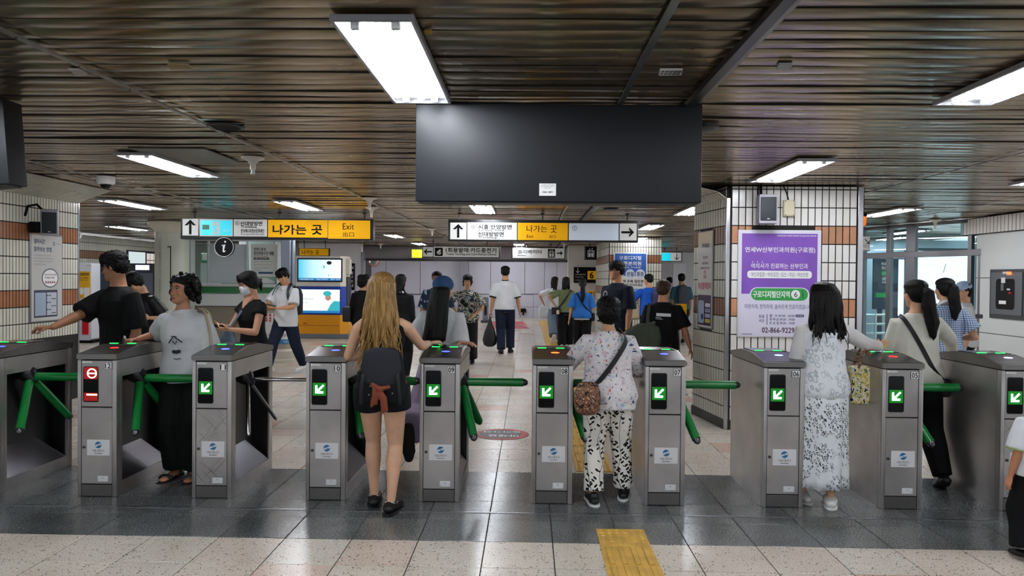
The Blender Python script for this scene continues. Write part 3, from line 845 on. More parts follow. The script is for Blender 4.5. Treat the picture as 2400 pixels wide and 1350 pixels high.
s1, P = sign('direction_sign', 423, 514, 875, 560, 11.3, 'long hanging sign with yellow exit panels, above the information booth', (452, 652, 852))
f = face(P, s1, 428, 513, 465, 552, M_sw); parrow(P, f, 446.5, 532, 17, PI / 2, M_ink)
f = face(P, s1, 468, 514, 546, 553.5, M_sw)
ex = face(P, f, 471, 517, 543, 551, M_exit, 'exit_panel', .009)
def runner(P, parent, cx, cy, s, m, d):
    x = P.x(cx, cy); z = P.z(cy, cx); k = (P.x(cx + 1, cy) - P.x(cx, cy)) * s; bm = bmnew()
    def seg(pts, w):
        for (a, b), (c, e) in zip(pts, pts[1:]):
            p, q = V((x + a * k, -d, z + b * k)), V((x + c * k, -d, z + e * k)); n = (q - p).normalized(); n = V((-n.z, 0, n.x)) * w * k
            bm.faces.new([bm.verts.new(t) for t in (p - n, q - n, q + n, p + n)])
    bm.faces.new([bm.verts.new((x + .15 * k + .17 * k * math.cos(i * PI / 5), -d, z + .78 * k + .17 * k * math.sin(i * PI / 5))) for i in range(10)])
    seg([(.05, .5), (-.15, -.05)], .15); seg([(.05, .45), (.4, .2), (.6, .35)], .07); seg([(.0, .45), (-.35, .35), (-.5, .0)], .07)
    seg([(-.12, -.05), (.2, -.4), (.1, -.9)], .1); seg([(-.18, -.05), (-.35, -.5), (-.75, -.65)], .1)
    return obj('running_figure', bm, m, parent)
x0, z0, x1, z1 = P.r(498, 520, 516, 549); obj('doorway', bx(x0, -.0095, z0, x1, -.009, z1), M_sw, ex)
runner(P, ex, 506, 535, 13, M_exit, .0098)
x0, z0, x1, z1 = P.r(475, 527, 491, 538); obj('green_patch', bx(x0, -.0095, z0, x1, -.009, z1), mat('patch_green', '#0c5f4a', .5), ex)
ptext(P, ex, [('비상구', 524, 537, 538, 543)], M_sw, .0098)
f = face(P, s1, 548, 514.5, 626, 554, M_sw)
ptext(P, f, [('⑥', 551.5, 518, 561.5, 528, .0), ('신대방방면', 564, 519.5, 615, 529, .04), ('To Sindaebang', 565, 529.5, 602, 535, .03),
             ('한국에너지정보문화재단', 565, 537, 620, 546, .02), ('Korea Energy Information Culture Agency', 565, 547, 620, 552, .015)], M_ink)
f = face(P, s1, 628, 516, 768, 556, M_yel); ptext(P, f, [('나가는', 640, 527.5, 718, 549, .045), ('곳', 731, 528, 755, 549.5, .045)], M_ink)
f = face(P, s1, 769, 517, 868, 560.5 - 1, M_yel); ptext(P, f, [('Exit', 803.5, 524, 830, 538, .0), ('出口', 804, 544, 830, 555, .0)], M_ink)
s2_, P = sign('direction_sign', 1050, 517, 1496, 565, 11.2, 'long hanging sign with arrows at both ends, near the hall centre', (1076, 1272, 1472))
f = face(P, s2_, 1055, 522, 1093.5, 561, M_sw); parrow(P, f, 1074, 541, 16, PI / 2, M_ink)
f = face(P, s2_, 1095, 522, 1212, 561.5, M_sw)
ptext(P, f, [('⑥', 1105, 525.5, 1117, 537, .0), ('시흥·안양방면', 1121, 527, 1199, 537, .04), ('To Siheung · Anyang', 1121.5, 537.5, 1181, 542, .03),
             ('신대방방면', 1121, 544, 1180.5, 554, .04), ('To Sindaebang', 1121.5, 555, 1163.5, 559.5, .03)], M_ink)
f = face(P, s2_, 1213.5, 523, 1331, 562.5, M_yel); ptext(P, f, [('나가는', 1234, 528.5, 1282.5, 544, .015), ('곳', 1290, 528.5, 1305.5, 546, .015), ('Exit', 1234.5, 550.5, 1250.5, 557.5, .01), ('出口', 1287.5, 551, 1303, 558, .01)], M_ink)
f = face(P, s2_, 1333, 524, 1450, 563, M_swb); ptext(P, f, [('①', 1341, 529, 1352.5, 540.5, .0)], M_ink)
f = face(P, s2_, 1452, 524, 1492, 563.5, M_sw); parrow(P, f, 1471, 544.5, 15, 0, M_ink)
s3, P = sign('direction_sign', 989, 577, 1172, 604, 20.0, 'small hanging sign for the ticket vending machines with a left arrow', (1015, 1142))
f = face(P, s3, 991, 579, 1015, 601.5, M_sw); parrow(P, f, 1003, 590, 9.5, PI, M_ink)
f = face(P, s3, 1016.5, 579, 1169.5, 602, M_sw)
x0, z0, x1, z1 = P.r(1019, 580.5, 1038, 600); pc = plate('pictogram', rrect(x0, z0, x1, z1, .02), -.0068, -.006, M_ink, f)
bm = bmnew(); x0, z0, x1, z1 = P.r(1023, 584, 1034, 597)
for q in ([(0, .45), (.75, 1), (1, .75), (.3, .2)], [(.0, .3), (.25, .05), (.9, .1), (1, .55), (.3, .1)]):
    bm.faces.new([bm.verts.new((x0 + (x1 - x0) * a, -.0072, z0 + (z1 - z0) * b)) for a, b in q])
obj('ticket_mark', bm, M_sw, pc)
ptext(P, f, [('1회용발매·카드충전기', 1045, 581.5, 1163, 591.5, .045), ('Ticket Vending and Card Reload Device', 1046, 594, 1163, 599, .035)], M_ink)
s4, P = sign('direction_sign', 1199, 580, 1325, 607, 21.5, 'small hanging lift sign with a right arrow', (1235, 1292))
f = face(P, s4, 1201, 582, 1323, 605, M_sw)
ptext(P, f, [('엘리베이터', 1213, 585.5, 1269, 594.5, .03), ('Elevator', 1213.5, 597, 1233, 600, .03)], M_ink); parrow(P, f, 1312, 593.5, 7, 0, M_ink, thick=.2)
def lift_icon(P, f, a, b, c, d, dd=.0068):
    x0, z0, x1, z1 = P.r(a, b, c, d); w = x1 - x0; h = z1 - z0
    pc = plate('pictogram', rrect(x0, z0, x1, z1, .015), -dd, -dd + .0008, M_ink, f)
    bm = bmnew()
    def q(pts): bm.faces.new([bm.verts.new((x0 + w * u, -dd - .0006, z0 + h * v)) for u, v in pts])
    for u0, u1, v0, v1 in ((.15, .85, .66, .72), (.15, .22, .08, .72), (.78, .85, .08, .72)): q([(u0, v0), (u1, v0), (u1, v1), (u0, v1)])
    for u in (.37, .63):
        q([(u - .07, .1), (u + .07, .1), (u + .1, .45), (u - .1, .45)]); q([(u + .06 * math.cos(t * PI / 4), .55 + .06 * math.sin(t * PI / 4)) for t in range(8)])
    q([(.3, .78), (.44, .78), (.37, .93)]); q([(.56, .93), (.70, .93), (.63, .78)])
    obj('lift_mark', bm, M_sw, pc)
lift_icon(P, f, 1284, 583.5, 1301, 604)
s5, P = sign('lift_sign', 1370, 577, 1399, 609, 20.0, 'square black lift pictogram sign beside the far tiled wall', (1384,), .1)
f = face(P, s5, 1373, 579, 1397, 606, M_ink); lift_icon(P, f, 1374, 580, 1396, 605, .0075)
s6, P = sign('exit_sign', 964, 584, 993, 605, 22.5, 'bright yellow sign panel left of the ticket vending sign', (978,), .1)
f = face(P, s6, 965, 585, 990, 604, mat('sign_lemon', '#f5e21a', .4, emit='#f5e000', es=.12)); ptext(P, f, [('나가는 곳', 968, 590, 987, 597)], M_ink)
s7, P = sign('exit_sign', 700, 582, 772, 600, 20.5, 'small yellow exit sign above the screen kiosk', (712, 762), .1)
f = face(P, s7, 702, 583, 770, 598.5, M_yel); ptext(P, f, [('나가는 곳', 708, 586, 748, 596.5, .02)], M_ink)
s8, P = sign('exit_sign', 1549, 591, 1599, 613, 23.5, 'white down arrow exit sign at the corridor entrance', (1560, 1588), .1)
f = face(P, s8, 1550, 592, 1597, 611.5, M_sw)
x0, z0, x1, z1 = P.r(1550, 593, 1572, 611); obj('exit_panel', bx(x0, -.009, z0, x1, -.006, z1), M_exit, f); parrow(P, f, 1586, 602, 7.5, -PI / 2, M_ink, thick=.12)
s9, P = sign('exit_sign', 2017, 553, 2040, 588, 12.5, 'white sign with a slanting arrow beside the glass doors', (2028,), .08)
f = face(P, s9, 2018, 554, 2039, 587, M_sw); parrow(P, f, 2032, 566, 8, -PI / 4, M_ink, thick=.12); ptext(P, f, [('타는 곳', 2023, 574, 2037, 580)], M_ink)

# round black information board hung under the left sign
ib = empty('information_sign', at(525, 579, 11.25), 0, 'round black information sign with a white letter i', 'sign'); P = Px(11.25, ib)
R_ = P.x(547.5, 579) - P.x(525, 579)
bm = prism(bmnew(), disc_pts(0, 0, R_, n=40), 'y', -.0, .05); obj('disc', bm, M_ink, ib, .6)
bm = bmnew(); n = 40
A = [bm.verts.new((R_ * 1.0 * math.cos(2 * PI * i / n), -.003, R_ * math.sin(2 * PI * i / n))) for i in range(n)]; B = [bm.verts.new((R_ * .955 * math.cos(2 * PI * i / n), -.003, R_ * .955 * math.sin(2 * PI * i / n))) for i in range(n)]
for i in range(n): bm.faces.new((A[i], A[(i + 1) % n], B[(i + 1) % n], B[i]))
obj('ring', bm, M_white, ib)
bm = bmnew()
def quad2(bm, pts, y=-.004): bm.faces.new([bm.verts.new((a * R_, y, b * R_)) for a, b in pts])
quad2(bm, [(.13 + .1 * math.cos(t * PI / 6), .55 + .1 * math.sin(t * PI / 6)) for t in range(12)])
quad2(bm, [(-.12, .2), (.16, .28), (.0, -.4), (-.13, -.4)]); quad2(bm, [(-.26, .12), (-.24, .2), (.16, .28), (.1, .2)]); quad2(bm, [(-.14, -.4), (.0, -.4), (.18, -.34), (.14, -.48), (-.02, -.55), (-.13, -.5)])
obj('letter_i', bm, M_white, ib)
bm = bmnew(); cyl(bm, (-.05, .025, R_), (-.05, .025, 2.14 - ib.location.z), .01, n=8); obj('rod', bm, M_fr, ib)

# ---------------- posters
M_pur = mat('poster_purple', '#7a4cae', .4, var=.1, vs=4)
M_pgreen = mat('poster_green', '#2f9a46', .45)
fr_w = mat('poster_frame', '#dfe0e4', .3, .4)
pp = empty('clinic_poster', at(1830, 790, PY0 - .012), 0, 'large purple and white clinic poster on the tiled pillar', 'poster'); P = Px(PY0 - .02, pp)
x0, z0, x1, z1 = P.r(1733, 789, 1919, 541)
obj('frame', bx(x0 - .012, -.012, z0 - .012, x1 + .012, .006, z1 + .012, .004), fr_w, pp)
sh = obj('sheet', bx(x0, -.0145, z0, x1, -.011, z1), mat('poster_lilac', '#dcd8ea', .4), pp)
D0 = .0155
x0, z0, x1, z1 = P.r(1739, 690, 1914, 547); obj('purple_field', bx(x0, -.0150, z0, x1, -.0143, z1), M_pur, pp)
x0, z0, x1, z1 = P.r(1757, 708, 1896, 673); plate('pill_border', rrect(x0, z0, x1, z1, (z1 - z0) / 2), -.0154, -.015, mat('poster_lilac', ''), pp)
x0, z0, x1, z1 = P.r(1760, 705, 1893, 675); pl_ = plate('station_pill', rrect(x0, z0, x1, z1, (z1 - z0) / 2), -.0158, -.0152, M_pgreen, pp)
c = P.x(1864, 690), P.z(690, 1864); rr_ = P.x(1874.5, 690) - P.x(1864, 690); plate('number_disc', disc_pts(c[0], c[1], rr_), -.0162, -.0157, M_paper, pl_)
x0, z0, x1, z1 = P.r(1751, 653, 1902, 634); wp = plate('service_pill', rrect(x0, z0, x1, z1, .03), -.0154, -.0148, M_paper, pp)
ptext(P, pp, [('연세W산부인과의원(구로점)', 1746, 580, 1910, 593, .03), ('여의사가 진료하는 산부인과', 1760, 618, 1893, 629, .02), ('·  ·  ·', 1763, 613, 1787, 615, .03),
              ('의료법인승인 의료광고심의필 제 220224-중-159234호', 1820, 551, 1913, 554.5, .02)], M_white, .0157)
ptext(P, pl_, [('구로디지털단지역', 1764, 682.5, 1850, 697, .04)], M_white, .0164)
ptext(P, pl_, [('6', 1860.5, 684, 1868.5, 696.5, .01)], M_ink, .0168)
ptext(P, pl_, [('번', 1878, 681, 1884, 687, .02), ('출', 1878, 688, 1884, 693, .02), ('구', 1878, 694, 1884, 700, .02)], mat('deep_green', '#0f4f22', .5), .0164)
M_nav = mat('poster_navy', '#2b2a66', .5)
ptext(P, wp, [('부인과질환 / 여성검진 / 임신 / 피임 / 여성성형', 1760, 639, 1893, 648.5, .015)], M_nav, .0158)
ptext(P, pp, [('따뜻하게, 정직하게, 올바르게 진료하겠습니다', 1745, 714, 1902, 724, .01), ('진료', 1778, 738, 1791, 745, .025), ('시간', 1778, 748, 1791, 755, .025),
              ('월 · 수 09:30 - 20:00', 1803, 737, 1862, 743, .02), ('화·목·금 09:30 - 19:00', 1803, 745.5, 1862, 751.5, .02), ('토 요 일 09:30 - 14:00', 1803, 754, 1862, 760, .02)], M_nav, .0152)
ptext(P, pp, [('02-866-9229', 1785, 768, 1861, 779.5, .02)], mat('poster_maroon', '#4a1d3a', .5), .0152)
bm = bmnew(); x0, z0, x1, z1 = P.r(1796.5, 761, 1797.5, 736.5); box(bm, x0, -.0152, z0, x1, -.0145, z1); x0, z0, x1, z1 = P.r(1738, 783.5, 1762, 782); box(bm, x0, -.0152, z0, x1, -.0145, z1)
x0, z0, x1, z1 = P.r(1864, 743.5, 1884, 737); prism(bm, rrect(x0, z0, x1, z1, (z1 - z0) / 2), 'y', -.0152, -.0145); obj('rules', bm, M_nav, pp)
ptext(P, pp, [('야간진료', 1866.5, 738.5, 1881.5, 742, .02)], M_paper, .0156)
gl_poster = mat('poster_cover', '#ffffff', .08)
# poster on the pillar's left side
sidev = V((PX0 - .035 - LF1[0], PY0 + .02 - LF1[1], 0)); srz = math.atan2(sidev.y, sidev.x)
def side_poster(name, base, rz, w, z0, z1, label):
    r = empty(name, (base[0], base[1], z0), rz, label, 'poster')
    obj('frame', bx(-.015, -.014, -.015, w + .015, 0, z1 - z0 + .015, .004), mat('frame_grey', '#8c8d90', .3, .7), r)
    obj('sheet', bx(0, -.017, 0, w, -.013, z1 - z0), mat('poster_grey', '#c9c9c6', .12, spec=.6), r)
    return r, w, z1 - z0
u = sidev.normalized(); nn = V((u.y, -u.x, 0))
b0 = V((LF1[0], LF1[1], 0)) + u * .19 + nn * .008
p2, w, h = side_poster('notice_poster', b0, srz, .40, 1.04, 2.10, 'grey notice poster with a phone picture on the pillar side')
M_pk = mat('poster_crimson', '#a83c55', .5); M_plum = mat('poster_plum', '#3a2340', .4)
letters([('긴급', w * .42, h * .56, w * .62, h * .60, .03), ('통화', w * .42, h * .51, w * .62, h * .55, .03), ('비상통화장치', w * .05, h * .40, w * .95, h * .47, .05)], -.0175, M_pk, p2)
letters([('안내말씀', w * .3, h * .84, w * .8, h * .88, .04), ('위급할 때', w * .35, h * .72, w * .7, h * .75, .02), ('사용하세요', w * .3, h * .66, w * .75, h * .69, .02), ('교통약자 도움 안내', w * .2, h * .61, w * .85, h * .635, .02)], -.0175, M_plum, p2)
ph = obj('picture', bx(w * .02, -.0178, h * .02, w * .98, -.0170, h * .34), M_plum, p2)
obj('phone_picture', prism(bmnew(), rrect(w * .06, h * .04, w * .48, h * .28, .03), 'y', -.0185, -.0177), mat('phone_blue', '#8fa0b8', .4), ph)
obj('button_picture', prism(bmnew(), disc_pts(w * .36, h * .11, .035), 'y', -.0190, -.0184), mat('phone_navy', '#1c3566', .4), ph)
for k, (t, c) in enumerate((('24시간', '#d7dbe6'), ('역무원', '#8d93b5'), ('통화가능', '#aab0d0'), ('긴급전화', '#c4b13a'))):
    z = h * (.235 - .055 * k); q = obj('tab', bx(w * .58, -.0185, z - h * .018, w * .92, -.0177, z + h * .018), mat('tab' + c, c, .5), ph)
    q.name = 'tab'
    letters([(t, w * .62, z - h * .011, w * .88, z + h * .011)], -.0188, M_ink, p2)
# poster on the left wall (wall faces +x)
p3, w, h = side_poster('timetable_poster', (LWX + .008, 8.42, 0), PI / 2, .56, 1.02, 2.02, 'white train time poster in a steel frame on the left wall')
M_sk = mat('poster_sky', '#9fb0c4', .3)
letters([('열차시간', w * .08, h * .90, w * .42, h * .955, .04), ('알아보는 방법', w * .08, h * .81, w * .64, h * .865, .04)], -.0175, mat('poster_blue_ink', '#22425f', .5), p3)
bm = bmnew()
for k, (a, b) in enumerate(((.08, .62), (.08, .70), (.08, .66), (.08, .45))): put_text(bm, '역사 내 화면과 앱에서 열차 도착 시간을 확인하세요', w * a, h * (.755 - .035 * k), w * b, h * (.775 - .035 * k), -.0175, .0)
put_text(bm, '서울교통공사', w * .78, h * .90, w * .95, h * .92, -.0175, .01)
obj('lettering', bm, mat('ink_grey', '#6d7072', .6), p3)
link('logo', logo_mesh(w * .72, h * .91, .022, -.0176), mat('ink_grey', ''), p3)
ring = obj('callout', prism(bmnew(), disc_pts(w * .60, h * .50, .155, .115, 36), 'y', -.0178, -.0172), mat('ink_slate', '#59606c', .5), p3)
obj('callout_face', prism(bmnew(), disc_pts(w * .60, h * .50, .138, .100, 36), 'y', -.0182, -.0177), M_paper, ring)
letters([('열차 도착 안내 화면', w * .42, h * .53, w * .80, h * .55, .02), ('역 이름을 누르세요', w * .42, h * .495, w * .74, h * .515, .02)], -.0185, M_ink, p3)
bm = bmnew()
for i in range(5): prism(bm, disc_pts(w * (.46 + .07 * i), h * .45, .014), 'y', -.0187, -.0182)
obj('line_badges', bm, mat('badge_maroon', '#8a5058', .5), ring)
scn = obj('screen_picture', bx(w * .08, -.018, h * .04, w * .84, -.0172, h * .36), mat('ink_navy', '#2a3348', .4), p3)
obj('map_picture', bx(w * .11, -.0186, h * .06, w * .46, -.0178, h * .33), M_sk, scn); obj('list_picture', bx(w * .49, -.0186, h * .06, w * .81, -.0178, h * .33), mat('poster_pale', '#b9bfca', .3), scn)
bm = bmnew()
for i in range(6):
    z = h * (.085 + .042 * i); prism(bm, disc_pts(w * (.50 if i % 2 else .66), z, .008), 'y', -.019, -.0185); box(bm, w * (.53 if i % 2 else .69), -.019, z - .004, w * (.62 if i % 2 else .79), -.0185, z + .004)
obj('stop_marks', bm, M_ink, scn)
# blue clinic poster on the middle tiled wall
p4 = empty('clinic_poster', at(1478, 705, MWY - .01), 0, 'blue and white clinic poster on the distant tiled wall', 'poster'); P = Px(MWY - .03, p4)
x0, z0, x1, z1 = P.r(1439, 704, 1516, 592); obj('frame', bx(x0, -.02, z0, x1, .004, z1, .005), M_white, p4)
D = .024
x0, z0, x1, z1 = P.r(1441, 647, 1514, 594); obj('blue_field', bx(x0, -.0225, z0, x1, -.02, z1), mat('poster_blue', '#2f62b4', .45), p4)
ptext(P, p4, [('구로디지털', 1451, 600, 1503, 609, .04), ('바른본의원', 1451, 613, 1503, 622, .04), ('평일9시~7시30분', 1452, 624.5, 1502, 629, .02)], M_white, D)
for cx, t in ((1450.5, '척추'), (1477, '관절'), (1500.5, '통증')):
    c = P.x(cx, 642), P.z(642, cx); rr_ = P.x(cx + 11, 642) - P.x(cx, 642)
    dd_ = plate('disc', disc_pts(c[0], c[1], rr_), -.0235, -.0225, mat('poster_pale_blue', '#d5e0f2', .5), p4)
    ptext(P, dd_, [(t, cx - 8, 637.5, cx + 8, 647, .03)], mat('ink_blue', '#1b2f5c', .5), D)
ptext(P, p4, [('역 우측 맞은편', 1460, 656, 1508, 663, .04), ('4층 문의하세요', 1464, 665, 1506, 671, .03)], M_ink, D)
bm = bmnew(); x0, z0, x1, z1 = P.r(1476, 689, 1506, 676)
prism(bm, disc_pts((x0 + x1) / 2, (z0 + z1) / 2, (x1 - x0) / 2, (z1 - z0) / 2, 16), 'y', -.0228, -.02); obj('map_blob', bm, mat('map_blue', '#7fa9d8', .5), p4)
bm = bmnew(); x0, z0, x1, z1 = P.r(1444, 702, 1512, 696); box(bm, x0, -.0228, z0, x1, -.02, z1); obj('footer', bm, mat('map_pink', '#d9b9c6', .5), p4)
# black direction board with the yellow 6 and a small yellow notice
b6 = empty('direction_board', at(1371, 664, 21.9), 0, 'black wall board with a white down arrow and yellow number 6', 'sign'); P = Px(21.9, b6)
x0, z0, x1, z1 = P.r(1345, 663, 1398, 626); obj('board', bx(x0, -.03, z0, x1, .08, z1, .006), M_ink, b6)
x0, z0, x1, z1 = P.r(1377, 655, 1396, 635); y6 = obj('number_panel', bx(x0, -.034, z0, x1, -.03, z1), M_yel, b6); ptext(P, y6, [('6', 1382, 637.5, 1391, 652.5, .03)], M_ink, .035)
parrow(P, b6, 1354, 634, 6, -PI / 2, M_white, .032, .1); ptext(P, b6, [('구로디지털단지역', 1348, 642, 1372, 645), ('Guro Digital Complex', 1348, 648, 1368, 651), ('나가는 곳', 1348, 655, 1364, 658)], M_white, .032)
yn = empty('yellow_notice', at(1385, 697, 21.9), 0, 'small yellow notice on the wall below the number 6 board', 'notice'); P = Px(21.9, yn)
x0, z0, x1, z1 = P.r(1378, 696, 1391, 682); s_ = obj('sheet', bx(x0, -.006, z0, x1, .09, z1), M_yel, yn); ptext(P, s_, [('역', 1381, 684, 1388, 694, .03)], M_ink, .008)
# yellow barrier notice beside the pillar
yb = empty('barrier_notice', (at(1594, 753, 10.2).x, 10.2, 0), 0, 'yellow warning notice on a thin stand beside the pillar', 'notice'); P = Px(10.2, yb)
x0, z0, x1, z1 = P.r(1583, 752, 1609, 712); s_ = obj('sheet', bx(x0, -.004, z0, x1, .004, z1), M_yel, yb)
bm = bmnew(); cyl(bm, (0, .012, 0), (0, .012, z1), .012, n=8); cyl(bm, (0, .012, 0), (0, .012, .02), .12, n=16); obj('stand', bm, steel, yb, .6)
ptext(P, s_, [('시각장애', 1586, 730.5, 1606, 736, .02), ('출입 주의', 1586, 741, 1606, 747, .02)], M_ink, .0045); c = P.x(1595, 722), P.z(722, 1595)
plate('mark', disc_pts(c[0], c[1], .028), -.0048, -.004, M_ink, s_)
# ---------------- screen kiosk
KY = 18.7
kx0, kx1 = at(693, 700, KY).x, at(797, 700, KY).x
kz = lambda py: at(750, py, KY).z
kr = empty('screen_kiosk', ((kx0 + kx1) / 2, KY, 0), 0, 'yellow and blue kiosk with two bright screens stacked', 'kiosk'); P = Px(KY, kr)
kw = (kx1 - kx0) / 2
obj('base', bx(-kw - .01, -.02, 0, kw + .22, .72, .12, .01), mat('kiosk_base', '#77787e', .5), kr)
bm = prism(bmnew(), [(-kw, 0), (kw, 0), (kw + .17, .16), (kw + .17, .68), (-kw, .68)], 'z', .12, kz(738)); obj('cabinet', bm, mat('kiosk_yellow', '#e3980f', .35), kr)
for py in (763,):
    obj('seam', bx(-kw + .005, -.004, kz(py) - .006, kw, .0, kz(py) + .006), mat('kiosk_seam', '#8c5a0a', .5), kr)
obj('handle', bx(P.x(712), -.02, kz(759), P.x(720), 0, kz(757), .003), mat('kiosk_red', '#b5330f', .4), kr)
bm = prism(bmnew(), [(-kw, 0), (kw, 0), (kw + .14, .14), (kw + .14, .60), (-kw, .60)], 'z', kz(738), kz(671)); obj('blue_body', bm, mat('kiosk_blue', '#1f3f9e', .4), kr)
bm = prism(bmnew(), [(-kw, 0), (kw, 0), (kw + .12, .12), (kw + .12, .55), (-kw, .55)], 'z', kz(671), kz(600)); obj('ivory_body', bm, mat('kiosk_ivory', '#d5cfc0', .4), kr)
def screen(P, par, px0, py0, px1, py1, bez, m_bez, d):
    x0, z0, x1, z1 = P.r(px0, py0, px1, py1)
    b = obj('screen', bx(x0 - bez, -.02, z0 - bez, x1 + bez, .0, z1 + bez, .008), m_bez, par)
    s = obj('picture', bx(x0, -.024, z0, x1, -.02, z1), d, b)
    return b, x0, z0, x1, z1
def scr_mat(name, c0, c1, es):
    k = NT(name); gn = k.coord('Generated'); sx = k.n('ShaderNodeSeparateXYZ'); k.l(gn, sx.inputs[0])
    col = k.ramp(sx.outputs[0], [(0, srgb(c0)), (.35, srgb(c1)), (1, (1, 1, 1, 1))]); k.base((0, 0, 0, 1)); k.l(col, k.b.inputs['Emission Color']); k.b.inputs['Emission Strength'].default_value = es
    return k.m
sb, x0, z0, x1, z1 = screen(P, kr, 700, 609, 800, 657, .035, mat('bezel_navy', '#0d1230', .3), scr_mat('screen_cyan', '#4fc8e8', '#c6f1fb', .32))
w = x1 - x0; h = z1 - z0
M_sk1 = emis('screen_skin', '#d9a78e', .2); M_sk2 = emis('screen_teal', '#3fc3cf', .25); M_sk3 = emis('screen_blue', '#2a86c8', .25); M_skd = emis('screen_dark', '#27323a', .2)
obj('caption_bar', bx(x0, -.026, z0, x1, -.024, z0 + h * .12), M_sk3, sb)
bm = bmnew(); prism(bm, disc_pts(x0 + w * .72, z0 + h * .85, w * .06, h * .09, 14), 'y', -.0262, -.024); obj('cap_figure', bm, M_skd, sb)
bm = bmnew(); prism(bm, disc_pts(x0 + w * .60, z0 + h * .66, w * .015, h * .09, 10), 'y', -.0262, -.024); prism(bm, disc_pts(x0 + w * .71, z0 + h * .25, w * .008, h * .05, 10), 'y', -.0262, -.024); obj('shade_marks', bm, M_sk2, sb)
ptext(P, sb, [('구로디지털단지 안내', 703, 653, 735, 656.5), ('오늘도 안전하게', 742, 653, 768, 656.5), ('출구 안내', 776, 653, 797, 656.5)], emis('screen_text', '#e9f6ff', .3), .0268)
sb2, x0, z0, x1, z1 = screen(P, kr, 699, 679, 797, 733, .03, mat('bezel_blue', '#1a3a98', .35), emis('screen_white', '#f6fbff', .32))
w = x1 - x0; h = z1 - z0
obj('caption_bar', bx(x0, -.026, z0, x1, -.024, z0 + h * .10), M_sk3, sb2)
bm = bmnew(); prism(bm, [(x0 + w * .70, z0 + h * .10), (x0 + w * 1.0, z0 + h * .10), (x0 + w * 1.0, z0 + h * .50), (x0 + w * .86, z0 + h * .52), (x0 + w * .78, z0 + h * .36)], 'y', -.0262, -.024); obj('scrub_figure', bm, M_sk2, sb2)
bm = bmnew(); prism(bm, disc_pts(x0 + w * .72, z0 + h * .66, w * .07, h * .13, 14), 'y', -.0262, -.024); obj('face_figure', bm, M_sk1, sb2)
bm = bmnew(); prism(bm, disc_pts(x0 + w * .70, z0 + h * .83, w * .10, h * .11, 14), 'y', -.0266, -.024); obj('cap_figure', bm, M_sk2, sb2)
ptext(P, sb2, [('당신의 건강을 지킵니다', 703, 698, 735, 703), ('전문 의료진', 708, 708, 724, 711)], emis('screen_grey', '#8a9298', .2), .0268)
obj('side_box', bx(kw + .12, .10, kz(642), kw + .22, .3, kz(606), .01), mat('kiosk_ivory', ''), kr)
obj('side_grille', bx(kw + .115, .13, kz(735), kw + .15, .5, kz(648), .004), mat('grille_dark', '#3a3a3c', .5, .5), kr)
# black vertical notice strip beyond the kiosk
vs_ = empty('strip_sign', at(824, 681, 21.95), 0, 'narrow black vertical sign on the white wall right of the kiosk', 'sign'); P = Px(21.95, vs_)
x0, z0, x1, z1 = P.r(820, 680, 831, 617); obj('board', bx(x0, -.03, z0, x1, .04, z1, .004), M_ink, vs_); ptext(P, vs_, [('↘', 822, 622, 829, 630), ('출', 822.5, 636, 828.5, 643), ('구', 822.5, 646, 828.5, 653), ('안', 822.5, 656, 828.5, 663), ('내', 822.5, 666, 828.5, 673)], M_white, .032)

# ---------------- information booth
BY = 14.6
bo = empty('information_booth', (at(540, 836, BY).x, BY, 0), 0, 'glazed information booth with a green striped counter', 'booth'); P = Px(BY, bo)
M_bf = mat('booth_frame', '#b9bfc0', .35, .4); M_cnt = mat('counter_white', '#dfe3e3', .3); M_cg = mat('counter_green', '#1c7b3c', .35); M_cb = mat('counter_beige', '#8d8273', .5, var=.05)
x0, z0, x1, z1 = P.r(440, 836, 664, 718)
obj('plinth', bx(x0, .05, 0, x1, .3, z1, .004), M_cb, bo)
x0, z0, x1, z1 = P.r(440, 718, 664, 688); obj('counter_front', bx(x0, -.02, z0, x1, .3, z1, .004), M_cnt, bo)
x0, z0, x1, z1 = P.r(440, 688, 664, 672); obj('green_band', bx(x0, -.025, z0, x1, .3, z1, .003), M_cg, bo)
x0, z0, x1, z1 = P.r(440, 672, 664, 664); obj('counter_top', bx(x0, -.10, z0, x1, .3, z1, .006), mat('counter_top', '#c9d0cf', .25), bo)
zt = CEIL
for a, b in ((449, 453), (485, 489), (577, 581), (641, 645)):
    x0, z0, x1, _ = P.r(a, 664, b, 560); obj('mullion', bx(x0, 0, z0, x1, .06, zt, .003), M_bf, bo)
x0, z0, x1, z1 = P.r(440, 566, 664, 559); obj('transom', bx(x0, -.01, z0, x1, .07, z1, .003), M_bf, bo)
M_frost = mat('frosted_panel', '#c2cbd2', .35, var=.04, vs=1)
x0, z0, x1, z1 = P.r(489, 664, 577, 572); obj('frosted_panel', bx(x0 - .01, .02, z0, x1 + .01, .035, z1), M_frost, bo)
M_gls = glass('booth_glass', (.86, .94, .92, 1))
for a, b in ((453, 485), (581, 641)):
    x0, z0, x1, z1 = P.r(a, 664, b, 566); obj('pane', bx(x0, .025, z0, x1, .032, z1), M_gls, bo)
x0, z0, x1, z1 = P.r(440, 559, 664, 520); obj('upper_panel', bx(x0, .02, z0, x1, .05, zt), mat('booth_upper', '#8d9699', .35), bo)
x0, z0, x1, z1 = P.r(440, 664, 664, 540); x1 = at(655, 650, BY + 2.6).x - bo.location.x; obj('rear_wall', bx(x0, 2.6, 0, x1, 2.7, zt), mat('booth_rear', '#b7bfc0', .6), bo)
# grey end frame and stainless post
x0, z0, x1, z1 = P.r(663, 820, 690, 540)
obj('end_post', bx(x0, -.12, 0, x1 - .05, .2, zt, .01), mat('post_blue_grey', '#8f98a5', .3, .6), bo); obj('end_glazing', bx(x1 - .03, -.1, 0, x1, .02, zt, .004), mat('post_blue_grey', ''), bo)
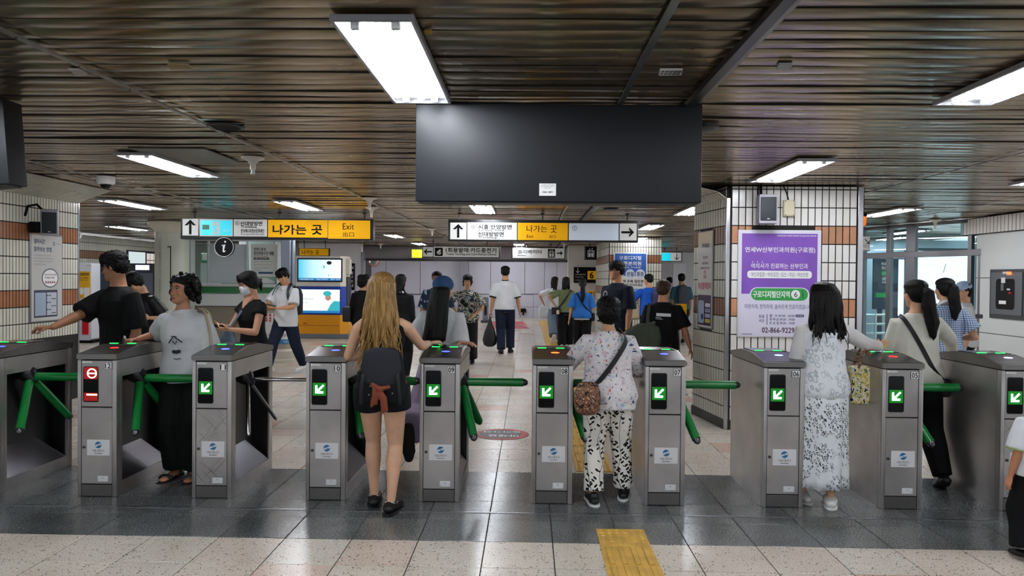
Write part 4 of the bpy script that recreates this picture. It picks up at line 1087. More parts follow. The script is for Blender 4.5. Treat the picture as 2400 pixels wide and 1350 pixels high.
# green first aid box style device seen through the left pane
gd = empty('green_call_box', at(463, 664, BY + 1.0), 0, 'green and white call box seen through the booth glass', 'call box'); P2 = Px(BY + .6, gd)
x0, z0, x1, z1 = P2.r(450, 615, 490, 592); obj('housing', bx(x0, 0, z0, x1, .15, z1, .02, 2), mat('box_green', '#2a8a55', .35), gd)
x0, z0, x1, z1 = P2.r(454, 609, 477, 594); obj('label_plate', bx(x0, -.006, z0, x1, .0, z1, .003), M_white, gd); x0, z0, x1, z1 = P2.r(479, 612, 489, 594); obj('paper_slot', bx(x0, -.01, z0, x1, .0, z1, .003), M_white, gd)
x0, z0, x1, z1 = P2.r(450, 664, 490, 616); obj('shelf_unit', bx(x0, .0, z0 - 0.02, x1, .2, z1), mat('shelf_pale', '#c3cacb', .5), gd)
# booth poster
bp = empty('line_opening_poster', at(618, 655, BY - .02), 0, 'pale poster about a line opening taped to the booth glass', 'poster'); P = Px(BY - .02, bp)
x0, z0, x1, z1 = P.r(588, 667, 649, 572); obj('sheet', bx(x0, -.004, z0, x1, .015, z1), mat('poster_pale_green', '#d7dbd6', .5), bp)
ptext(P, bp, [('인천1호선', 595, 580.5, 623, 588, .04), ('검단연장구간 개통', 595, 590, 642, 598, .04)], mat('ink_teal', '#17323a', .5), .005)
ptext(P, bp, [('서비스 안내 · 2025.6.28 개통', 595, 600, 628, 603, .02)], mat('ink_red', '#a83a3a', .5), .005)
x0, z0, x1, z1 = P.r(595, 609, 631, 603.5); q = obj('heading_bar', bx(x0, -.0055, z0, x1, -.003, z1), mat('ink_navy', ''), bp); ptext(P, q, [('새로운 노선을 이용하세요', 598, 604.5, 628, 608)], M_white, .0062)
ptext(P, bp, [('신설역 세 곳 · 첫차와 막차 시간을 확인하세요', 595, 612, 640, 614.5), ('열차 운행 구간과 배차 간격', 595, 619, 636, 622), ('검단호수공원 신검단중앙 아라', 597, 626, 634, 629), ('환승 안내', 597, 631, 612, 634), ('문의', 597, 637, 604, 640)], mat('ink_grey', ''), .005)
x0, z0, x1, z1 = P.r(606, 642, 640, 637); obj('blue_bar', bx(x0, -.0055, z0, x1, -.003, z1), mat('ink_deepblue', '#1d4a78', .5), bp)
x0, z0, x1, z1 = P.r(589, 666, 648, 648); tr = obj('train_picture', bx(x0, -.0055, z0, x1, -.003, z1), mat('picture_green', '#8fae9c', .5), bp)
x0, z0, x1, z1 = P.r(601, 664, 644, 651); w = x1 - x0; h = z1 - z0
bm = prism(bmnew(), [(x0, z0), (x1, z0), (x1, z0 + h * .35), (x0 + w * .55, z0 + h), (x0 + w * .1, z0 + h * .95)], 'y', -.0065, -.005); obj('train_body', bm, mat('picture_white', '#d3dad8', .5), tr)
bm = prism(bmnew(), [(x0 + w * .04, z0 + h * .3), (x0 + w * .3, z0 + h * .3), (x0 + w * .32, z0 + h * .88), (x0 + w * .1, z0 + h * .85)], 'y', -.0072, -.006); obj('train_window', bm, mat('ink_navy', ''), tr)
# banner wrapped round bollard column
cpos = at(656, 845, 13.7)
bc = empty('banner_column', (cpos.x, 13.7, 0), 0, 'waist high round column wrapped in a white printed banner', 'column')
def lathe(prof, n=32):
    bm = bmnew(); R = [[bm.verts.new((r * math.cos(2 * PI * i / n), r * math.sin(2 * PI * i / n), z)) for i in range(n)] for r, z in prof]
    for a, b in zip(R, R[1:]):
        for i in range(n): bm.faces.new((a[i], a[(i + 1) % n], b[(i + 1) % n], b[i]))
    bm.faces.new(R[0][::-1]); bm.faces.new(R[-1]); return bm
obj('stone_base', lathe([(.37, 0), (.37, .05), (.335, .06), (.335, .20), (.30, .24)]), mat('stone_ivory', '#ccc6b6', .5), bc, .6)
obj('stone_shaft', lathe([(.295, .2), (.295, .92)]), mat('stone_beige', '#a89b89', .5), bc, .6)
obj('banner', lathe([(.302, .335), (.302, .90)]), M_paper, bc, .6)
obj('blue_band', lathe([(.304, .335), (.304, .42)]), mat('banner_blue', '#3a86c0', .5), bc, .6)
def curved(bm, s, a0, a1, z0, z1, r, bold=.03):
    vs, fs, u0, u1, w0, w1 = glyphs(s, bold); nv = []
    for v in vs:
        a = math.radians(a0 + (a1 - a0) * (v.x - u0) / (u1 - u0)); nv.append(bm.verts.new((r * math.sin(a), -r * math.cos(a), z0 + (z1 - z0) * (v.y - w0) / (w1 - w0))))
    for f in fs:
        try: bm.faces.new([nv[i] for i in f])
        except ValueError: pass
bm = bmnew()
for i in range(8):
    a0, a1 = math.radians(-70 + 18 * i), math.radians(-70 + 18 * (i + 1))
    bm.faces.new([bm.verts.new((.304 * math.sin(a), -.304 * math.cos(a), z)) for a, z in ((a0, .74), (a1, .74), (a1, .885), (a0, .885))])
obj('red_panel', bm, mat('banner_red', '#c8282c', .5), bc)
bm = bmnew(); curved(bm, '신안산선 공사', -66, 70, .765, .86, .306, .04); obj('lettering', bm, M_paper, bc)
bm = bmnew(); curved(bm, '안내드립니다 이용불편', -10, 80, .60, .68, .306, .04); curved(bm, '인근 출구 이용', -66, 10, .46, .53, .306, .03); curved(bm, '인근 통행에 주의하시기 바랍니다', 15, 80, .46, .52, .306, .02); curved(bm, '우회 통로', 40, 80, .55, .59, .306, .03); obj('lettering', bm, M_ink, bc)
bm = bmnew(); curved(bm, '서울교통공사', 28, 72, .355, .40, .306, .03); obj('lettering', bm, M_paper, bc)
# round cream column of the booth corner
cp = at(403, 836, 13.9)
cc = empty('round_column', (cp.x, 13.9, 0), 0, 'round cream column with a flared head left of the booth', 'column')
obj('shaft', lathe([(.30, 0), (.30, 2.36)], 36), mat('column_cream', '#c9cdbd', .4, var=.04, vs=2), cc, .6)
obj('capital', lathe([(.30, 2.36), (.33, 2.42), (.40, 2.47), (.42, 2.50), (.42, CEIL)], 36), mat('column_cap', '#dcdac6', .4), cc, .6)
bm = bmnew()
for k in range(9):
    z0 = .9 + .16 * k
    for a0 in (-18,):
        a, b = math.radians(a0 - 5), math.radians(a0 + 5)
        vs = [bm.verts.new((.304 * math.sin(t), -.304 * math.cos(t), z)) for t, z in ((a, z0), (b, z0), (b, z0 + .145), (a, z0 + .145))]; bm.faces.new(vs)
tag(obj('mirror_strip', bm, mat('strip_mirror', '#e3e4e6', .12, .6), cc), kind='stuff')
bm = bmnew(); cyl(bm, (.12, -.31, 1.2), (.12, -.31, 2.1), .008, n=8); box(bm, .06, -.315, 2.08, .125, -.305, 2.095); obj('conduit', bm, M_ink, cc)
# booth side panel between the column and the counter
sp_ = tag(obj('wall_booth_side', bx(at(418, 700, 14.3).x, 14.3, 0, at(446, 700, 14.3).x, 14.5, CEIL), mat('booth_side', '#aeb6b0', .4)), kind='structure')

# ---------------- left background: white kiosk, machines, clock, door window
wkY = 16.8
wk = empty('poster_kiosk', (at(195, 806, wkY).x, wkY, 0), 0, 'white standing kiosk with a yellow poster and red panel', 'kiosk'); P = Px(wkY, wk)
x0, z0, x1, z1 = P.r(177, 806, 214, 615); obj('base', bx(x0 - .02, -.03, 0, x1 + .03, .4, .06, .005), M_ink, wk)
obj('cabinet', prism(bmnew(), rrect(x0, .06, x1, z1, .05), 'y', 0, .35), mat('kiosk_white', '#dfe2ea', .3), wk)
x0, z0, x1, z1 = P.r(184, 699, 212, 636); yp = obj('yellow_poster', bx(x0, -.012, z0, x1, .0, z1, .003), mat('poster_gold', '#e0ac22', .5), wk)
ptext(P, yp, [('소방안전', 187, 640, 209, 646, .05), ('비상시 사용하세요', 187, 650, 208, 653, .02), ('안전한 우리 역', 187, 655, 205, 658, .02)], M_ink, .0125)
x0, z0, x1, z1 = P.r(198, 697, 211, 674); obj('card_picture', bx(x0, -.014, z0, x1, -.011, z1), M_paper, yp)
c = P.x(192, 682), P.z(682, 192); bm = prism(bmnew(), disc_pts(c[0], c[1], .055, .085, 14), 'y', -.0145, -.011); obj('blank_shape', bm, M_paper, yp)
x0, z0, x1, z1 = P.r(193, 784, 208, 744); obj('red_panel', bx(x0, -.012, z0, x1, 0, z1, .003), mat('panel_red', '#d8202a', .4), wk)
ptext(P, wk, [('서울교통', 203, 621, 211, 623.5)], M_ink, .001)
for k, (a, b, lab) in enumerate(((216, 288, 'dark locker machine behind the man in the black T-shirt'), (292, 362, 'dark vending machine with a bright display behind the stooping person'))):
    Y = 17.6
    r = empty('vending_machine', (at((a + b) / 2, 806, Y).x, Y, 0), 0, lab, 'machine'); P = Px(Y, r)
    x0, z0, x1, z1 = P.r(a, 806, b, 617); obj('cabinet', bx(x0, 0, 0, x1, .7, z1, .01), mat('machine_navy', '#23252f', .35), r)
    x0, z0, x1, z1 = P.r(a + 4, 700, b - 4, 640); obj('window', bx(x0, -.012, z0, x1, 0, z1, .004), mat('machine_grey', '#4a4e5b', .2), r)
    x0, z0, x1, z1 = P.r(a + 26, 633, b - 12, 621); obj('display', bx(x0, -.014, z0, x1, 0, z1, .003), emis('machine_light', '#e8eef6', .35) if k else mat('machine_grey', ''), r)
ck = empty('dome_mirror', at(181, 551, 16.0), 0, 'small round white device on the far left wall by the corner', 'mirror')
bm = bmnew(); ell(bm, (0, 0, 0), V((.10, 0, 0)), V((0, .05, 0)), V((0, 0, .10)), 16, 8); obj('shell', bm, M_white, ck, 9); bm = bmnew(); ell(bm, (.02, -.035, 0), V((.06, 0, 0)), V((0, .03, 0)), V((0, 0, .06)), 14, 8); obj('lens', bm, M_black, ck, 9)
bm = bmnew(); cyl(bm, (0, 0, .09), (0, 0, CEIL - ck.location.z + .01), .02, n=8); obj('stem', bm, M_white, ck)
# lit doorway in the far left wall
dw_ = tag(link('window_1', None), kind='structure'); fx = -10.585
obj('window_frame', bx(fx - .02, 19.4, 1.55, fx + .03, 21.2, 2.22), mat('frame_dark2', '#2a2624', .5), dw_)
obj('pane', bx(fx + .03, 19.45, 1.58, fx + .035, 20.3, 2.18), emis('lit_window', '#dfeef0', .25), dw_)
for i in range(4):
    for j in range(3): obj('pane', bx(fx + .03, 20.38 + .2 * i, 1.58 + .2 * j, fx + .036, 20.55 + .2 * i, 1.76 + .2 * j), emis('lit_pane', '#f3e9e2', .2), dw_)

# ---------------- ceiling devices
def funnel(px, py, lab, s=1.0):
    p = at(px, py, 1.0); d = p - CAM; t = (CEIL - CAM.z) / d.z; q = CAM + d * t
    r = empty('ceiling_nozzle', (q.x, q.y, CEIL), 0, lab, 'ceiling device', 'flared white ceiling nozzles')
    bm = lathe([(.105 * s, -.001), (.10 * s, -.012), (.05 * s, -.03), (.027 * s, -.055), (.024 * s, -.10)], 20); obj('cup', bm, mat('nozzle_ivory', '#d7d3c6', .4), r, .8)
    bm = lathe([(.018 * s, -.10), (.018 * s, -.14), (.004, -.142)], 12); obj('tip', bm, M_white, r, .8)
for a in ((593, 369, 'flared white nozzle on the ceiling right of the access hatch'), (866, 464, 'flared white nozzle on the ceiling, nearer of the pair left of the black screen'), (871, 486, 'flared white nozzle on the ceiling, farther of the pair left of the black screen'),
          (1013, 536, 'small flared nozzle on the ceiling left of the right exit sign'), (1322, 571, 'small flared nozzle above the lift sign'), (892, 571, 'small flared nozzle above the grey lintel'), (2192, 515, 'flared nozzle on the ceiling above the glass doors')): funnel(*a, s=.9)
q = at(248, 414, 1.0); d = q - CAM; q = CAM + d * ((CEIL - CAM.z) / d.z)
r = empty('dome_camera', (q.x, q.y, CEIL), 0, 'white dome camera on the ceiling by the left tiled wall', 'camera')
obj('base', lathe([(.085, 0), (.085, -.06), (.078, -.075), (.06, -.08)], 24), M_white, r, .7); bm = bmnew(); ell(bm, (0, 0, -.075), V((.055, 0, 0)), V((0, .055, 0)), V((0, 0, .055)), 18, 10); obj('dome', bm, M_black, r, 9)
def ceil_pt(px, py):
    d = at(px, py, 1.0) - CAM; return CAM + d * ((CEIL - CAM.z) / d.z)
q = ceil_pt(527, 296); r = empty('ceiling_downlight', (q.x, q.y, CEIL), 0, 'dark round hole fitting in the ceiling near the pale strip', 'downlight')
obj('ring', lathe([(.125, 0), (.125, -.008), (.105, -.012), (.10, -.004)], 28), M_dark, r, .6); obj('opening', lathe([(.10, -.003), (.09, -.005)], 28), mat('void_black', ''), r)
q = ceil_pt(1652, 295); r = empty('ceiling_downlight', (q.x, q.y, CEIL), 0, 'small dark fitting on the ceiling right of the black screen', 'downlight')
obj('ring', lathe([(.09, 0), (.09, -.02), (.06, -.03)], 24), M_dark, r, .6)
q = ceil_pt(1432, 490); r = empty('ceiling_downlight', (q.x, q.y, CEIL), 0, 'dark round fitting on the ceiling above the right exit sign', 'downlight')
obj('ring', lathe([(.11, 0), (.11, -.012), (.09, -.016)], 24), M_dark, r, .6)
def ceil_plate(name, pxs, m, lab, cat, t=.004, txt=None):
    pts = [ceil_pt(*p) for p in pxs]; c = sum(pts, V()) / len(pts)
    r = tag(obj(name, prism(bmnew(), [(p.x - c.x, p.y - c.y) for p in pts], 'z', -t, .006), m, None, None, (c.x, c.y, CEIL)), lab, cat)
    return r, c, pts
ceil_plate('access_hatch', ((300, 347), (480, 349), (562, 381), (420, 384)), mat('hatch_grey', '#6e6c62', .4, .3), 'flat grey access hatch in the ceiling beside a light', 'hatch', .003)
stk, c, pts = ceil_plate('ceiling_sticker', ((1547, 163), (1600, 163), (1597, 175), (1544, 176)), M_paper, 'white sticker with two rows of black letters on the ceiling', 'sticker', .003)
bm = bmnew(); w = abs(pts[1].x - pts[0].x); h = abs(pts[3].y - pts[0].y)
for k in range(2): put_text(bm, 'ㅇㅁ스크모', -w * .44, -h * .36 + h * .40 * k, w * .44, -h * .08 + h * .40 * k, -.0035, .04, horiz=True)
obj('lettering', bm, M_ink, stk)
ceil_plate('ceiling_sticker', ((1826, 150), (1858, 150), (1850, 163), (1818, 163)), mat('sticker_grey', '#a9abab', .5), 'grey paper scrap stuck on the ceiling right of the dark rail', 'sticker', .003)
ceil_plate('ceiling_sticker', ((995, 73), (1012, 72), (1013, 79), (996, 80)), mat('sticker_gold', '#b9951f', .5), 'tiny yellow label beside the large ceiling light', 'sticker', .003)
ceil_plate('ceiling_sticker', ((392, 150), (440, 152), (450, 160), (400, 162)), mat('sticker_tan', '#9a8350', .5), 'tan paper scrap on the left ceiling', 'sticker', .003)
ceil_plate('ceiling_sticker', ((160, 163), (185, 163), (205, 174), (180, 176)), mat('sticker_pale', '#b9b6ae', .5), 'pale label on the left ceiling beside the metal strip', 'sticker', .003)

# ---------------- speakers, junction box, beacon
def speaker(name, c, rz, tilt, w, h, d, lab):
    r = empty(name, c, 0, lab, 'speaker'); r.rotation_euler = (tilt, 0, rz)
    obj('cabinet', bx(-w / 2, -d / 2, -h / 2, w / 2, d / 2, h / 2, .014, 2), mat('speaker_grey', '#9a97a0', .5), r, .6)
    obj('grille', bx(-w / 2 + .012, -d / 2 - .006, -h / 2 + .03, w / 2 - .012, -d / 2 + .01, h / 2 - .03, .006, 2), mat('grille_black', '#1a1d26', .6, bump=.3, bs=400, bd=.001), r, .6)
    obj('badge', bx(-.012, -d / 2 - .008, -h / 2 + .045, .012, -d / 2 - .005, -h / 2 + .052), M_sil, r)
    return r
p = at(1798, 491, PY0 - .16)
sp1 = speaker('wall_speaker', p, math.radians(-8), math.radians(0), .18, .30, .16, 'grey box speaker mounted high on the white tiled pillar')
bm = bmnew(); tube(bm, [(-.04, .17, .32), (-.05, .10, .25), (-.05, .06, .10)], [.014, .014, .014], 8); tube(bm, [(-.06, .165, .30), (-.075, .12, .2), (-.06, .06, -.08)], [.008, .008, .008], 8); obj('bracket', bm, M_ink, sp1, .8)
p = at(66, 521, 8.45); p.x = LWX + .22
sp2 = speaker('wall_speaker', p, math.radians(28), math.radians(6), .17, .30, .18, 'grey box speaker on a curved arm on the left tiled wall')
bm = bmnew(); tube(bm, [(-.22, -.16, .08), (-.2, -.12, .18), (-.12, -.05, .20), (-.06, .06, .12), (-.06, .08, .0)], [.014] * 5, 8); box(bm, -.20, -.05, -.12, -.05, .1, .0, .004); obj('bracket', bm, M_ink, sp2, .8)
x = at(1848, 488, PY0 - .03)
jb = empty('junction_box', x, 0, 'cream junction box with a cable on the tiled pillar', 'junction box')
obj('box', bx(-.055, -.03, -.085, .055, .022, .085, .006, 2), mat('box_cream', '#cfc4a6', .45), jb, .6)
obj('lid', bx(-.05, -.036, -.08, .05, -.03, .08, .003), mat('box_cream2', '#d9cfb2', .45), jb)
for sx in (-.042, .042):
    for sz in (-.072, .072):
        bm = bmnew(); cyl(bm, (sx, -.036, sz), (sx, -.039, sz), .005, n=8); obj('screw', bm, M_dark, jb)
bm = bmnew(); tube(bm, [(0, .0, .08), (-.02, .005, .16), (-.07, .012, .27)], [.007] * 3, 8); obj('cable', bm, M_ink, jb, .8)
po = empty('steel_pole', (at(2008, 700, PY0 + .1).x, PY0 + .1, 0), 0, 'stainless steel pole standing at the right end of the pillar', 'pole')
bm = bmnew(); cyl(bm, (0, 0, 0), (0, 0, CEIL), .036, n=20); obj('tube', bm, chrome, po, .6); bm = bmnew(); cyl(bm, (0, 0, 0), (0, 0, .04), .06, n=20); obj('foot', bm, steel, po, .6); bm = bmnew(); cyl(bm, (0, 0, 1.75), (0, 0, 1.77), .039, n=20); obj('joint_ring', bm, steel, po, .6)
be = empty('warning_beacon', at(2021, 517, 8.6), 0, 'orange beacon lamp hanging beside the steel pole', 'lamp')
bm = bmnew(); tube(bm, [(0, 0, -.03), (0, 0, .04)], [.042, .046], 14); obj('lens', bm, mat('beacon_orange', '#d9741a', .2, emit='#ff7a10', es=.15), be, .8); bm = bmnew(); cyl(bm, (0, 0, .05), (0, 0, CEIL - be.location.z), .02, n=8); obj('stem', bm, M_ink, be); obj('cap', lathe([(.05, .045), (.05, .075), (.02, .09)], 16), M_ink, be, .7)

# ---------------- right: panel box on the wall, glass door partition, light box
fb = empty('equipment_panel', (RWX - .02, 10.9, 0), -PI / 2, 'grey wall cabinet with a dark window and red light', 'cabinet')
fz0, fz1 = at(2349, 748, 10.9).z, at(2349, 631, 10.9).z
fw = .40
obj('surround', bx(-fw, -.03, fz0, fw, .0, fz1, .006), mat('cabinet_dark', '#57585c', .35, .6), fb)
dr = obj('door', bx(-fw + .05, -.045, fz0 + .06, fw - .05, -.03, fz1 - .04, .006), mat('cabinet_grey', '#77787c', .35, .5), fb)
gl_ = obj('window', prism(bmnew(), rrect(-.22, fz0 + .14, .20, fz1 - .14, .05), 'y', -.048, -.044), M_black, dr)
for (x, z, w, h, m) in ((.08, .50, .05, .022, EM['orange']), (-.05, .40, .045, .04, M_sil), (.07, .27, .035, .012, M_sil), (.1, .22, .03, .012, EM['redbg']), (-.06, .08, .08, .025, M_paper), (-.07, .30, .03, .05, mat('cabinet_grey', ''))):
    obj('instrument', bx(x - w, -.052, fz0 + .16 + z - h, x + w, -.047, fz0 + .16 + z + h), m, dr)
obj('name_plate', bx(-.07, -.048, fz1 - .035 - .03, .07, -.044, fz1 - .035), M_sil, dr)
# partition line
A_ = at(2316, 700, 11.5); B_ = at(2018, 700, 13.9); A_.z = B_.z = 0
pd = B_ - A_; PL = pd.length; prz = math.atan2(-pd.y, -pd.x)
gp = empty('glass_partition', (B_.x, B_.y, 0), prz, 'steel framed glass partition with doors on the right', 'partition')
M_pf = mat('partition_steel', '#6f6e70', .3, .85); M_pg = glass('partition_glass', (.80, .93, .95, 1))
def pu(px):
    """position along the partition of the sight line through px"""
    d = at(px, 640, 1.0) - CAM; d.z = 0
    ux = (A_ - B_).normalized(); den = d.x * ux.y - d.y * ux.x
    return ((B_.x - 0) * d.y - (B_.y - 0) * d.x) / (-(ux.x * d.y - ux.y * d.x))
def uvw(px): return pu(px)
HZ = 1.98
posts = [(2018, 2028), (2080, 2090), (2126, 2147), (2271, 2280), (2296, 2303), (2309, 2317)]
us = []
for a, b in posts:
    u0, u1 = sorted((pu(a), pu(b))); us.append((u0, u1)); obj('post', bx(u0, -.04, 0, u1, .04, CEIL if a not in (2296,) else HZ, .004), M_pf, gp)
obj('header_rail', bx(0, -.045, HZ, PL, .045, HZ + .10, .004), M_pf, gp); obj('top_rail', bx(0, -.04, CEIL - .06, PL, .04, CEIL - .002, .004), M_pf, gp)
for (a, b), (c, d_) in zip(us, us[1:]):
    if c - b < .02: continue
    obj('pane', bx(b, -.006, .02, c, .006, HZ), M_pg, gp); obj('pane', bx(b, -.006, HZ + .1, c, .006, CEIL - .06), M_pg, gp)
u0, u1 = us[3][1], us[4][0]; obj('push_bar', bx(u0 - .02, -.07, 1.02, PL - .02, -.03, 1.08, .006), mat('bar_dark', '#3d3b3c', .35, .5), gp)
lbY = 16.2
lb = empty('light_box', (at(2207, 850, lbY).x, lbY, 0), 0, 'large glowing white light box behind the glass', 'light box'); P = Px(lbY, lb)
x0, z0, x1, z1 = P.r(2140, 712, 2276, 588); obj('housing', bx(x0 - .04, 0, .02, x1 + .04, .3, z1 + .06, .01), mat('lightbox_dark', '#4d5660', .4, .3), lb)
sc_ = obj('panel', bx(x0, -.015, z0, x1, 0, z1, .002), emis('lightbox_white', '#eaf4ff', .55), lb)
bm = bmnew(); a, b = (P.x(2210, 639), P.z(639, 2210)), (P.x(2216, 618), P.z(618, 2216)); box(bm, 0, 0, 0, .001, .001, .001)
bm.clear(); bm.faces.new([bm.verts.new(v) for v in ((a[0] - .006, -.017, a[1]), (a[0] + .006, -.017, a[1]), (b[0] + .006, -.017, b[1]), (b[0] - .006, -.017, b[1]))]); obj('dark_stroke', bm, M_ink, lb)
l2 = empty('light_box', (at(2116, 850, 16.6).x, 16.6, 0), 0, 'narrow glowing light panel behind the glass left of the thick post', 'light box'); P = Px(16.6, l2)
x0, z0, x1, z1 = P.r(2106, 740, 2130, 608); obj('panel', bx(x0, -.015, z0, x1, 0, z1, .002), emis('lightbox_white', ''), l2); obj('housing', bx(x0 - .03, 0, 0, x1 + .03, .2, z1 + .03, .005), mat('lightbox_dark', ''), l2)
l3 = empty('direction_board', (at(2066, 850, 16.4).x, 16.4, 0), 0, 'dark sign board with white and green marks behind the glass', 'sign'); P = Px(16.4, l3)
x0, z0, x1, z1 = P.r(2050, 725, 2080, 606); obj('board', bx(x0, 0, z0, x1, .1, z1, .006), mat('board_slate', '#33404a', .4), l3)
obj('stand', bx(x0 + .1, .03, 0, x1 - .1, .07, z0), mat('board_slate', ''), l3)
x0, z0, x1, z1 = P.r(2052, 697, 2079, 686); obj('green_band', bx(x0, -.006, z0, x1, 0, z1), M_pgreen, l3)
ptext(P, l3, [('타', 2066, 615, 2077, 622, .03), ('는', 2066, 624, 2077, 631, .03), ('곳', 2066, 650, 2077, 657, .03), ('승강장', 2067, 659, 2077, 664, .02)], M_paper, .003)
c = P.x(2071, 641), P.z(641, 2071); plate('line_badge', disc_pts(c[0], c[1], .05), -.006, 0, mat('badge_green', '#35a25c', .5), l3)
rl = empty('handrail', (at(2045, 800, 14.8).x, 14.8, 0), 0, 'pale steel handrail behind the glass doors', 'handrail')
for k in range(3): bm = bmnew(); cyl(bm, (-.3, 0, .55 + .18 * k), (.35, 0, .55 + .18 * k), .022, n=10); obj('bar', bm, mat('rail_pale', '#c9d8d8', .3, .5), rl, .6)
for x in (-.28, .05, .33): bm = bmnew(); cyl(bm, (x, 0, 0), (x, 0, .95), .025, n=10); obj('post', bm, mat('rail_pale', ''), rl, .6)

# ---------------- things on the hall floor and back wall
dec = empty('floor_sticker', (*floor_at(1177, 1018).xy, .001), 0, 'red oval warning sticker on the floor behind the gates', 'sticker')
ea = floor_at(1114, 1018); eb = floor_at(1240, 1018); ec = floor_at(1177, 1005); ed = floor_at(1177, 1031); rx, ry = (eb.x - ea.x) / 2, (ec.y - ed.y) / 2
def flat(name, pts, z, m, par): return obj(name, prism(bmnew(), pts, 'z', z - .0008, z), m, par)
flat('sheet', disc_pts(0, 0, rx, ry, 40), .0012, mat('sticker_edge', '#3a1518', .5), dec); flat('red_field', disc_pts(0, 0, rx * .975, ry * .96, 40), .0022, mat('sticker_red', '#b8433f', .5, var=.2, vs=12), dec)
flat('grey_field', disc_pts(-.02, 0, rx * .78, ry * .74, 40), .0032, mat('sticker_slate', '#5b5560', .5, var=.2, vs=14), dec)
bm = bmnew(); put_text(bm, '들어가지', -rx * .68, .06, rx * .7, ry * .5, .0038, .05, flip=True, horiz=True); put_text(bm, '마세요', -rx * .5, -ry * .52, rx * .6, -.03, .0038, .05, flip=True, horiz=True)
obj('lettering', bm, M_paper, dec)
ra = empty('floor_arrow', (*floor_at(1215, 762).xy, .001), 0, 'red chevron arrows on the floor near the back wall', 'floor marking')
for (y0, y1, tip) in ((770.5, 763, 1242), (762, 753.5, 1237)):
    a = floor_at(1150, y0); b = floor_at(tip, y0); c = floor_at(tip - 14, y1); d = floor_at(1150, y1); o = ra.location
    flat('arrow', [(p.x - o.x, p.y - o.y) for p in (a, b, c, d)], .001 + .0005, mat('floor_red', '#b82a34', .5), ra)
sd = empty('stand_sign', (*floor_at(1138, 756).xy, 0), 0, 'grey upright stand near the back wall beside the walking man', 'stand'); P = Px(sd.location.y, sd)
w = P.x(1146) - P.x(1138); zt_ = P.z(697)
obj('base', bx(-w * 1.3, -.2, 0, w * 1.3, .25, .09, .01), mat('stand_dark', '#4a4a50', .5), sd); obj('body', prism(bmnew(), rrect(-w * .85, .09, w * .85, zt_, .06), 'y', -.05, .06), mat('stand_grey', '#8d939c', .3, .5), sd); obj('recess', prism(bmnew(), rrect(-w * .35, .25, w * .35, zt_ - .3, .05), 'y', -.06, -.05), M_dark, sd)
sw = empty('wall_outlet', at(1226, 729, BWY - .05), 0, 'small black fitting on the back wall', 'fitting'); P = Px(BWY - .05, sw)
x0, z0, x1, z1 = P.r(1220, 732, 1233, 723); obj('body', bx(x0, -.1, z0, x1, .03, z1, .02), M_ink, sw); obj('spout', bx(x0 + .08, -.09, z0 - .12, x0 + .14, -.04, z0 + .01, .01), M_ink, sw)
mi = empty('round_mirror', at(876, 612, 28.5), 0, 'round convex mirror at the top left of the back wall', 'mirror')
bm = prism(bmnew(), disc_pts(0, 0, .22, n=24), 'y', 0, .04); obj('rim', bm, mat('mirror_rim', '#c06a4a', .4), mi); bm = bmnew(); ell(bm, (0, 0, 0), V((.19, 0, 0)), V((0, .05, 0)), V((0, 0, .19)), 20, 8); obj('face', bm, mat('mirror_face', '#c9c9cf', .08, .9), mi, 9); bm = bmnew(); cyl(bm, (0, .05, .1), (0, .05, CEIL - mi.location.z), .02, n=8); obj('stem', bm, M_dark, mi)
# ================================================================== PEOPLE
def lerp(a, b, t): return a + (b - a) * t
def interp(tab, t):
    if t <= tab[0][0]: return tab[0][1:]
    for p, q in zip(tab, tab[1:]):
        if t <= q[0]:
            f = (t - p[0]) / (q[0] - p[0]); f = f * f * (3 - 2 * f)
            return tuple(lerp(a, b, f) for a, b in zip(p[1:], q[1:]))
    return tab[-1][1:]
TORSO_F = [(-.16, .078, .060), (-.02, .100, .068), (.12, .097, .063), (.38, .076, .053), (.62, .090, .070), (.80, .094, .060), (.92, .067, .045), (1.0, .040, .036), (1.05, .033, .033)]
TORSO_M = [(-.16, .075, .058), (-.02, .092, .064), (.12, .090, .060), (.38, .086, .058), (.62, .102, .070), (.80, .108, .064), (.92, .074, .047), (1.0, .042, .037), (1.05, .035, .035)]
def ik(A, T, l1, l2, hint):
    d = T - A; L = max(1e-4, min(d.length, (l1 + l2) * .995)); u = d.normalized()
    x = (l1 * l1 - l2 * l2 + L * L) / (2 * L); hh = math.sqrt(max(0, l1 * l1 - x * x))
    n = hint - u * hint.dot(u); n = n.normalized() if n.length > 1e-5 else u.orthogonal().normalized()
    return A + u * x + n * hh, A + u * L
def fused(name, bm, m, voxel, parent, origin, smooth=2, extra=None):
    bmesh.ops.recalc_face_normals(bm, faces=bm.faces)
    bmesh.ops.translate(bm, vec=-origin, verts=bm.verts)
    o = obj(name, bm, m, parent)
    r = o.modifiers.new('remesh', 'REMESH'); r.mode = 'VOXEL'; r.voxel_size = voxel; r.use_smooth_shade = True
    if smooth:
        s = o.modifiers.new('smooth', 'SMOOTH'); s.factor = .5; s.iterations = smooth
    return o
class Person: pass
SKINS = {}
def skin(col):
    if col not in SKINS:
        k = NT('skin_' + col.strip('#')); c = srgb(col); pos = k.geo()
        nz = k.noise(pos, 14, 3); k.base(k.ramp(nz, [(.3, tuple(x * .88 for x in c[:3]) + (1,)), (.7, c)])); k.set(.55, 0, .35)
        k.b.inputs['Subsurface Weight'].default_value = .06; k.b.inputs['Subsurface Radius'].default_value = (.01, .004, .002)
        SKINS[col] = k.m
    return SKINS[col]
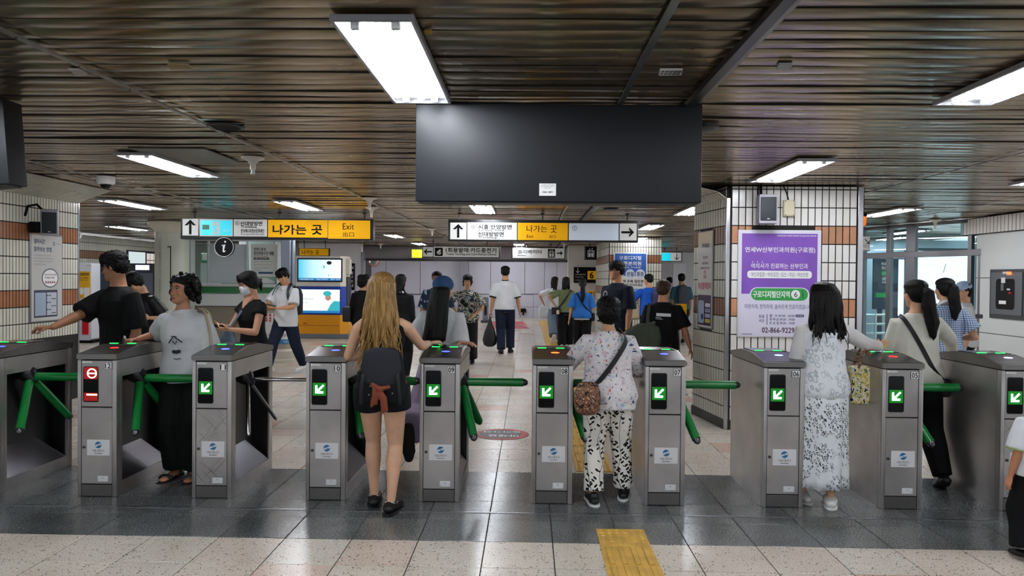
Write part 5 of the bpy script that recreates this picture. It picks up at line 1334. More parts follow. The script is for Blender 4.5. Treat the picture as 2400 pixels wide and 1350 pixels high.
def person(label, x, y, h, yaw, female=True, col='#c99a7c', lean=0.0, side=0.0, head=(0, 0), feet=((0, 0), (0, 0)), arms=(None, None), bulk=1.0, voxel=.0075, chest=0.0, z0=0.0, vneck=False, face=False, group=None, crouch=.0, bare_feet=False, hip_sway=0.0, headshift=0.0):
    """yaw 0 looks down the hall (away), 180 at the camera, -90 to the left. lean / side: forward and sideways shift of the neck, in metres"""
    p = Person(); p.h = h; a = math.radians(yaw); f = V((math.sin(a), math.cos(a), 0)); r = V((math.cos(a), -math.sin(a), 0)); up = V((0, 0, 1))
    p.f, p.r, p.female, p.bulk, p.voxel, p.col = f, r, female, bulk, voxel, col
    base = V((x, y, z0)); p.base = base
    P = base + up * (.525 * h - crouch) + r * hip_sway; N = P + up * .317 * h + f * lean + r * side
    if lean or side: N.z -= (lean * lean + side * side) / (2 * .317 * h)
    p.P, p.N = P, N; su = (N - P).normalized(); p.su = su; p.sf = (f - su * f.dot(su)).normalized(); p.sr = p.sf.cross(su)
    p.L = (N - P).length
    bm = bmnew(); tab = TORSO_F if female else TORSO_M; p.tab = tab
    def ring(t, ex=0.0, sc=1.0):
        w, d = interp(tab, t); b = bulk if t < .85 else lerp(bulk, 1, min(1, (t - .85) / .15))
        off = .012 * h * math.exp(-((t - .63) / .16) ** 2) * (1 if female else .5) - .012 * h * math.exp(-((t - .1) / .2) ** 2) * (1 if female else .3)
        return (P + (N - P) * t + p.sf * off, p.sr * ((w * b) * h * sc + ex), p.sf * ((d * b) * h * sc + ex))
    p.ring = ring
    loft(bm, [ring(t) for t in (-.16, -.08, 0, .1, .2, .3, .4, .5, .6, .7, .8, .88, .94, 1.0, 1.05)], 20)
    # head
    hy, hp = math.radians(head[0]), math.radians(head[1]); a2 = a + hy
    hf0 = V((math.sin(a2), math.cos(a2), 0)); hr = V((math.cos(a2), -math.sin(a2), 0))
    hf = hf0 * math.cos(hp) - up * math.sin(hp); hu = hr.cross(hf)
    hh = .134 * h; p.hh = hh
    jaw = N + su * .028 * h
    Hc = jaw + hu * .066 * h + hf0 * .010 * h + hf * headshift; p.Hc, p.hf, p.hr, p.hu = Hc, hf, hr, hu
    def hp_(x, y, z): return Hc + (hr * x + hf * y + hu * z) * hh
    p.hp = hp_
    prof = [(-.50, .085, .30, .10), (-.47, .15, .35, .02), (-.40, .215, .375, -.08), (-.30, .262, .375, -.2), (-.2, .292, .36, -.3), (-.08, .315, .352, -.39), (.03, .332, .345, -.44), (.12, .342, .372, -.465), (.22, .342, .37, -.47), (.32, .32, .335, -.445), (.40, .275, .27, -.38), (.46, .20, .18, -.28), (.5, .09, .05, -.13)]
    wf = .97 if female else 1.02
    loft(bm, [(hp_(0, (fr + bk) / 2, z), hr * w * wf * hh, hf * (fr - bk) / 2 * hh) for z, w, fr, bk in prof], 24)
    neck_r = (.030 if female else .035) * h
    tube(bm, [N - su * .02 * h, N + su * .03 * h, Hc - hu * .02 * h - hf * .012 * h], [neck_r * 1.25, neck_r, neck_r * .98], 16, rnd=False)
    # nose, ears, cheeks, chin, brow
    tube(bm, [hp_(0, .335, .04), hp_(0, .385, -.06), hp_(0, .435, -.145)], [.03 * hh, .036 * hh, .05 * hh], 8)
    for s in (-1, 1):
        ell(bm, hp_(s * .045, .385, -.155), hr * .035 * hh, hf * .045 * hh, hu * .03 * hh, 8, 6)
        ell(bm, hp_(s * .335 * wf, -.05, -.02), hr * .035 * hh, hf * .075 * hh + hr * s * .03 * hh, hu * .125 * hh, 10, 8)
        ell(bm, hp_(s * .15, .22, -.11), hr * .15 * hh, hf * .115 * hh, hu * .16 * hh, 12, 8)
        ell(bm, hp_(s * .13, .32, .115), hr * .10 * hh, hf * .05 * hh, hu * .035 * hh, 10, 6)
    ell(bm, hp_(0, .335, -.285), hr * .11 * hh, hf * .055 * hh, hu * .07 * hh, 10, 6)
    ell(bm, hp_(0, .325, -.43), hr * .09 * hh, hf * .055 * hh, hu * .06 * hh, 10, 6)
    # arms
    sw = (.093 if female else .106) * h * (1 + (bulk - 1) * .6)
    p.S = {}; p.E = {}; p.Wr = {}; p.Hd = {}; p.G = {}
    ua, fa = .170 * h, .145 * h
    k = .93 if female else 1.05; k *= 1 + (bulk - 1) * .6
    for i, s in ((0, -1), (1, 1)):
        S = P + (N - P) * .84 + p.sr * s * sw
        A = arms[i] or {}
        w = A.get('w')
        if w is None:
            w = S + V((0, 0, -1)) * (ua + fa) * A.get('drop', .985) + r * s * A.get('out', .035) + f * A.get('fwd', .03)
        E, Wp = ik(S, V(w), ua, fa, A.get('hint', -f * 1.0 + r * s * .35))
        p.S[i], p.E[i], p.Wr[i] = S, E, Wp
        tube(bm, [S - p.sr * s * .02 * h, S + (E - S) * .15, S + (E - S) * .55, E], [.030 * h * k, .0295 * h * k, .0255 * h * k, .0215 * h * k], 12)
        tube(bm, [E, E + (Wp - E) * .25, E + (Wp - E) * .7, Wp], [.0215 * h * k, .0235 * h * k, .0175 * h * k, .0135 * h * k], 12)
        # hand
        d = (Wp - E).normalized()
        if A.get('dir') is not None: d = V(A['dir']).normalized()
        n = A.get('palm', -r * s)                                      # palm faces the thigh when hanging
        n = V(n); n = (n - d * n.dot(d)); n = n.normalized() if n.length > 1e-4 else d.orthogonal().normalized()
        sd = d.cross(n) * (1 if i == 1 else -1)                        # towards the thumb
        if 'thumb' in A and V(A['thumb']).dot(sd) < 0: sd = -sd
        curl = A.get('curl', .35); q = .93 if female else 1.03; hs = h * q
        pl = .052 * hs
        tube(bm, [Wp, Wp + d * .018 * hs, Wp + d * pl], [.0135 * hs, .021 * hs, .0235 * hs], 14, nrm=n, flat=.42)
        for j, (off, ln, fr) in enumerate(((.0165, .042, .0046), (.0055, .047, .0048), (-.0055, .044, .0046), (-.016, .034, .0042))):
            b0 = Wp + d * (pl - .004 * hs - (.004 * hs if j == 3 else 0)) + sd * off * hs; dd = (d + sd * off * 3.2).normalized(); pts = [b0]; c = curl * (1 + .12 * j)
            for m_, fl in ((.45, .4), (.30, 1.2), (.25, 2.0)):
                an = c * fl; pts.append(pts[-1] + (dd * math.cos(an) + n * math.sin(an)) * ln * hs * m_)
            tube(bm, pts, [fr * hs, fr * hs * 1.0, fr * hs * .92, fr * hs * .8], 8)
        t0 = Wp + d * .014 * hs + sd * .014 * hs; t1 = t0 + (d * .62 + sd * .62 + n * .35).normalized() * .027 * hs; t2 = t1 + (d * .9 + sd * .12 + n * (.2 + curl * .6)).normalized() * .024 * hs
        tube(bm, [t0, t1, t2], [.0075 * hs, .0058 * hs, .0045 * hs], 8)
        p.Hd[i] = Wp + d * (pl + .01 * hs) + n * .02 * hs; p.G[i] = (d, n, sd)
    # legs
    hw = (.052 if female else .050) * h
    p.Hp = {}; p.K = {}; p.An = {}; p.toe = {}
    th, sh = .245 * h, .24 * h
    for i, s in ((0, -1), (1, 1)):
        ft = feet[i]; fx, fy = ft[0], ft[1]; fz = ft[2] if len(ft) > 2 else 0; pitch = math.radians(ft[3]) if len(ft) > 3 else 0; fyaw = math.radians(ft[4]) if len(ft) > 4 else math.radians(8 * s)
        Hj = P + r * s * hw - up * .01 * h
        ank = base + r * (s * hw * .95 + fx) + f * fy + up * (.042 * h + fz)
        kh = f * 1.0 + r * s * .08
        K, An = ik(Hj, ank, th, sh, kh)
        p.Hp[i], p.K[i], p.An[i] = Hj, K, An
        kk = (1.0 if female else .97) * (1 + (bulk - 1) * .8)
        tube(bm, [Hj + up * .02 * h, Hj + (K - Hj) * .2, Hj + (K - Hj) * .6, K], [.056 * h * kk, .054 * h * kk, .043 * h * kk, .033 * h * kk], 16)
        bk = (K - An).normalized()
        calf = K + (An - K) * .28 - f * .008 * h
        tube(bm, [K, calf, K + (An - K) * .65 - f * .003 * h, An], [.0325 * h * kk, .035 * h * kk, .024 * h * kk, .0175 * h * kk], 14)
        ff = (f * math.cos(fyaw) + r * math.sin(fyaw)); td = ff * math.cos(pitch) - up * math.sin(pitch); tu = ff * math.sin(pitch) + up * math.cos(pitch)
        p.toe[i] = (An, td, tu)
        heel = An - td * .025 * h - tu * .022 * h; ball_ = An + td * .075 * h - tu * .029 * h; tip = An + td * .108 * h - tu * .031 * h
        tube(bm, [heel, An + td * .02 * h - tu * .018 * h, An + td * .05 * h - tu * .023 * h, ball_, tip], [.021 * h, .023 * h, .022 * h, .024 * h, .017 * h], 12, nrm=tu, flat=.62)
        tube(bm, [An, An - tu * .02 * h], [.018 * h, .02 * h], 12)
        if bare_feet:
            sdv = td.cross(tu)
            for j in range(5):
                q0 = tip + sdv * (j - 2) * .0085 * h - td * abs(j - 2) * .004 * h; tube(bm, [q0 - td * .01 * h, q0 + td * .012 * h], [.0058 * h, .0048 * h], 7)
    if vneck:
        # open neckline of skin between the shoulder edges of the top
        a0 = ring(.97)[0] + p.sf * .028 * h; b0 = ring(.80)[0] + p.sf * (.053 * h)
        loft(bm, [(a0 + su * .02 * h, p.sr * .050 * h, p.sf * .018 * h), (lerp(a0, b0, .5), p.sr * .032 * h, p.sf * .021 * h), (b0, p.sr * .008 * h, p.sf * .016 * h)], 12)
    p.o = fused('person', bm, skin(col), voxel, None, base, 2)
    p.o.location = base
    tag(p.o, label, 'person', group)
    if face: make_face(p, face)
    return p
def child(p, name, bm, m, smooth=.7, parent=None):
    bmesh.ops.translate(bm, vec=-p.base, verts=bm.verts)
    return obj(name, bm, m, parent or p.o, smooth, recalc=True)
M_eye = mat('eye_white', '#d9d2ca', .25); M_iris = mat('eye_dark', '#1c120d', .2); M_lip = mat('lip', '#a65c54', .5); M_hairk = None
def make_face(p, kind):
    hp, hr, hf, hu, hh = p.hp, p.hr, p.hf, p.hu, p.hh
    for s in (-1, 1):
        bm = bmnew(); ell(bm, hp(s * .145, .318, .035), hr * .062 * hh, hf * .04 * hh, hu * .024 * hh, 12, 8); e = child(p, 'eye', bm, M_eye, 9)
        bm = bmnew(); ell(bm, hp(s * .140, .340, .035), hr * .026 * hh, hf * .022 * hh, hu * .023 * hh, 10, 6); child(p, 'iris', bm, M_iris, 9, e)
        bm = bmnew(); tube(bm, [hp(s * .075, .358, .05), hp(s * .14, .352, .066), hp(s * .215, .315, .048)], [.007 * hh, .009 * hh, .006 * hh], 6); child(p, 'eyelid', bm, M_iris, 9)
        bm = bmnew(); tube(bm, [hp(s * .06, .372, .125), hp(s * .14, .368, .155), hp(s * .245, .305, .125)], [.011 * hh, .014 * hh, .008 * hh], 6, nrm=hf, flat=.7); child(p, 'eyebrow', bm, M_hair, 9)
    if kind != 'mask':
        bm = bmnew(); tube(bm, [hp(-.115, .355, -.285), hp(0, .394, -.270), hp(.115, .355, -.285)], [.010 * hh, .022 * hh, .010 * hh], 8, nrm=hf, flat=.6)
        tube(bm, [hp(-.095, .352, -.305), hp(0, .388, -.312), hp(.095, .352, -.305)], [.010 * hh, .022 * hh, .010 * hh], 8, nrm=hf, flat=.6); child(p, 'lips', bm, M_lip, 9)
def hair_mat(name, col, rough=.38, streak=None):
    k = NT(name); c = srgb(col); vec = k.geo((60, 60, 3.2)); nz = k.noise(vec, 1.6, 3, .6)
    lo = tuple(x * .45 for x in c[:3]) + (1,); hi = srgb(streak) if streak else tuple(min(1, x * 1.5) for x in c[:3]) + (1,)
    k.base(k.ramp(nz, [(.28, lo), (.5, c), (.74, hi)])); k.set(rough, 0, .18 if col < '#40' else .35); k.bump(k.noise(vec, 2.2, 3, .7), .6, .01)
    return k.m
M_hair = hair_mat('hair_black', '#050404', .5); M_hairb = hair_mat('hair_brownblack', '#0b0706', .45); M_blond = hair_mat('hair_blonde', '#85632f', .42, '#bf9a5e'); M_brown = hair_mat('hair_brown', '#3a241a')
TEX = bpy.data.textures.new('hair_clumps', 'CLOUDS'); TEX.noise_scale = .022; TEX.noise_depth = 2
def tousle(o, s=.016):
    d = o.modifiers.new('clumps', 'DISPLACE'); d.texture = TEX; d.strength = s; d.mid_level = .45; d.texture_coords = 'LOCAL'
    return o
def hair_cap(p, bm, top=0.0, fringe=.0, side=0.0, nape=0.0, puff=0.0, front=0.0):
    """hair over the skull: top height, fringe low on the forehead, hair over the ears, nape"""
    hp, hr, hf, hu, hh = p.hp, p.hr, p.hf, p.hu, p.hh; e = puff
    ell(bm, hp(0, -.06 - front, .29 + top * .5), hr * (.385 + e) * hh, hf * (.465 + e) * hh, hu * (.28 + top + e * .6) * hh, 20, 12)
    ell(bm, hp(0, -.20, .05 - nape * .5), hr * (.365 + e) * hh, hf * (.325 + e) * hh, hu * (.36 + nape) * hh, 20, 12)
    for s in (-1, 1):
        ell(bm, hp(s * .285, -.06, .12 - side * .5), hr * (.085 + e) * hh, hf * (.22 + e * .5) * hh, hu * (.20 + side) * hh, 12, 8)
    if fringe:
        for k in range(7):
            x = (k - 3) * .085; tube(bm, [hp(x * .8, .25, .47), hp(x, .375 - abs(x) * .25, .34), hp(x * 1.12, .40 - abs(x) * .42, .2 - fringe * .16)], [.07 * hh, .062 * hh, .028 * hh], 8)
def tufts(p, bm, n, ln, seed=1, rad=.02, zmin=-.1, out=1.0):
    rr = random.Random(seed); hp, hh = p.hp, p.hh
    for _ in range(n):
        a = rr.uniform(0, 2 * PI); z = rr.uniform(zmin, .52); k = math.sqrt(max(.05, 1 - (max(0, z - .2) / .34) ** 2))
        x = math.cos(a) * .37 * k * out; y = -.05 + math.sin(a) * .45 * k * out; z *= out
        if y > .2 and z < .25: continue
        q = hp(x, y, z); d = (q - hp(0, -.05, .1)).normalized(); t = V((rr.uniform(-1, 1), rr.uniform(-1, 1), rr.uniform(-1.2, .4)))
        tube(bm, [q - d * .03 * hh, q + (d * .22 + t * .5) * ln * hh * .6, q + (t - d * .1) * ln * hh], [rad * hh, rad * .9 * hh, rad * .35 * hh], 6)
def short_hair(p, m=None, vx=None, seed=1, n=46, **k):
    bm = bmnew(); hair_cap(p, bm, **k); tufts(p, bm, n // 2, .10, seed, .035, -.3 if k.get('nape') else -.1, 1 + k.get('puff', 0) * 2.3)
    return tousle(fused('hair', bm, m or M_hair, vx or max(.006, p.voxel), p.o, p.base, 1))
def curly_hair(p, m=None, seed=3, size=1.0):
    bm = bmnew(); hair_cap(p, bm, .03, 0, .10, .05, .02, .07); rr = random.Random(seed); hp, hh = p.hp, p.hh
    for _ in range(250):
        a = rr.uniform(0, 2 * PI); z = rr.uniform(-.42, .64); k = math.sqrt(max(.04, 1 - (max(0, z - .10) / .58) ** 2))
        x = math.cos(a) * .53 * k * size; y = -.14 + math.sin(a) * .52 * k * size
        if y > .02 and z < .36 + .05 * rr.random() and abs(x) < .40: continue
        if y > .10 and z < .30: continue
        s = rr.uniform(.055, .10) * hh
        ell(bm, hp(x, y, z), V((s, 0, 0)), V((0, s, 0)), V((0, 0, s)), 7, 5)
    return fused('hair', bm, m or M_hair, .006, p.o, p.base, 1)
def fall(p, bm, n, z_end, width, back=.40, seed=1, wav=.02, r0=.10, x_lim=.36, taper=.4, lean=0.0, spread_y=.14, top=.25, crown=.40):
    """long hair: n wavy locks from the crown down to height z_end (metres, world)"""
    rr = random.Random(seed); hp, hh, hr, hf = p.hp, p.hh, p.hr, p.hf
    for i in range(n):
        u = (i + .5) / n * 2 - 1; x = u * x_lim; y = -back * math.sqrt(max(.1, 1 - (u * .95) ** 2)) - .03 * rr.random()
        a = hp(x * .7, y * .6, crown); b = hp(x, y, top - .05); ze = z_end + rr.uniform(0, .10) * (a.z - z_end)
        ex = p.Hc + hr * (u * width) + hf * (-back * hh - rr.uniform(-spread_y, spread_y) * .3 + lean); ex.z = ze
        pts = [a, b]; ph = rr.uniform(0, 6)
        for k in range(1, 7):
            t = k / 6; q = b.lerp(ex, t); q = q + hr * wav * math.sin(ph + t * 9) * t + hf * wav * .6 * math.cos(ph + t * 7) * t; pts.append(q)
        tube(bm, pts, [r0 * hh * (1 if k < 4 else 1 - (k - 3) / 5 * (1 - taper)) for k in range(8)], 8)
    return bm
def long_hair(p, z_end, width, m=None, n=12, seed=1, locks=0, vx=None, name='hair', cap={}, **k):
    bm = bmnew(); hair_cap(p, bm, **cap); fall(p, bm, n, z_end, width, seed=seed, **k)
    o = fused(name, bm, m or M_hair, vx or max(.007, p.voxel), p.o, p.base, 2)
    if locks:
        bm = bmnew(); k2 = dict(k); k2['r0'] = .022; k2['wav'] = k.get('wav', .02) * 1.6; k2['taper'] = .15
        for j in range(3): fall(p, bm, locks, z_end - .03 * j, width * (1.0 + .06 * j), seed=seed + 10 + j, **{**k2, 'back': k.get('back', .40) + .035 * (j + 1), 'x_lim': k.get('x_lim', .36) * 1.04})
        l = child(p, 'loose_lock', bm, m or M_hair, 9, o); tag(l, kind='stuff')
    return o
def ponytail(p, z_end, m=None, back=.50, r=.15, side=0.0, z0=.12, low=False):
    bm = bmnew(); hair_cap(p, bm, -.02, 0, .02, .04); hp, hh = p.hp, p.hh
    a = hp(0, -.46, z0); e = hp(side, -back - .25, 0); e.z = z_end
    pts = [a + (hp(0, 0, 0) - hp(0, .1, 0)), hp(side * .3, -.62, z0 - .05), a.lerp(e, .35) + (hp(0, -.1, 0) - p.Hc), a.lerp(e, .7) + (hp(.03, -.06, 0) - p.Hc), e]
    tube(bm, pts, [r * .7 * hh, r * hh, r * 1.15 * hh, r * .9 * hh, r * .3 * hh], 12)
    rr = random.Random(5)
    for j in range(16):
        an = 2 * PI * j / 16; k_ = rr.uniform(.75, 1.05); tube(bm, [q_ + (p.hr * math.cos(an) + p.hf * math.sin(an)) * r * hh * k_ * f_ + V((rr.uniform(-.006, .006), 0, 0)) for q_, f_ in zip(pts[1:] + [pts[-1] - V((0, 0, rr.uniform(0, .04)))], (.8, 1.1, 1.0, .5, .3))], [.035 * hh, .035 * hh, .03 * hh, .02 * hh, .01 * hh], 6)
    o = fused('hair', bm, m or M_hair, max(.006, p.voxel * .9), p.o, p.base, 1)
    bm = bmnew(); q = hp(0, -.52, z0 + .0); tube(bm, [q - p.hf * .02 * hh, q - p.hf * .05 * hh], [.085 * hh, .085 * hh], 12, rnd=False); child(p, 'hair_tie', bm, mat('tie_black', '#101012', .7), .8, o)
    return o
# ---------------- clothing
def top(p, m, sleeve=.5, hem=-.10, ex=.014, loose=.0, neck=1.0, name='shirt', cuff=.012, vx=None, t_top=1.0, thin=False, shoulders=True, flare=0.0):
    h = p.h; bm = bmnew(); ts = [hem]; t = hem
    while t + .1 < t_top - .12: t += .1; ts.append(t)
    ts += [t_top - .12, t_top - .06, t_top]
    rings = []
    for t in ts:
        c, ax, ay = p.ring(max(t, -.16)); c = p.P + (p.N - p.P) * t + (c - (p.P + (p.N - p.P) * max(t, -.16)))
        lo = loose * max(0, 1 - max(0, t) / .75) + flare * max(0, (.2 - t))
        # fabric hangs straight from the chest: never narrower than most of the chest width
        cw = p.ring(.66)[1].length; wx = max(ax.length, cw * (.93 if loose > .005 else .0) if t < .66 else 0)
        e = ex if t < .93 else ex * (.55 if neck else .3)
        rings.append((c, ax.normalized() * (wx + e + lo), ay.normalized() * (ay.length + e + lo * .9)))
    loft(bm, rings, 22)
    if sleeve:
        for i, s in ((0, -1), (1, 1)):
            S, E, Wr = p.S[i], p.E[i], p.Wr[i]; k = (1 if p.female else 1.1) * (1 + (p.bulk - 1) * .6); l1, l2 = (E - S).length, (Wr - E).length; tot = sleeve * (l1 + l2)
            r0 = .031 * h * k + ex; pts = [S - p.sr * s * .045 * h - p.su * .006 * h, S]; rad = [r0 - ex * .5, r0 - ex * .45]
            if tot <= l1 * 1.02:
                q = tot / l1
                pts += [S + (E - S) * q * .5, S + (E - S) * q]; rad += [r0 * .98 + cuff * .4, r0 * .93 + cuff]
            else:
                q = min(1, (tot - l1) / l2); pts += [S + (E - S) * .5, E, E + (Wr - E) * q * .5, E + (Wr - E) * q]
                rad += [.026 * h * k + ex, .0235 * h * k + ex, lerp(.0235, .0165, q * .6) * h * k + ex * .9, lerp(.0235, .0145, q) * h * k + ex * .7 + cuff * .4]
            tube(bm, pts, rad, 14, rnd=False)
    return fused(name, bm, m, vx or max(.009, p.voxel), p.o, p.base, 3)
def trousers(p, m, hem=1.0, ex=.012, loose=.0, name='trousers', waist=.22, flare=0.0, vx=None):
    """hem: 0 at the hip joint, 1 at the knee, 2 at the ankle"""
    h = p.h; bm = bmnew(); loft(bm, [(c, ax.normalized() * (ax.length + ex), ay.normalized() * (ay.length + ex)) for c, ax, ay in [p.ring(t) for t in (-.15, -.06, .04, waist)]], 20)
    kk = 1 + (p.bulk - 1) * .8
    for i in (0, 1):
        H, K, A = p.Hp[i], p.K[i], p.An[i]; up = V((0, 0, .02 * h)); pts = [H + up]; rad = [.060 * h * kk + ex]
        if hem <= 1:
            pts += [H + (K - H) * hem * .5, H + (K - H) * hem]; r = lerp(.056, .036, hem) * h * kk + ex + loose; rad += [lerp(.060, .050, hem) * h * kk + ex + loose * .5, r]
        else:
            q = hem - 1; pts += [H + (K - H) * .5, K, K + (A - K) * q * .4, K + (A - K) * q]
            rad += [.050 * h * kk + ex + loose * .4, .036 * h * kk + ex + loose, lerp(.036, .033, q) * h * kk + ex + loose, lerp(.036, .022, q) * h + ex + loose + flare]
        tube(bm, pts, rad, 16, rnd=False)
    return fused(name, bm, m, vx or max(.010, p.voxel), p.o, p.base, 3)
def skirt(p, m, z_end, w_end, name='skirt', d_end=None, shift=V((0, 0, 0)), n=26, ruf=.012):
    bm = bmnew(); c0, ax, ay = p.ring(.16); c1, bx_, by_ = p.ring(-.02); R = []; zt = c0.z
    for k in range(14):
        t = k / 13; z = lerp(zt, z_end, t); c = V((c0.x, c0.y, z)) + shift * t
        w = lerp(bx_.length + .02, w_end, max(0, t - .15) / .85) if t > .15 else lerp(ax.length + .01, bx_.length + .02, t / .15); d = lerp(by_.length + .02, d_end or w_end * .8, t) if t > .15 else lerp(ay.length + .01, by_.length + .02, t / .15)
        row = []
        for i in range(n * 2):
            a = 2 * PI * i / (n * 2); f = 1 + ruf / w * math.sin(a * 9 + t) * t * 1.2
            row.append(bm.verts.new(c + p.sr * math.cos(a) * w * f + p.f * math.sin(a) * d * f))
        R.append(row)
    for a, b in zip(R, R[1:]):
        for i in range(len(a)): bm.faces.new((a[i], a[(i + 1) % len(a)], b[(i + 1) % len(a)], b[i]))
    bm.faces.new(R[0][::-1])
    o = child(p, name, bm, m, 9); s = o.modifiers.new('thickness', 'SOLIDIFY'); s.thickness = .004
    return o
def shoes(p, m, sole=None, low=.0, name='shoe', which=(0, 1)):
    h = p.h
    for i in which:
        An, td, tu = p.toe[i]; bm = bmnew()
        tube(bm, [An - td * .034 * h - tu * .018 * h, An - td * .005 * h - tu * .012 * h, An + td * .035 * h - tu * .017 * h, An + td * .08 * h - tu * .024 * h, An + td * .118 * h - tu * .028 * h], [.024 * h, .030 * h, .029 * h, .030 * h, .021 * h], 14, nrm=tu, flat=.72)
        if not low: tube(bm, [An - td * .01 * h, An - td * .012 * h - tu * .02 * h], [.024 * h, .027 * h], 12)
        o = fused(name, bm, m, max(.006, p.voxel * .8), p.o, p.base, 1)
        if sole:
            bm = bmnew(); b0 = An - tu * .040 * h
            tube(bm, [b0 - td * .040 * h, b0 + td * .0 * h, b0 + td * .05 * h, b0 + td * .09 * h, b0 + td * .13 * h], [.026 * h, .031 * h, .030 * h, .034 * h, .022 * h], 14, nrm=tu, flat=.26); child(p, 'sole', bm, sole, .8, o)
def strap(p, pts, w, m, name='strap', parent=None, th=.004):
    bm = bmnew(); T = [V(q) for q in pts]; c = sum(T, V()) / len(T); ctr = lerp(p.P, p.N, .6)
    prev = None
    for i, q in enumerate(T):
        t = (T[min(i + 1, len(T) - 1)] - T[max(i - 1, 0)]).normalized(); o = q - ctr; o = o - t * o.dot(t); o.z *= .4; o = o.normalized(); s = t.cross(o).normalized()
        r = [bm.verts.new(q + s * w / 2 * a + o * th * b) for a, b in ((-1, 0), (1, 0), (1, 1), (-1, 1))]
        if prev:
            for k in range(4): bm.faces.new((prev[k], prev[(k + 1) % 4], r[(k + 1) % 4], r[k]))
        else: bm.faces.new(r)
        prev = r
    bm.faces.new(prev)
    return bm
def body_line(p, pts, ex=.024):
    """points on the body surface: (t, angle from the front in degrees, clockwise seen from above)"""
    out = []
    for t, a in pts:
        c, ax, ay = p.ring(t); a = math.radians(a); k = 1.0
        out.append(c + ax.normalized() * (ax.length + ex) * math.sin(a) + ay.normalized() * (ay.length + ex) * math.cos(a))
    return out
def smooth_pts(pts, n=5):
    out = []
    for i in range(len(pts) - 1):
        a, b, c, d = pts[max(0, i - 1)], pts[i], pts[i + 1], pts[min(len(pts) - 1, i + 2)]
        for k in range(n):
            t = k / n; out.append(.5 * ((2 * b) + (c - a) * t + (2 * a - 5 * b + 4 * c - d) * t * t + (3 * b - a - 3 * c + d) * t ** 3))
    return out + [pts[-1]]
def glasses(p, m):
    hp, hh = p.hp, p.hh; bm = bmnew()
    for s in (-1, 1):
        pts = [hp(s * .15 + .088 * math.cos(a), .395 - abs(s * .15 + .088 * math.cos(a)) * .18, .02 + .075 * math.sin(a)) for a in [2 * PI * i / 14 for i in range(15)]]
        tube(bm, pts, [.010 * hh] * 15, 6, rnd=False); tube(bm, [hp(s * .24, .345, .04), hp(s * .345, .15, .04), hp(s * .365, -.08, .03)], [.010 * hh] * 3, 6)
    tube(bm, [hp(-.065, .392, .04), hp(0, .41, .05), hp(.065, .392, .04)], [.010 * hh] * 3, 6)
    g = child(p, 'glasses', bm, m, 9)
    for s in (-1, 1):
        bm = bmnew(); bm.faces.new([bm.verts.new(hp(s * .15 + .084 * math.cos(a), .393 - abs(s * .15 + .084 * math.cos(a)) * .18, .02 + .071 * math.sin(a))) for a in [2 * PI * i / 14 for i in range(14)]])
        child(p, 'lens', bm, glass('spectacle_lens', (.93, .93, .97, 1)), None, g)
def world_thing(name, label, cat, loc, group=None): return empty(name, loc, 0, label, cat, group)
def wchild(r, name, bm, m, smooth=.7, parent=None):
    bmesh.ops.translate(bm, vec=-V(r.location), verts=bm.verts); return obj(name, bm, m, parent or r, smooth, recalc=True)
def wfused(r, name, bm, m, vx=.008, sm=2, parent=None): return fused(name, bm, m, vx, parent or r, V(r.location), sm)
def phone(label, c, d, n, s=1.0, colr='#14161a'):
    """slab phone at c, long axis d, screen facing n"""
    d = V(d).normalized(); n = V(n); n = (n - d * n.dot(d)).normalized(); w = d.cross(n)
    r = world_thing('phone', label, 'phone', c)
    def slab(a, b, t0, t1):
        bm = bmnew(); pts = [V(c) + d * x * a + w * y * b for x, y in ((-1, -1), (1, -1), (1, 1), (-1, 1))]
        A = [bm.verts.new(q + n * t0) for q in pts]; B = [bm.verts.new(q + n * t1) for q in pts]; bm.faces.new(A); bm.faces.new(B)
        for k in range(4): bm.faces.new((A[k], A[(k + 1) % 4], B[(k + 1) % 4], B[k]))
        return bm
    wchild(r, 'case', slab(.075 * s, .037 * s, -.004, .004), mat('phone_' + colr.strip('#'), colr, .35), None); wchild(r, 'screen', slab(.069 * s, .033 * s, .004, .0048), M_black, None)
    return r
# ---------------- printed fabrics
def pattern(name, fn, rough=.85):
    k = NT(name); k.set(rough, 0, .25); k.base(fn(k)); h = k.noise(k.geo((1, 1, .45)), 11, 2); k.bump(h, .35, .05); MATS[name] = k.m; return k.m
def rot(k, vec, ang, scale):
    m = k.n('ShaderNodeMapping'); m.inputs['Rotation'].default_value = (0, math.radians(ang), 0); k.l(vec, m.inputs[0])
    m2 = k.n('ShaderNodeMapping'); m2.inputs['Scale'].default_value = scale; k.l(m.outputs[0], m2.inputs[0]); return m2.outputs[0]
BW = lambda t, w=.03: [(t - w, (0, 0, 0, 1)), (t + w, (1, 1, 1, 1))]
def f_floral(k):
    o = k.coord('Object'); c = k.ramp(k.noise(o, 16, 4, .65), [(.3, srgb('#c3a9b3')), (.43, srgb('#d9d3d5')), (.55, srgb('#dfdcda')), (.66, srgb('#aebccb')), (.75, srgb('#8f9cb4'))])
    n = k.mix(.12, o, k.n('ShaderNodeTexNoise').outputs[1])
    for sc, th, col in ((15, .17, '#35466e'), (13, .14, '#c24a47'), (25, .17, '#5a4a55'), (30, .16, '#8a6f8c'), (21, .13, '#7f3f45')):
        v = k.vor(rot(k, n, sc * 7, (sc, sc * .8, sc * 2.2)), 1.0); c = k.mix(k.ramp(v, BW(th)), srgb(col), c)
    return c
M_floral = pattern('floral_blouse', f_floral)
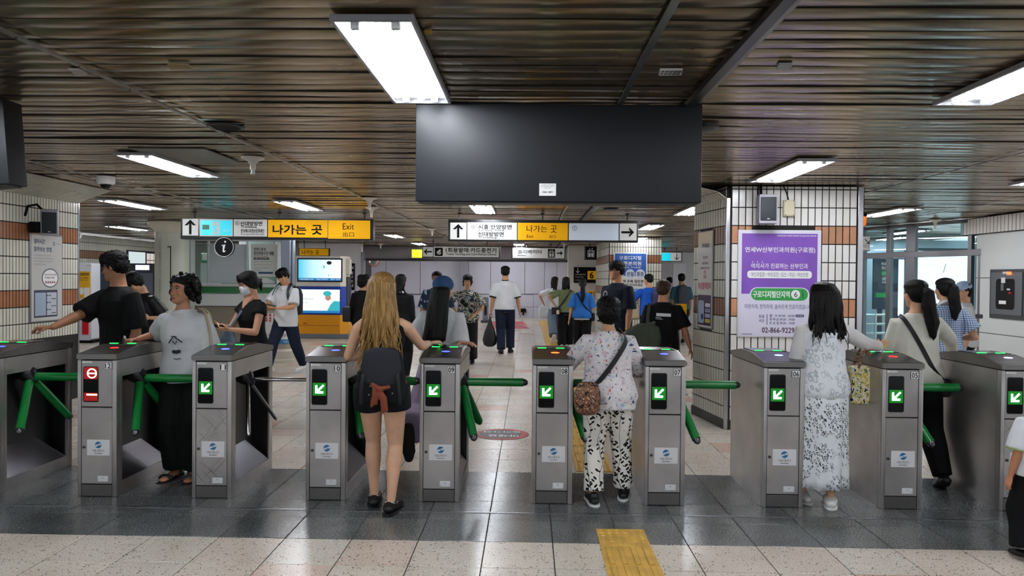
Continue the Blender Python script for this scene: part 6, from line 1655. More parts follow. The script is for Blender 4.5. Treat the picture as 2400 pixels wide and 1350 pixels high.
def f_leaf(k):
    o = k.coord('Object'); c = srgb('#e6e2d8')
    a = k.vor(rot(k, o, 42, (20, 8, 40)), 1.0, rnd=.6); b = k.vor(rot(k, o, -42, (20, 8, 40)), 1.0, rnd=.7)
    m = k.math('MINIMUM', a, b); sx = k.n('ShaderNodeSeparateXYZ'); k.l(o, sx.inputs[0])
    w = k.math('ABSOLUTE', k.math('SINE', k.math('ADD', k.math('MULTIPLY', sx.outputs[0], 42), k.math('MULTIPLY', k.noise(o, 5, 1), 5)))); 
    c2 = k.mix(k.ramp(m, BW(.30, .02)), srgb('#131417'), c)
    return k.mix(k.ramp(w, BW(.07, .03)), srgb('#1b1c20'), c2)
M_leaf = pattern('leaf_trousers', f_leaf)
def f_petal(k):
    o = k.coord('Object'); c = srgb('#dde2e4'); v = k.vor(rot(k, o, 28, (66, 40, 26)), 1.0)
    band = k.math('ABSOLUTE', k.math('SUBTRACT', v, .36)); line = k.ramp(band, BW(.075, .03)); mask = k.ramp(k.noise(o, 5.5, 2), [(.40, (0, 0, 0, 1)), (.47, (1, 1, 1, 1))])
    return k.mix(mask, c, k.mix(line, srgb('#17181c'), c))
M_petal = pattern('petal_skirt', f_petal)
def f_sheer(k):
    o = k.coord('Object'); v = k.vor(rot(k, o, 30, (34, 24, 20)), 1.0); m = k.math('MULTIPLY', k.ramp(k.math('ABSOLUTE', k.math('SUBTRACT', v, .4)), [(.04, (1, 1, 1, 1)), (.14, (0, 0, 0, 1))]), k.ramp(k.noise(o, 6, 2), BW(.5, .06)))
    return k.mix(m, srgb('#dfe2e4'), srgb('#a9b3b8'))
M_sheer = pattern('sheer_print', f_sheer)
def f_camo(k):
    o = k.coord('Object'); return k.ramp(k.noise(o, 11, 1, .4), [(0, srgb('#17191c')), (.36, srgb('#2c4452')), (.43, srgb('#b9ae96')), (.50, srgb('#17191c')), (.54, srgb('#5b7d86')), (.59, srgb('#cfc6b0')), (.65, srgb('#4a3547'))], 'CONSTANT')
M_camo = pattern('abstract_top', f_camo)
def f_hawai(k):
    o = k.coord('Object'); v = k.vor(rot(k, o, 35, (16, 10, 8)), 1.0); return k.mix(k.ramp(v, BW(.3, .05)), srgb('#8fa3ad'), srgb('#1e2c40'))
M_hawai = pattern('leafy_shirt', f_hawai)
def f_lemon(k):
    o = k.coord('Object'); return k.ramp(k.vor(o, 26, out='Color') if False else k.noise(o, 26, 2, .5), [(0, srgb('#2b3038')), (.36, srgb('#d9d6c6')), (.47, srgb('#c9a92c')), (.53, srgb('#e4d9a4')), (.58, srgb('#50663a')), (.64, srgb('#d9d5c8'))], 'CONSTANT')
M_lemon = pattern('lemon_tote', f_lemon, .6)
def f_check(k):
    o = k.coord('Object'); sx = k.n('ShaderNodeSeparateXYZ'); k.l(o, sx.inputs[0])
    a = k.ramp(k.math('ABSOLUTE', k.math('SINE', k.math('MULTIPLY', sx.outputs[0], 150))), BW(.5, .2)); b = k.ramp(k.math('ABSOLUTE', k.math('SINE', k.math('MULTIPLY', sx.outputs[2], 150))), BW(.5, .2))
    return k.mix(a, k.mix(b, srgb('#31445f'), srgb('#5b6f8d')), k.mix(b, srgb('#5b6f8d'), srgb('#a9b6c8')))
M_check = pattern('blue_check', f_check)
def f_bagq(k):
    o = k.coord('Object'); return k.ramp(k.vor(o, 42), [(0, srgb('#2a1f1c')), (.25, srgb('#b98d6c')), (.4, srgb('#3a2a26')), (.55, srgb('#8a5f48')), (.7, srgb('#221a18'))], 'CONSTANT')
M_bagq = pattern('brown_bag', f_bagq, .6)
C_white = cloth('cotton_white', '#d0d2d4'); C_black = cloth('cotton_black', '#07080a'); C_blk2 = cloth('trouser_black', '#050608', fold=.5); C_navy = cloth('cotton_navy', '#121a27'); C_jean = cloth('denim_dark', '#141d31', fold=.5)
C_lilac = cloth('lilac_cloth', '#a99bb4'); C_olive = cloth('cotton_olive', '#77805a'); C_blue = cloth('cotton_blue', '#2463ae'); C_royal = cloth('cotton_royal', '#1c56b8'); C_cream = cloth('knit_cream', '#dbd8cc'); C_green = cloth('duffle_green', '#3c4436', .7, .6)
C_teal = cloth('cotton_teal', '#3d7183'); C_tan = cloth('canvas_tan', '#b7a98c'); C_lj = cloth('denim_light', '#60707f', fold=.5); C_dkgreen = cloth('trouser_green_black', '#09100e', fold=.5); C_denimblk = cloth('denim_black', '#0d0f13', .8, .3)
C_sheer = cloth('sleeve_white', '#dcdad8'); C_cap = cloth('cap_blue', '#34547e'); C_cap2 = cloth('cap_pale', '#a7bdd6')
S_black = mat('shoe_black', '#060608', .5); S_white = mat('shoe_white', '#d9d7d2', .5); S_sole = mat('sole_white', '#d8d8d6', .6); S_solek = mat('sole_black', '#17130f', .7)
UP = V((0, 0, 1)); DN = V((0, 0, -1))

# ---------------- blonde woman at gate 10/09
p = person('woman with long blonde hair in a black top and shorts, seen from behind', -.985, 5.0, 1.585, 0, True, '#d6a98a', feet=((.012, .10), (-.0, -.06, .0, 4)), voxel=.0062, hip_sway=.0,
           arms=({'w': at(862, 838, 5.30), 'hint': V((-1.0, -.75, -.9)), 'palm': DN, 'dir': V((.5, .8, -.1))}, {'w': at(1008, 804, 5.42), 'hint': V((.35, -.5, -1)), 'dir': V((.55, .75, .02)), 'palm': DN, 'thumb': V((-1, 0, 0)), 'curl': .45}))
top(p, C_black, 0, .0, .008, t_top=.93, neck=0, loose=.004, vx=.008); trousers(p, C_denimblk, .34, .014, .022, name='shorts', waist=.3, vx=.008)
shoes(p, S_black, S_black, low=1)
for i in (0, 1):
    An, td, tu = p.toe[i]; h = p.h; sd = td.cross(tu); bm = bmnew(); tube(bm, [An + td * .022 * h - tu * .004 * h, An + td * .05 * h - tu * .008 * h, An + td * .08 * h - tu * .015 * h], [.019 * h, .02 * h, .014 * h], 10, nrm=tu, flat=.5); tg_ = child(p, 'shoe_tongue', bm, mat('shoe_bluegrey', '#4a5560', .6), 9)
    for s in (-1, 1): bm = bmnew(); tube(bm, [An - td * .03 * h + sd * s * .012 * h + tu * .008 * h, An + sd * s * .024 * h - tu * .004 * h, An + td * .03 * h + sd * s * .02 * h], [.0022 * h] * 3, 6); child(p, 'shoe_piping', bm, S_sole, 9, tg_)
long_hair(p, .985, .135, M_blond, 13, 4, 24, .0065, back=.47, wav=.022, r0=.11, x_lim=.38, cap={'puff': .015}, spread_y=.12, lean=-.03, taper=.15)
for pts in (((.93, -58), (.88, -120), (.75, -160)), ((.93, 58), (.88, 120), (.75, 160))): child(p, 'shoulder_strap', strap(p, smooth_pts(body_line(p, pts, .014)), .022, C_black), C_black)
bm = bmnew(); tube(bm, [p.Wr[1] - (p.Wr[1] - p.E[1]).normalized() * d for d in (.028, .036)], [.024, .024], 12, rnd=False); child(p, 'bracelet', bm, S_black)
bm = bmnew(); tube(bm, [p.Wr[1] - (p.Wr[1] - p.E[1]).normalized() * d for d in (.046, .052)], [.025, .025], 12, rnd=False); child(p, 'bracelet', bm, mat('bracelet_silver', '#c9c9d4', .3, .8))
bpk = world_thing('backpack', 'small black denim backpack on the blonde woman’s back', 'backpack', (-.985, 4.82, .78))
c = at(897, 884, 4.80)
bm = bmnew(); loft(bm, [(c + V((0, 0, z)), V((w, 0, 0)), V((0, d, 0))) for z, w, d in ((-.17, .10, .05), (-.15, .135, .07), (-.05, .145, .08), (.06, .14, .075), (.15, .125, .065), (.19, .08, .04))], 20); wfused(bpk, 'body', bm, C_denimblk, .009, 4)
bm = bmnew(); loft(bm, [(c + V((0, -.055, z)), V((w, 0, 0)), V((0, d, 0))) for z, w, d in ((-.055, .05, .02), (-.035, .10, .028), (.06, .135, .03), (.17, .115, .03), (.195, .06, .02))], 20); wfused(bpk, 'flap', bm, mat('flap_denim', '#191d24', .85, bump=.3, bs=300, bd=.001), .008, 3)
for s in (-1, 1):
    bm = bmnew(); tube(bm, [c + V((s * .11, -.08, .02)), c + V((s * .12, -.085, -.08)), c + V((s * .125, -.07, -.16))], [.012] * 3, 8, flat=.4, nrm=V((0, -1, 0))); wchild(bpk, 'side_strap', bm, S_black)
for dx, dz in ((-.06, -.045), (0, -.06), (.055, -.04), (-.07, -.10), (.08, -.09), (.02, -.11)):
    bm = bmnew(); cyl(bm, c + V((dx, -.082, dz)), c + V((dx, -.09, dz)), .006, n=8); wchild(bpk, 'stud', bm, chrome)
sc = world_thing('scarf', 'rust brown scarf tied to the black denim backpack', 'scarf', c + V((-.02, -.10, -.08))); bm = bmnew()
for pts in (((-.045, -.095, -.035), (-.02, -.10, -.07), (.02, -.10, -.13), (.02, -.10, -.21)), ((-.03, -.10, -.05), (-.03, -.105, -.10), (-.02, -.10, -.155)), ((-.045, -.095, -.035), (.0, -.11, -.06), (.06, -.10, -.05)), ((-.02, -.10, -.07), (-.035, -.10, -.13), (-.05, -.10, -.17)), ((0, -.1, -.07), (.03, -.105, -.12), (.045, -.10, -.20))):
    tube(bm, [c + V(q) for q in pts], [.014, .02, .018, .010][:len(pts)] if len(pts) == 4 else [.016, .02, .012], 8)
wfused(sc, 'cloth', bm, cloth('scarf_rust', '#7a3d2a', .8, .6), .006, 1)

# ---------------- elderly lady in the flowery blouse
q_ = person('elderly woman in a flowery blouse and leaf print trousers, seen from behind', .56, 5.22, 1.43, 2, True, '#c79879', lean=.05, bulk=1.14, voxel=.0062, feet=((-.025, -.02, 0, 0), (.055, .13, 0, 0)),
            arms=({'w': at(1352, 832, 5.52), 'hint': V((-.8, -.5, -.9)), 'dir': V((-.75, .6, .06)), 'palm': V((.2, .2, -1)), 'curl': .5}, {'w': V((.79, 5.56, .87)), 'hint': V((.35, -1, -.6)), 'palm': DN, 'dir': V((0, 1, -.1))}))
top(q_, M_floral, .74, -.20, .02, .022, name='blouse', cuff=.02, vx=.008, flare=.03); trousers(q_, M_leaf, 1.92, .010, .006, vx=.008, flare=.022); shoes(q_, S_black, S_sole)
short_hair(q_, M_hair, .006, 5, 70, nape=.10, puff=.06, side=.08)
lst = smooth_pts([q_.ring(.97)[0] + q_.sr * .075 + q_.su * .035, *body_line(q_, [(.86, 140)], .045), *body_line(q_, [(.6, 165), (.3, 195), (.02, 230)], .05)])
cb = world_thing('shoulder_bag', 'patterned brown cross body bag on the elderly woman’s left hip', 'bag', (.33, 5.0, .6)); c = at(1377, 932, 4.98)
bm = bmnew(); loft(bm, [(c + V((0, 0, z)), V((w, 0, 0)), V((0, d, 0))) for z, w, d in ((-.115, .05, .03), (-.09, .082, .05), (-.02, .092, .06), (.05, .085, .055), (.09, .07, .04), (.105, .04, .02))], 18); wfused(cb, 'body', bm, M_bagq, .008, 3)
bm = strap(q_, lst + [c + V((.06, .02, .09))], .034, S_black); wchild(cb, 'strap', bm, mat('strap_black', '#141416', .7))
bm = bmnew(); tube(bm, [c + V((-.055, -.035, .085)), c + V((.055, -.035, .085))], [.005, .005], 6); wchild(cb, 'zip', bm, S_black)
phone('black phone under the elderly woman’s hand on gate 08', at(1315, 827, 5.62), V((-1, .15, 0)), UP)

# ---------------- woman with the curly hair walking out through gate 11
b_ = person('elderly woman with curly black hair in a white printed T-shirt and black sandals', -2.655, 5.74, 1.55, 181, True, '#b98364', side=.03, head=(22, -3), voxel=.0062, bulk=1.06, face=True, bare_feet=True, feet=((0, .02), (0, .0)),
            arms=({'out': .05, 'fwd': -.02}, {'w': at(322, 795, 5.74), 'hint': V((-.6, .8, -.5)), 'dir': V((-.85, -.35, -.12)), 'palm': V((.2, 0, -1)), 'curl': .8}))
top(b_, C_white, .50, -.14, .020, .034, cuff=.03, vx=.008); trousers(b_, C_dkgreen, 1.94, .014, .03, flare=.02)
curly_hair(b_)
bm = bmnew(); cc_, ax, ay = b_.ring(.975); N_ = 24
for i in range(N_): pass
tube(bm, [cc_ + b_.su * -.004 + b_.sr * (ax.length + .022) * math.cos(2 * PI * i / 24) + b_.sf * ((ay.length + .026) * math.sin(2 * PI * i / 24)) + b_.su * (-.03 * max(0, math.sin(2 * PI * i / 24))) for i in range(25)], [.009] * 25, 8, rnd=False); child(b_, 'collar', bm, C_white)
bm = bmnew()
def front(p, t, x, ex=.022):
    c, ax, ay = p.ring(t); w = ax.length + ex; d = max(ay.length, p.ring(.62)[2].length * .93) + ex + .014; s = max(-.9, min(.9, x / w)); return c + p.sr * x + p.sf * d * math.sqrt(1 - s * s)
def stroke(p, bm, pts, w, ex=.03):
    q = [front(p, t, x, ex) for x, t in pts]; tube(bm, q, [w] * len(q), 6, flat=.4, nrm=p.sf)
stroke(b_, bm, [(-.05, .50), (-.02, .56), (.0, .60), (.02, .56), (.05, .50)], .005); stroke(b_, bm, [(-.015, .52), (0, .47), (.015, .52)], .004); stroke(b_, bm, [(-.022, .36), (0, .352), (.022, .36)], .013); stroke(b_, bm, [(-.025, .24), (-.01, .25), (0, .235), (.025, .25)], .003); stroke(b_, bm, [(-.02, .59), (.02, .60)], .003)
child(b_, 'shirt_print', bm, mat('print_black', '#26262b', .8))
for i in (0, 1):
    An, td, tu = b_.toe[i]; h = b_.h; sd = td.cross(tu); o = None
    bm = bmnew(); b0 = An - tu * .043 * h; tube(bm, [b0 - td * .038 * h, b0, b0 + td * .05 * h, b0 + td * .09 * h, b0 + td * .125 * h], [.024 * h, .027 * h, .027 * h, .032 * h, .024 * h], 14, nrm=tu, flat=.2); sdl = child(b_, 'sandal', bm, S_solek)
    for a, hgt, w in ((.085, .010, .034), (.0, .022, .032)):
        bm = bmnew(); cq = An + td * a * h - tu * .034 * h
        tube(bm, [cq + sd * w * h * math.cos(t) * .95 + tu * (hgt * 1.2 + .004) * h * math.sin(t) * 1.1 for t in [PI * k / 8 for k in range(9)]], [.010 * h] * 9, 6, rnd=False); child(b_, 'sandal_strap', bm, S_black, 9, sdl)
wl = world_thing('wallet', 'small dark card wallet in the curly haired woman’s hand', 'wallet', at(309, 797, 5.62)); bm = bmnew()
g0 = b_.Hd[1]; dd, nn_, ss = b_.G[1]
for k, (a, b2) in enumerate(((.05, .034),)):
    A = [bm.verts.new(g0 + ss * x * a + UP * y * b2 - dd * .0 - nn_ * .012) for x, y in ((-1, -1), (1, -1), (1, 1), (-1, 1))]; B = [bm.verts.new(v.co + dd * .012) for v in A]; bm.faces.new(A); bm.faces.new(B)
    for j in range(4): bm.faces.new((A[j], A[(j + 1) % 4], B[(j + 1) % 4], B[j]))
wchild(wl, 'case', bm, mat('wallet_dark', '#2c2f33', .5)); 
bm = bmnew(); tube(bm, [g0 + UP * .034 - nn_ * .012, g0 + UP * .05 - nn_ * .012 + ss * .01], [.012, .010], 6, flat=.3); wchild(wl, 'card', bm, S_white)
tb_ = world_thing('tote_bag', 'beige canvas tote bag on the curly haired woman’s shoulder', 'bag', (-2.32, 5.8, .8)); c = b_.S[0] + V((.10, .02, -.40))
bm = bmnew(); box(bm, c.x - .03, c.y - .13, c.z - .17, c.x + .035, c.y + .13, c.z + .15, .02, 2); wfused(tb_, 'body', bm, C_tan, .01, 4)
bm = bmnew(); sh0 = b_.S[0] + UP * .05 - b_.sr * -.03
for dy in (-.08, .07): tube(bm, smooth_pts([c + V((0, dy, .14)), b_.S[0] + V((.085, dy * .5 - .01, -.12)), b_.S[0] + V((.045, dy * .4 - .01, .035)), b_.S[0] + V((-.01, dy * .3, .075))]), [.016] * 16, 8, nrm=V((1, 0, .3)), flat=.35)
wchild(tb_, 'strap', bm, C_tan)

# ---------------- man in the black T-shirt reaching to the left
a_ = person('man in glasses and a black T-shirt reaching left over a gate', -3.53, 6.38, 1.745, -148, False, '#b07c5c', head=(52, 9), voxel=.0062, bulk=1.08, face=True, lean=.02,
            arms=({'out': .04}, {'w': at(118, 770, 6.0), 'hint': V((0, .3, -1)), 'dir': V((-1, -.2, -.06)), 'palm': DN, 'curl': .55, 'thumb': V((0, -1, 0))}))
top(a_, C_black, .50, -.12, .022, .018, cuff=.022, vx=.008); trousers(a_, C_blk2, 1.95, .012, .015); shoes(a_, S_black); short_hair(a_, M_hair, .006, 11, 80, top=.03, fringe=1.0, puff=.02, side=.02); glasses(a_, mat('frame_grey2', '#5f6068', .3, .6))
tc = world_thing('transit_card', 'pale transit card held over the reader of the leftmost gate', 'card', a_.Hd[1]); bm = bmnew(); g0 = a_.Hd[1] + V((.0, 0, -.012)); box(bm, g0.x - .043, g0.y - .027, g0.z - .001, g0.x + .043, g0.y + .027, g0.z + .001); wchild(tc, 'body', bm, mat('card_green', '#b9d0bd', .4), None)
bm = bmnew(); box(bm, g0.x - .03, g0.y - .0275, g0.z + .001, g0.x + .0, g0.y + .02, g0.z + .0014); wchild(tc, 'stripe', bm, M_dark, None)

# ---------------- stooping person behind him
e_ = person('person in a black top bowing the head, behind the man in the black T-shirt', -4.56, 8.9, 1.62, -150, True, '#c0906f', head=(10, 48), lean=.10, voxel=.008, face=True, arms=({'w': at(350, 745, 8.6), 'hint': V((.6, .2, -1))}, {'w': at(318, 745, 8.55), 'hint': V((-.6, .2, -1))}))
top(e_, cloth('satin_black', '#141518', .45), .40, -.12, .02, .02, cuff=.02); trousers(e_, C_blk2, 1.95); shoes(e_, S_black); short_hair(e_, M_hair, .008, 13, 60, puff=.04, fringe=1.0, side=.08, nape=.08)

# ---------------- masked woman looking at a phone
c_ = person('woman in a white face mask and black V-neck top looking at a phone', -2.74, 7.35, 1.60, -142, True, '#c9977a', head=(12, 20), voxel=.0065, face='mask', vneck=True,
            arms=({'w': at(540, 772, 7.02), 'hint': V((.75, .1, -1)), 'dir': V((-1, -.1, .02)), 'palm': V((-.1, .5, .8)), 'curl': .7}, {'w': at(522, 764, 7.22), 'hint': V((-.6, .4, -1)), 'dir': V((-.9, -.5, 0)), 'palm': V((.2, -.3, 1)), 'curl': .7}))
top(c_, C_black, .17, -.22, .012, .012, cuff=.014, name='blouse', t_top=.985); trousers(c_, C_blk2, 1.95); shoes(c_, S_black)
bm = bmnew(); hair_cap(c_, bm, .0, 0, .10, .06, .015); hp = c_.hp
for s in (-1, 1): tube(bm, [hp(s * .05, .30, .46), hp(s * .24, .27, .26), hp(s * .33, .12, .0), hp(s * .32, -.10, -.25)], [.07 * c_.hh, .075 * c_.hh, .07 * c_.hh, .05 * c_.hh], 8)
tube(bm, [hp(0, -.45, .0), hp(0, -.55, -.2), hp(.02, -.50, -.5)], [.14 * c_.hh, .13 * c_.hh, .05 * c_.hh], 10)
fused('hair', bm, M_hair, .0065, c_.o, c_.base, 2)
bm = bmnew(); hh = c_.hh; loft(bm, [(hp(0, .20, z), c_.hr * w * hh, c_.hf * d * hh) for z, w, d in ((-.47, .16, .17), (-.40, .245, .215), (-.26, .295, .235), (-.12, .315, .215), (-.05, .25, .215), (-.02, .13, .215))], 20); mk_ = fused('face_mask', bm, mat('mask_white', '#d9dbe2', .7), .006, c_.o, c_.base, 2)
for s in (-1, 1): bm = bmnew(); tube(bm, [hp(s * .30, .18, -.10), hp(s * .345, .0, .03), hp(s * .36, -.10, .06)], [.007 * hh] * 3, 6); child(c_, 'ear_loop', bm, S_white, 9, mk_)
phone('dark phone held by the masked woman', at(508, 764, 7.02), V((-1, -.2, .1)), V((.1, -.2, 1)))
jk = world_thing('shoulder_bag', 'blue denim bag at the masked woman’s side', 'bag', at(535, 800, 7.15)); c = at(535, 803, 7.15); bm = bmnew(); loft(bm, [(c + V((0, 0, z)), V((w, 0, 0)), V((0, .05, 0))) for z, w in ((-.16, .06), (-.13, .10), (.02, .09), (.10, .05), (.13, .02))], 14); wfused(jk, 'body', bm, C_lj, .01, 3); bm = bmnew(); tube(bm, [c + V((0, 0, .12)), c + V((.09, .1, .3))], [.012, .012], 8); wchild(jk, 'strap', bm, C_lj)

# ---------------- man in the white polo shirt
d_ = person('man in a white polo shirt and backpack walking with a phone', -3.90, 11.9, 1.68, 203, False, '#b5835f', head=(6, 26), voxel=.008, face=True, feet=((-.05, -.30, .0, 0), (.02, .30, .03, 25)),
            arms=({'w': at(651, 723, 11.55), 'hint': V((.9, .2, -.6)), 'dir': V((-1, -.3, .1)), 'palm': V((0, -.2, 1)), 'curl': .6}, {'w': at(632, 725, 11.6), 'hint': V((-.9, .4, -.6)), 'dir': V((.5, -.8, .1)), 'palm': V((0, 0, 1)), 'curl': .6}))
top(d_, C_white, .46, -.22, .02, .03, cuff=.02, name='polo_shirt'); trousers(d_, C_jean, 1.95, .012, .016); shoes(d_, S_white, S_sole); short_hair(d_, M_hair, .008, 17, 50, top=.02, fringe=1.0, puff=.02)
bm = bmnew()
for s in (-1, 1): tube(bm, [d_.ring(1.0)[0] + d_.sr * s * .065 - d_.sf * .03 + d_.su * .02, d_.ring(.97)[0] + d_.sr * s * .062 + d_.sf * .05, d_.ring(.90)[0] + d_.sr * s * .02 + d_.sf * .115], [.02, .02, .014], 8, flat=.4, nrm=d_.sf)
child(d_, 'collar', bm, C_white)
bp_ = world_thing('backpack', 'black backpack worn by the man in the white polo', 'backpack', d_.P + d_.sf * -.2)
bm = bmnew(); c = d_.ring(.55)[0] - d_.sf * .22; loft(bm, [(c + UP * z, d_.sr * w, d_.sf * dd) for z, w, dd in ((-.24, .10, .06), (-.2, .15, .09), (.1, .15, .09), (.2, .11, .07), (.23, .05, .03))], 16); wfused(bp_, 'body', bm, S_black, .012, 3)
for s in (-1, 1): wchild(bp_, 'shoulder_strap', strap(d_, smooth_pts([*body_line(d_, [(.55, s * 130), (.85, s * 140)], .05), d_.ring(.96)[0] + d_.sr * s * .12 + d_.su * .055, *body_line(d_, [(.86, s * 42), (.62, s * 48), (.42, s * 75)], .05)]), .045, S_black, th=.012), S_black)
phone('phone in the hands of the man in the white polo', (d_.Hd[0] + d_.Hd[1]) / 2 + UP * .015, V((-.6, -.6, .2)), V((.1, .3, 1)))

# ---------------- woman with the blue cap ahead of the blonde woman
g_ = person('woman in a blue cap with long black hair and a white top', -.745, 6.38, 1.56, 3, True, '#c99274', head=(20, 4), voxel=.007, feet=((-.10, -.46, .27, 78), (.0, .22)),
            arms=({'w': V((-.98, 6.75, .98)), 'hint': V((-.6, -.8, -.4))}, {'w': at(1083, 803, 6.05), 'hint': V((-.1, .9, -1)), 'dir': V((.9, -.3, -.05)), 'palm': DN, 'curl': .4}))
top(g_, C_white, .50, -.10, .018, .018, cuff=.022); trousers(g_, C_lilac, 1.9, .014, .04, flare=.05); shoes(g_, mat('shoe_grey', '#8f8a84', .6), S_solek)
long_hair(g_, 1.03, .085, M_hair, 16, 8, 8, .0075, back=.46, wav=.004, lean=-.06, r0=.16, taper=.75, x_lim=.30, crown=.02, top=.0, cap={}, spread_y=.1)
bm = bmnew(); hp, hh = g_.hp, g_.hh; ell(bm, hp(0, -.04, .24), g_.hr * .42 * hh, g_.hf * .52 * hh, g_.hu * .37 * hh, 22, 12); tube(bm, [hp(-.2, .40, .16), hp(0, .58, .12), hp(.2, .40, .16)], [.06 * hh, .16 * hh, .06 * hh], 10, nrm=g_.hu, flat=.2); fused('cap', bm, C_cap, .008, g_.o, g_.base, 2)

# ---------------- people in the middle of the hall
h_ = person('man in a dark leafy short sleeved shirt facing the gates', -1.56, 12.6, 1.66, 178, False, '#b07d5b', voxel=.009, face=True, arms=({'out': .06}, {'out': .09, 'fwd': .02}))
top(h_, M_hawai, .5, -.14, .02, .02, cuff=.025); trousers(h_, C_blk2, 1.95); shoes(h_, S_black); short_hair(h_, M_hair, .009, 21, 24, top=-.02, puff=-.005)
rb = world_thing('shopping_bag', 'red bag in the hand of the man in the leafy shirt', 'bag', h_.Wr[1] + V((0, 0, -.3))); c = h_.Wr[1] + V((0, 0, -.24)); bm = bmnew(); box(bm, c.x - .10, c.y - .04, c.z - .14, c.x + .10, c.y + .04, c.z + .06, .01); wchild(rb, 'body', bm, mat('bag_red', '#b3262c', .5)); bm = bmnew(); tube(bm, [c + V((-.06, 0, .05)), c + V((0, 0, .19)), c + V((.06, 0, .05))], [.006] * 3, 6); wchild(rb, 'handle', bm, S_black)
i_ = person('woman in an abstract print top and dark trousers facing the gates', -1.12, 13.6, 1.60, 181, True, '#c5946f', voxel=.0085, face=True, feet=((0, -.12), (0, .12)), arms=({'w': at(1112, 738, 13.4), 'hint': V((1, .4, -.2)), 'palm': V((-1, 0, 0))}, {'w': at(1068, 728, 13.7), 'hint': V((-1, .5, -.2))}), bulk=1.08)
top(i_, M_camo, .46, -.17, .022, .03, cuff=.03, name='blouse'); trousers(i_, cloth('trouser_charcoal', '#1d1d20', fold=.5), 1.92, .012, .035, flare=.02); shoes(i_, S_black); 
bm = bmnew(); hair_cap(i_, bm, .03, 0, .16, .12, .05); tufts(i_, bm, 60, .16, 31, .06, -.4); fused('hair', bm, M_hair, .009, i_.o, i_.base, 1)
j_ = person('tall man in a white ringer T-shirt and jeans walking away down the hall', -.50, 15.6, 1.80, 0, False, '#bd8a66', voxel=.009, feet=((.02, -.10), (.03, .12, .01, 8)), arms=({'out': .10, 'fwd': .0, 'curl': .9}, {'out': .12, 'fwd': .08}))
top(j_, C_white, .44, -.06, .022, .02, cuff=.02); trousers(j_, C_jean, 1.97, .014, .022, flare=.014); shoes(j_, S_black, S_solek); short_hair(j_, M_hair, .009, 23, 46, puff=.01)
for i in (0, 1):
    S, E = j_.S[i], j_.E[i]; q0 = S + (E - S) * .80; bm = bmnew(); tube(bm, [q0, q0 + (E - S).normalized() * .03], [.082, .082], 16, rnd=False); child(j_, 'cuff_band', bm, C_black)
bm = bmnew(); tube(bm, [j_.ring(.985)[0], j_.ring(1.02)[0]], [.088, .075], 16, rnd=False); child(j_, 'neck_band', bm, C_black)
jb_ = world_thing('shopping_bag', 'black bag hanging from the walking man’s left hand', 'bag', j_.Hd[0]); c = j_.Wr[0] + V((-.02, .0, -.12)); bm = bmnew(); loft(bm, [(c + V((0, 0, z)), V((w, 0, 0)), V((0, d, 0))) for z, w, d in ((0, .02, .02), (-.14, .05, .04), (-.3, .115, .08), (-.48, .155, .10), (-.58, .13, .09), (-.62, .06, .05))], 16); wfused(jb_, 'body', bm, S_black, .012, 3); bm = bmnew(); tube(bm, [c + V((0, 0, .06)), c + V((0, 0, -.05))], [.018, .02], 8); wchild(jb_, 'handle', bm, S_black)
k_ = person('person in black with a black bag, beside the screen kiosk', -2.72, 12.2, 1.60, 12, True, '#c5946f', voxel=.009, head=(40, 0)); top(k_, C_black, .9, -.14, .02, .02, name='jacket'); trousers(k_, C_blk2, 1.95, loose=.02); shoes(k_, S_black); short_hair(k_, M_hair, .009, 27, 40, side=.14, nape=.16, puff=.02)
kb = world_thing('shoulder_bag', 'black shoulder bag of the person beside the kiosk', 'bag', k_.P); c = k_.P + V((-.24, -.02, .12)); bm = bmnew(); box(bm, c.x - .07, c.y - .14, c.z - .13, c.x + .07, c.y + .14, c.z + .12, .03, 2); wfused(kb, 'body', bm, S_black, .012, 3); wchild(kb, 'strap', strap(k_, smooth_pts([c + V((.02, 0, .12)), k_.S[0] + V((-.05, 0, -.1)), k_.S[0] + V((.0, 0, .055)), k_.S[0] + V((.06, .08, .0))]), .03, S_black), S_black)
k2 = person('person in a black cardigan mostly hidden behind the blonde woman', -1.93, 11.2, 1.60, 10, True, '#c5946f', voxel=.01); top(k2, C_black, .95, -.14, .02, .025, name='cardigan'); trousers(k2, C_blk2, 1.95, loose=.015); shoes(k2, S_black); long_hair(k2, 1.3, .08, M_hairb, 8, 41, x_lim=.3); bm = bmnew(); tube(bm, [k2.ring(.97)[0], k2.ring(1.03)[0]], [.085, .07], 14, rnd=False); child(k2, 'collar', bm, C_white)
l1 = person('woman with long black hair in a white top behind the olive top', .62, 18.0, 1.60, -8, True, '#c5946f', voxel=.0095, head=(40, 0), feet=((-.02, -.5, .12, 50), (.02, .25)), arms=({'w': V((.36, 17.9, .95)), 'hint': V((-1, -.6, 0))}, None))
top(l1, C_white, .5, -.08, .02, .02, cuff=.02); trousers(l1, C_lj, 1.95, .012, .03, flare=.03); shoes(l1, S_white, S_sole); long_hair(l1, 1.18, .10, M_hair, 9, 43, x_lim=.32)
tw_ = world_thing('tote_bag', 'white bag carried by the woman in the white top', 'bag', l1.Wr[0]); c = l1.Wr[0] + V((0, 0, -.16)); bm = bmnew(); box(bm, c.x - .12, c.y - .05, c.z - .16, c.x + .12, c.y + .05, c.z + .12, .02, 2); wfused(tw_, 'body', bm, C_white, .014, 3); bm = bmnew(); tube(bm, [c + V((-.07, 0, .1)), c + V((0, 0, .2)), c + V((.07, 0, .1))], [.008] * 3, 6); wchild(tw_, 'handle', bm, C_white)
l2_ = person('woman in an olive top with a black cross body strap', .83, 16.8, 1.59, 4, True, '#c5946f', voxel=.009, feet=((0, -.1), (0, .14)), arms=({'w': V((.58, 16.75, .98)), 'hint': V((-1, -.5, 0))}, None))
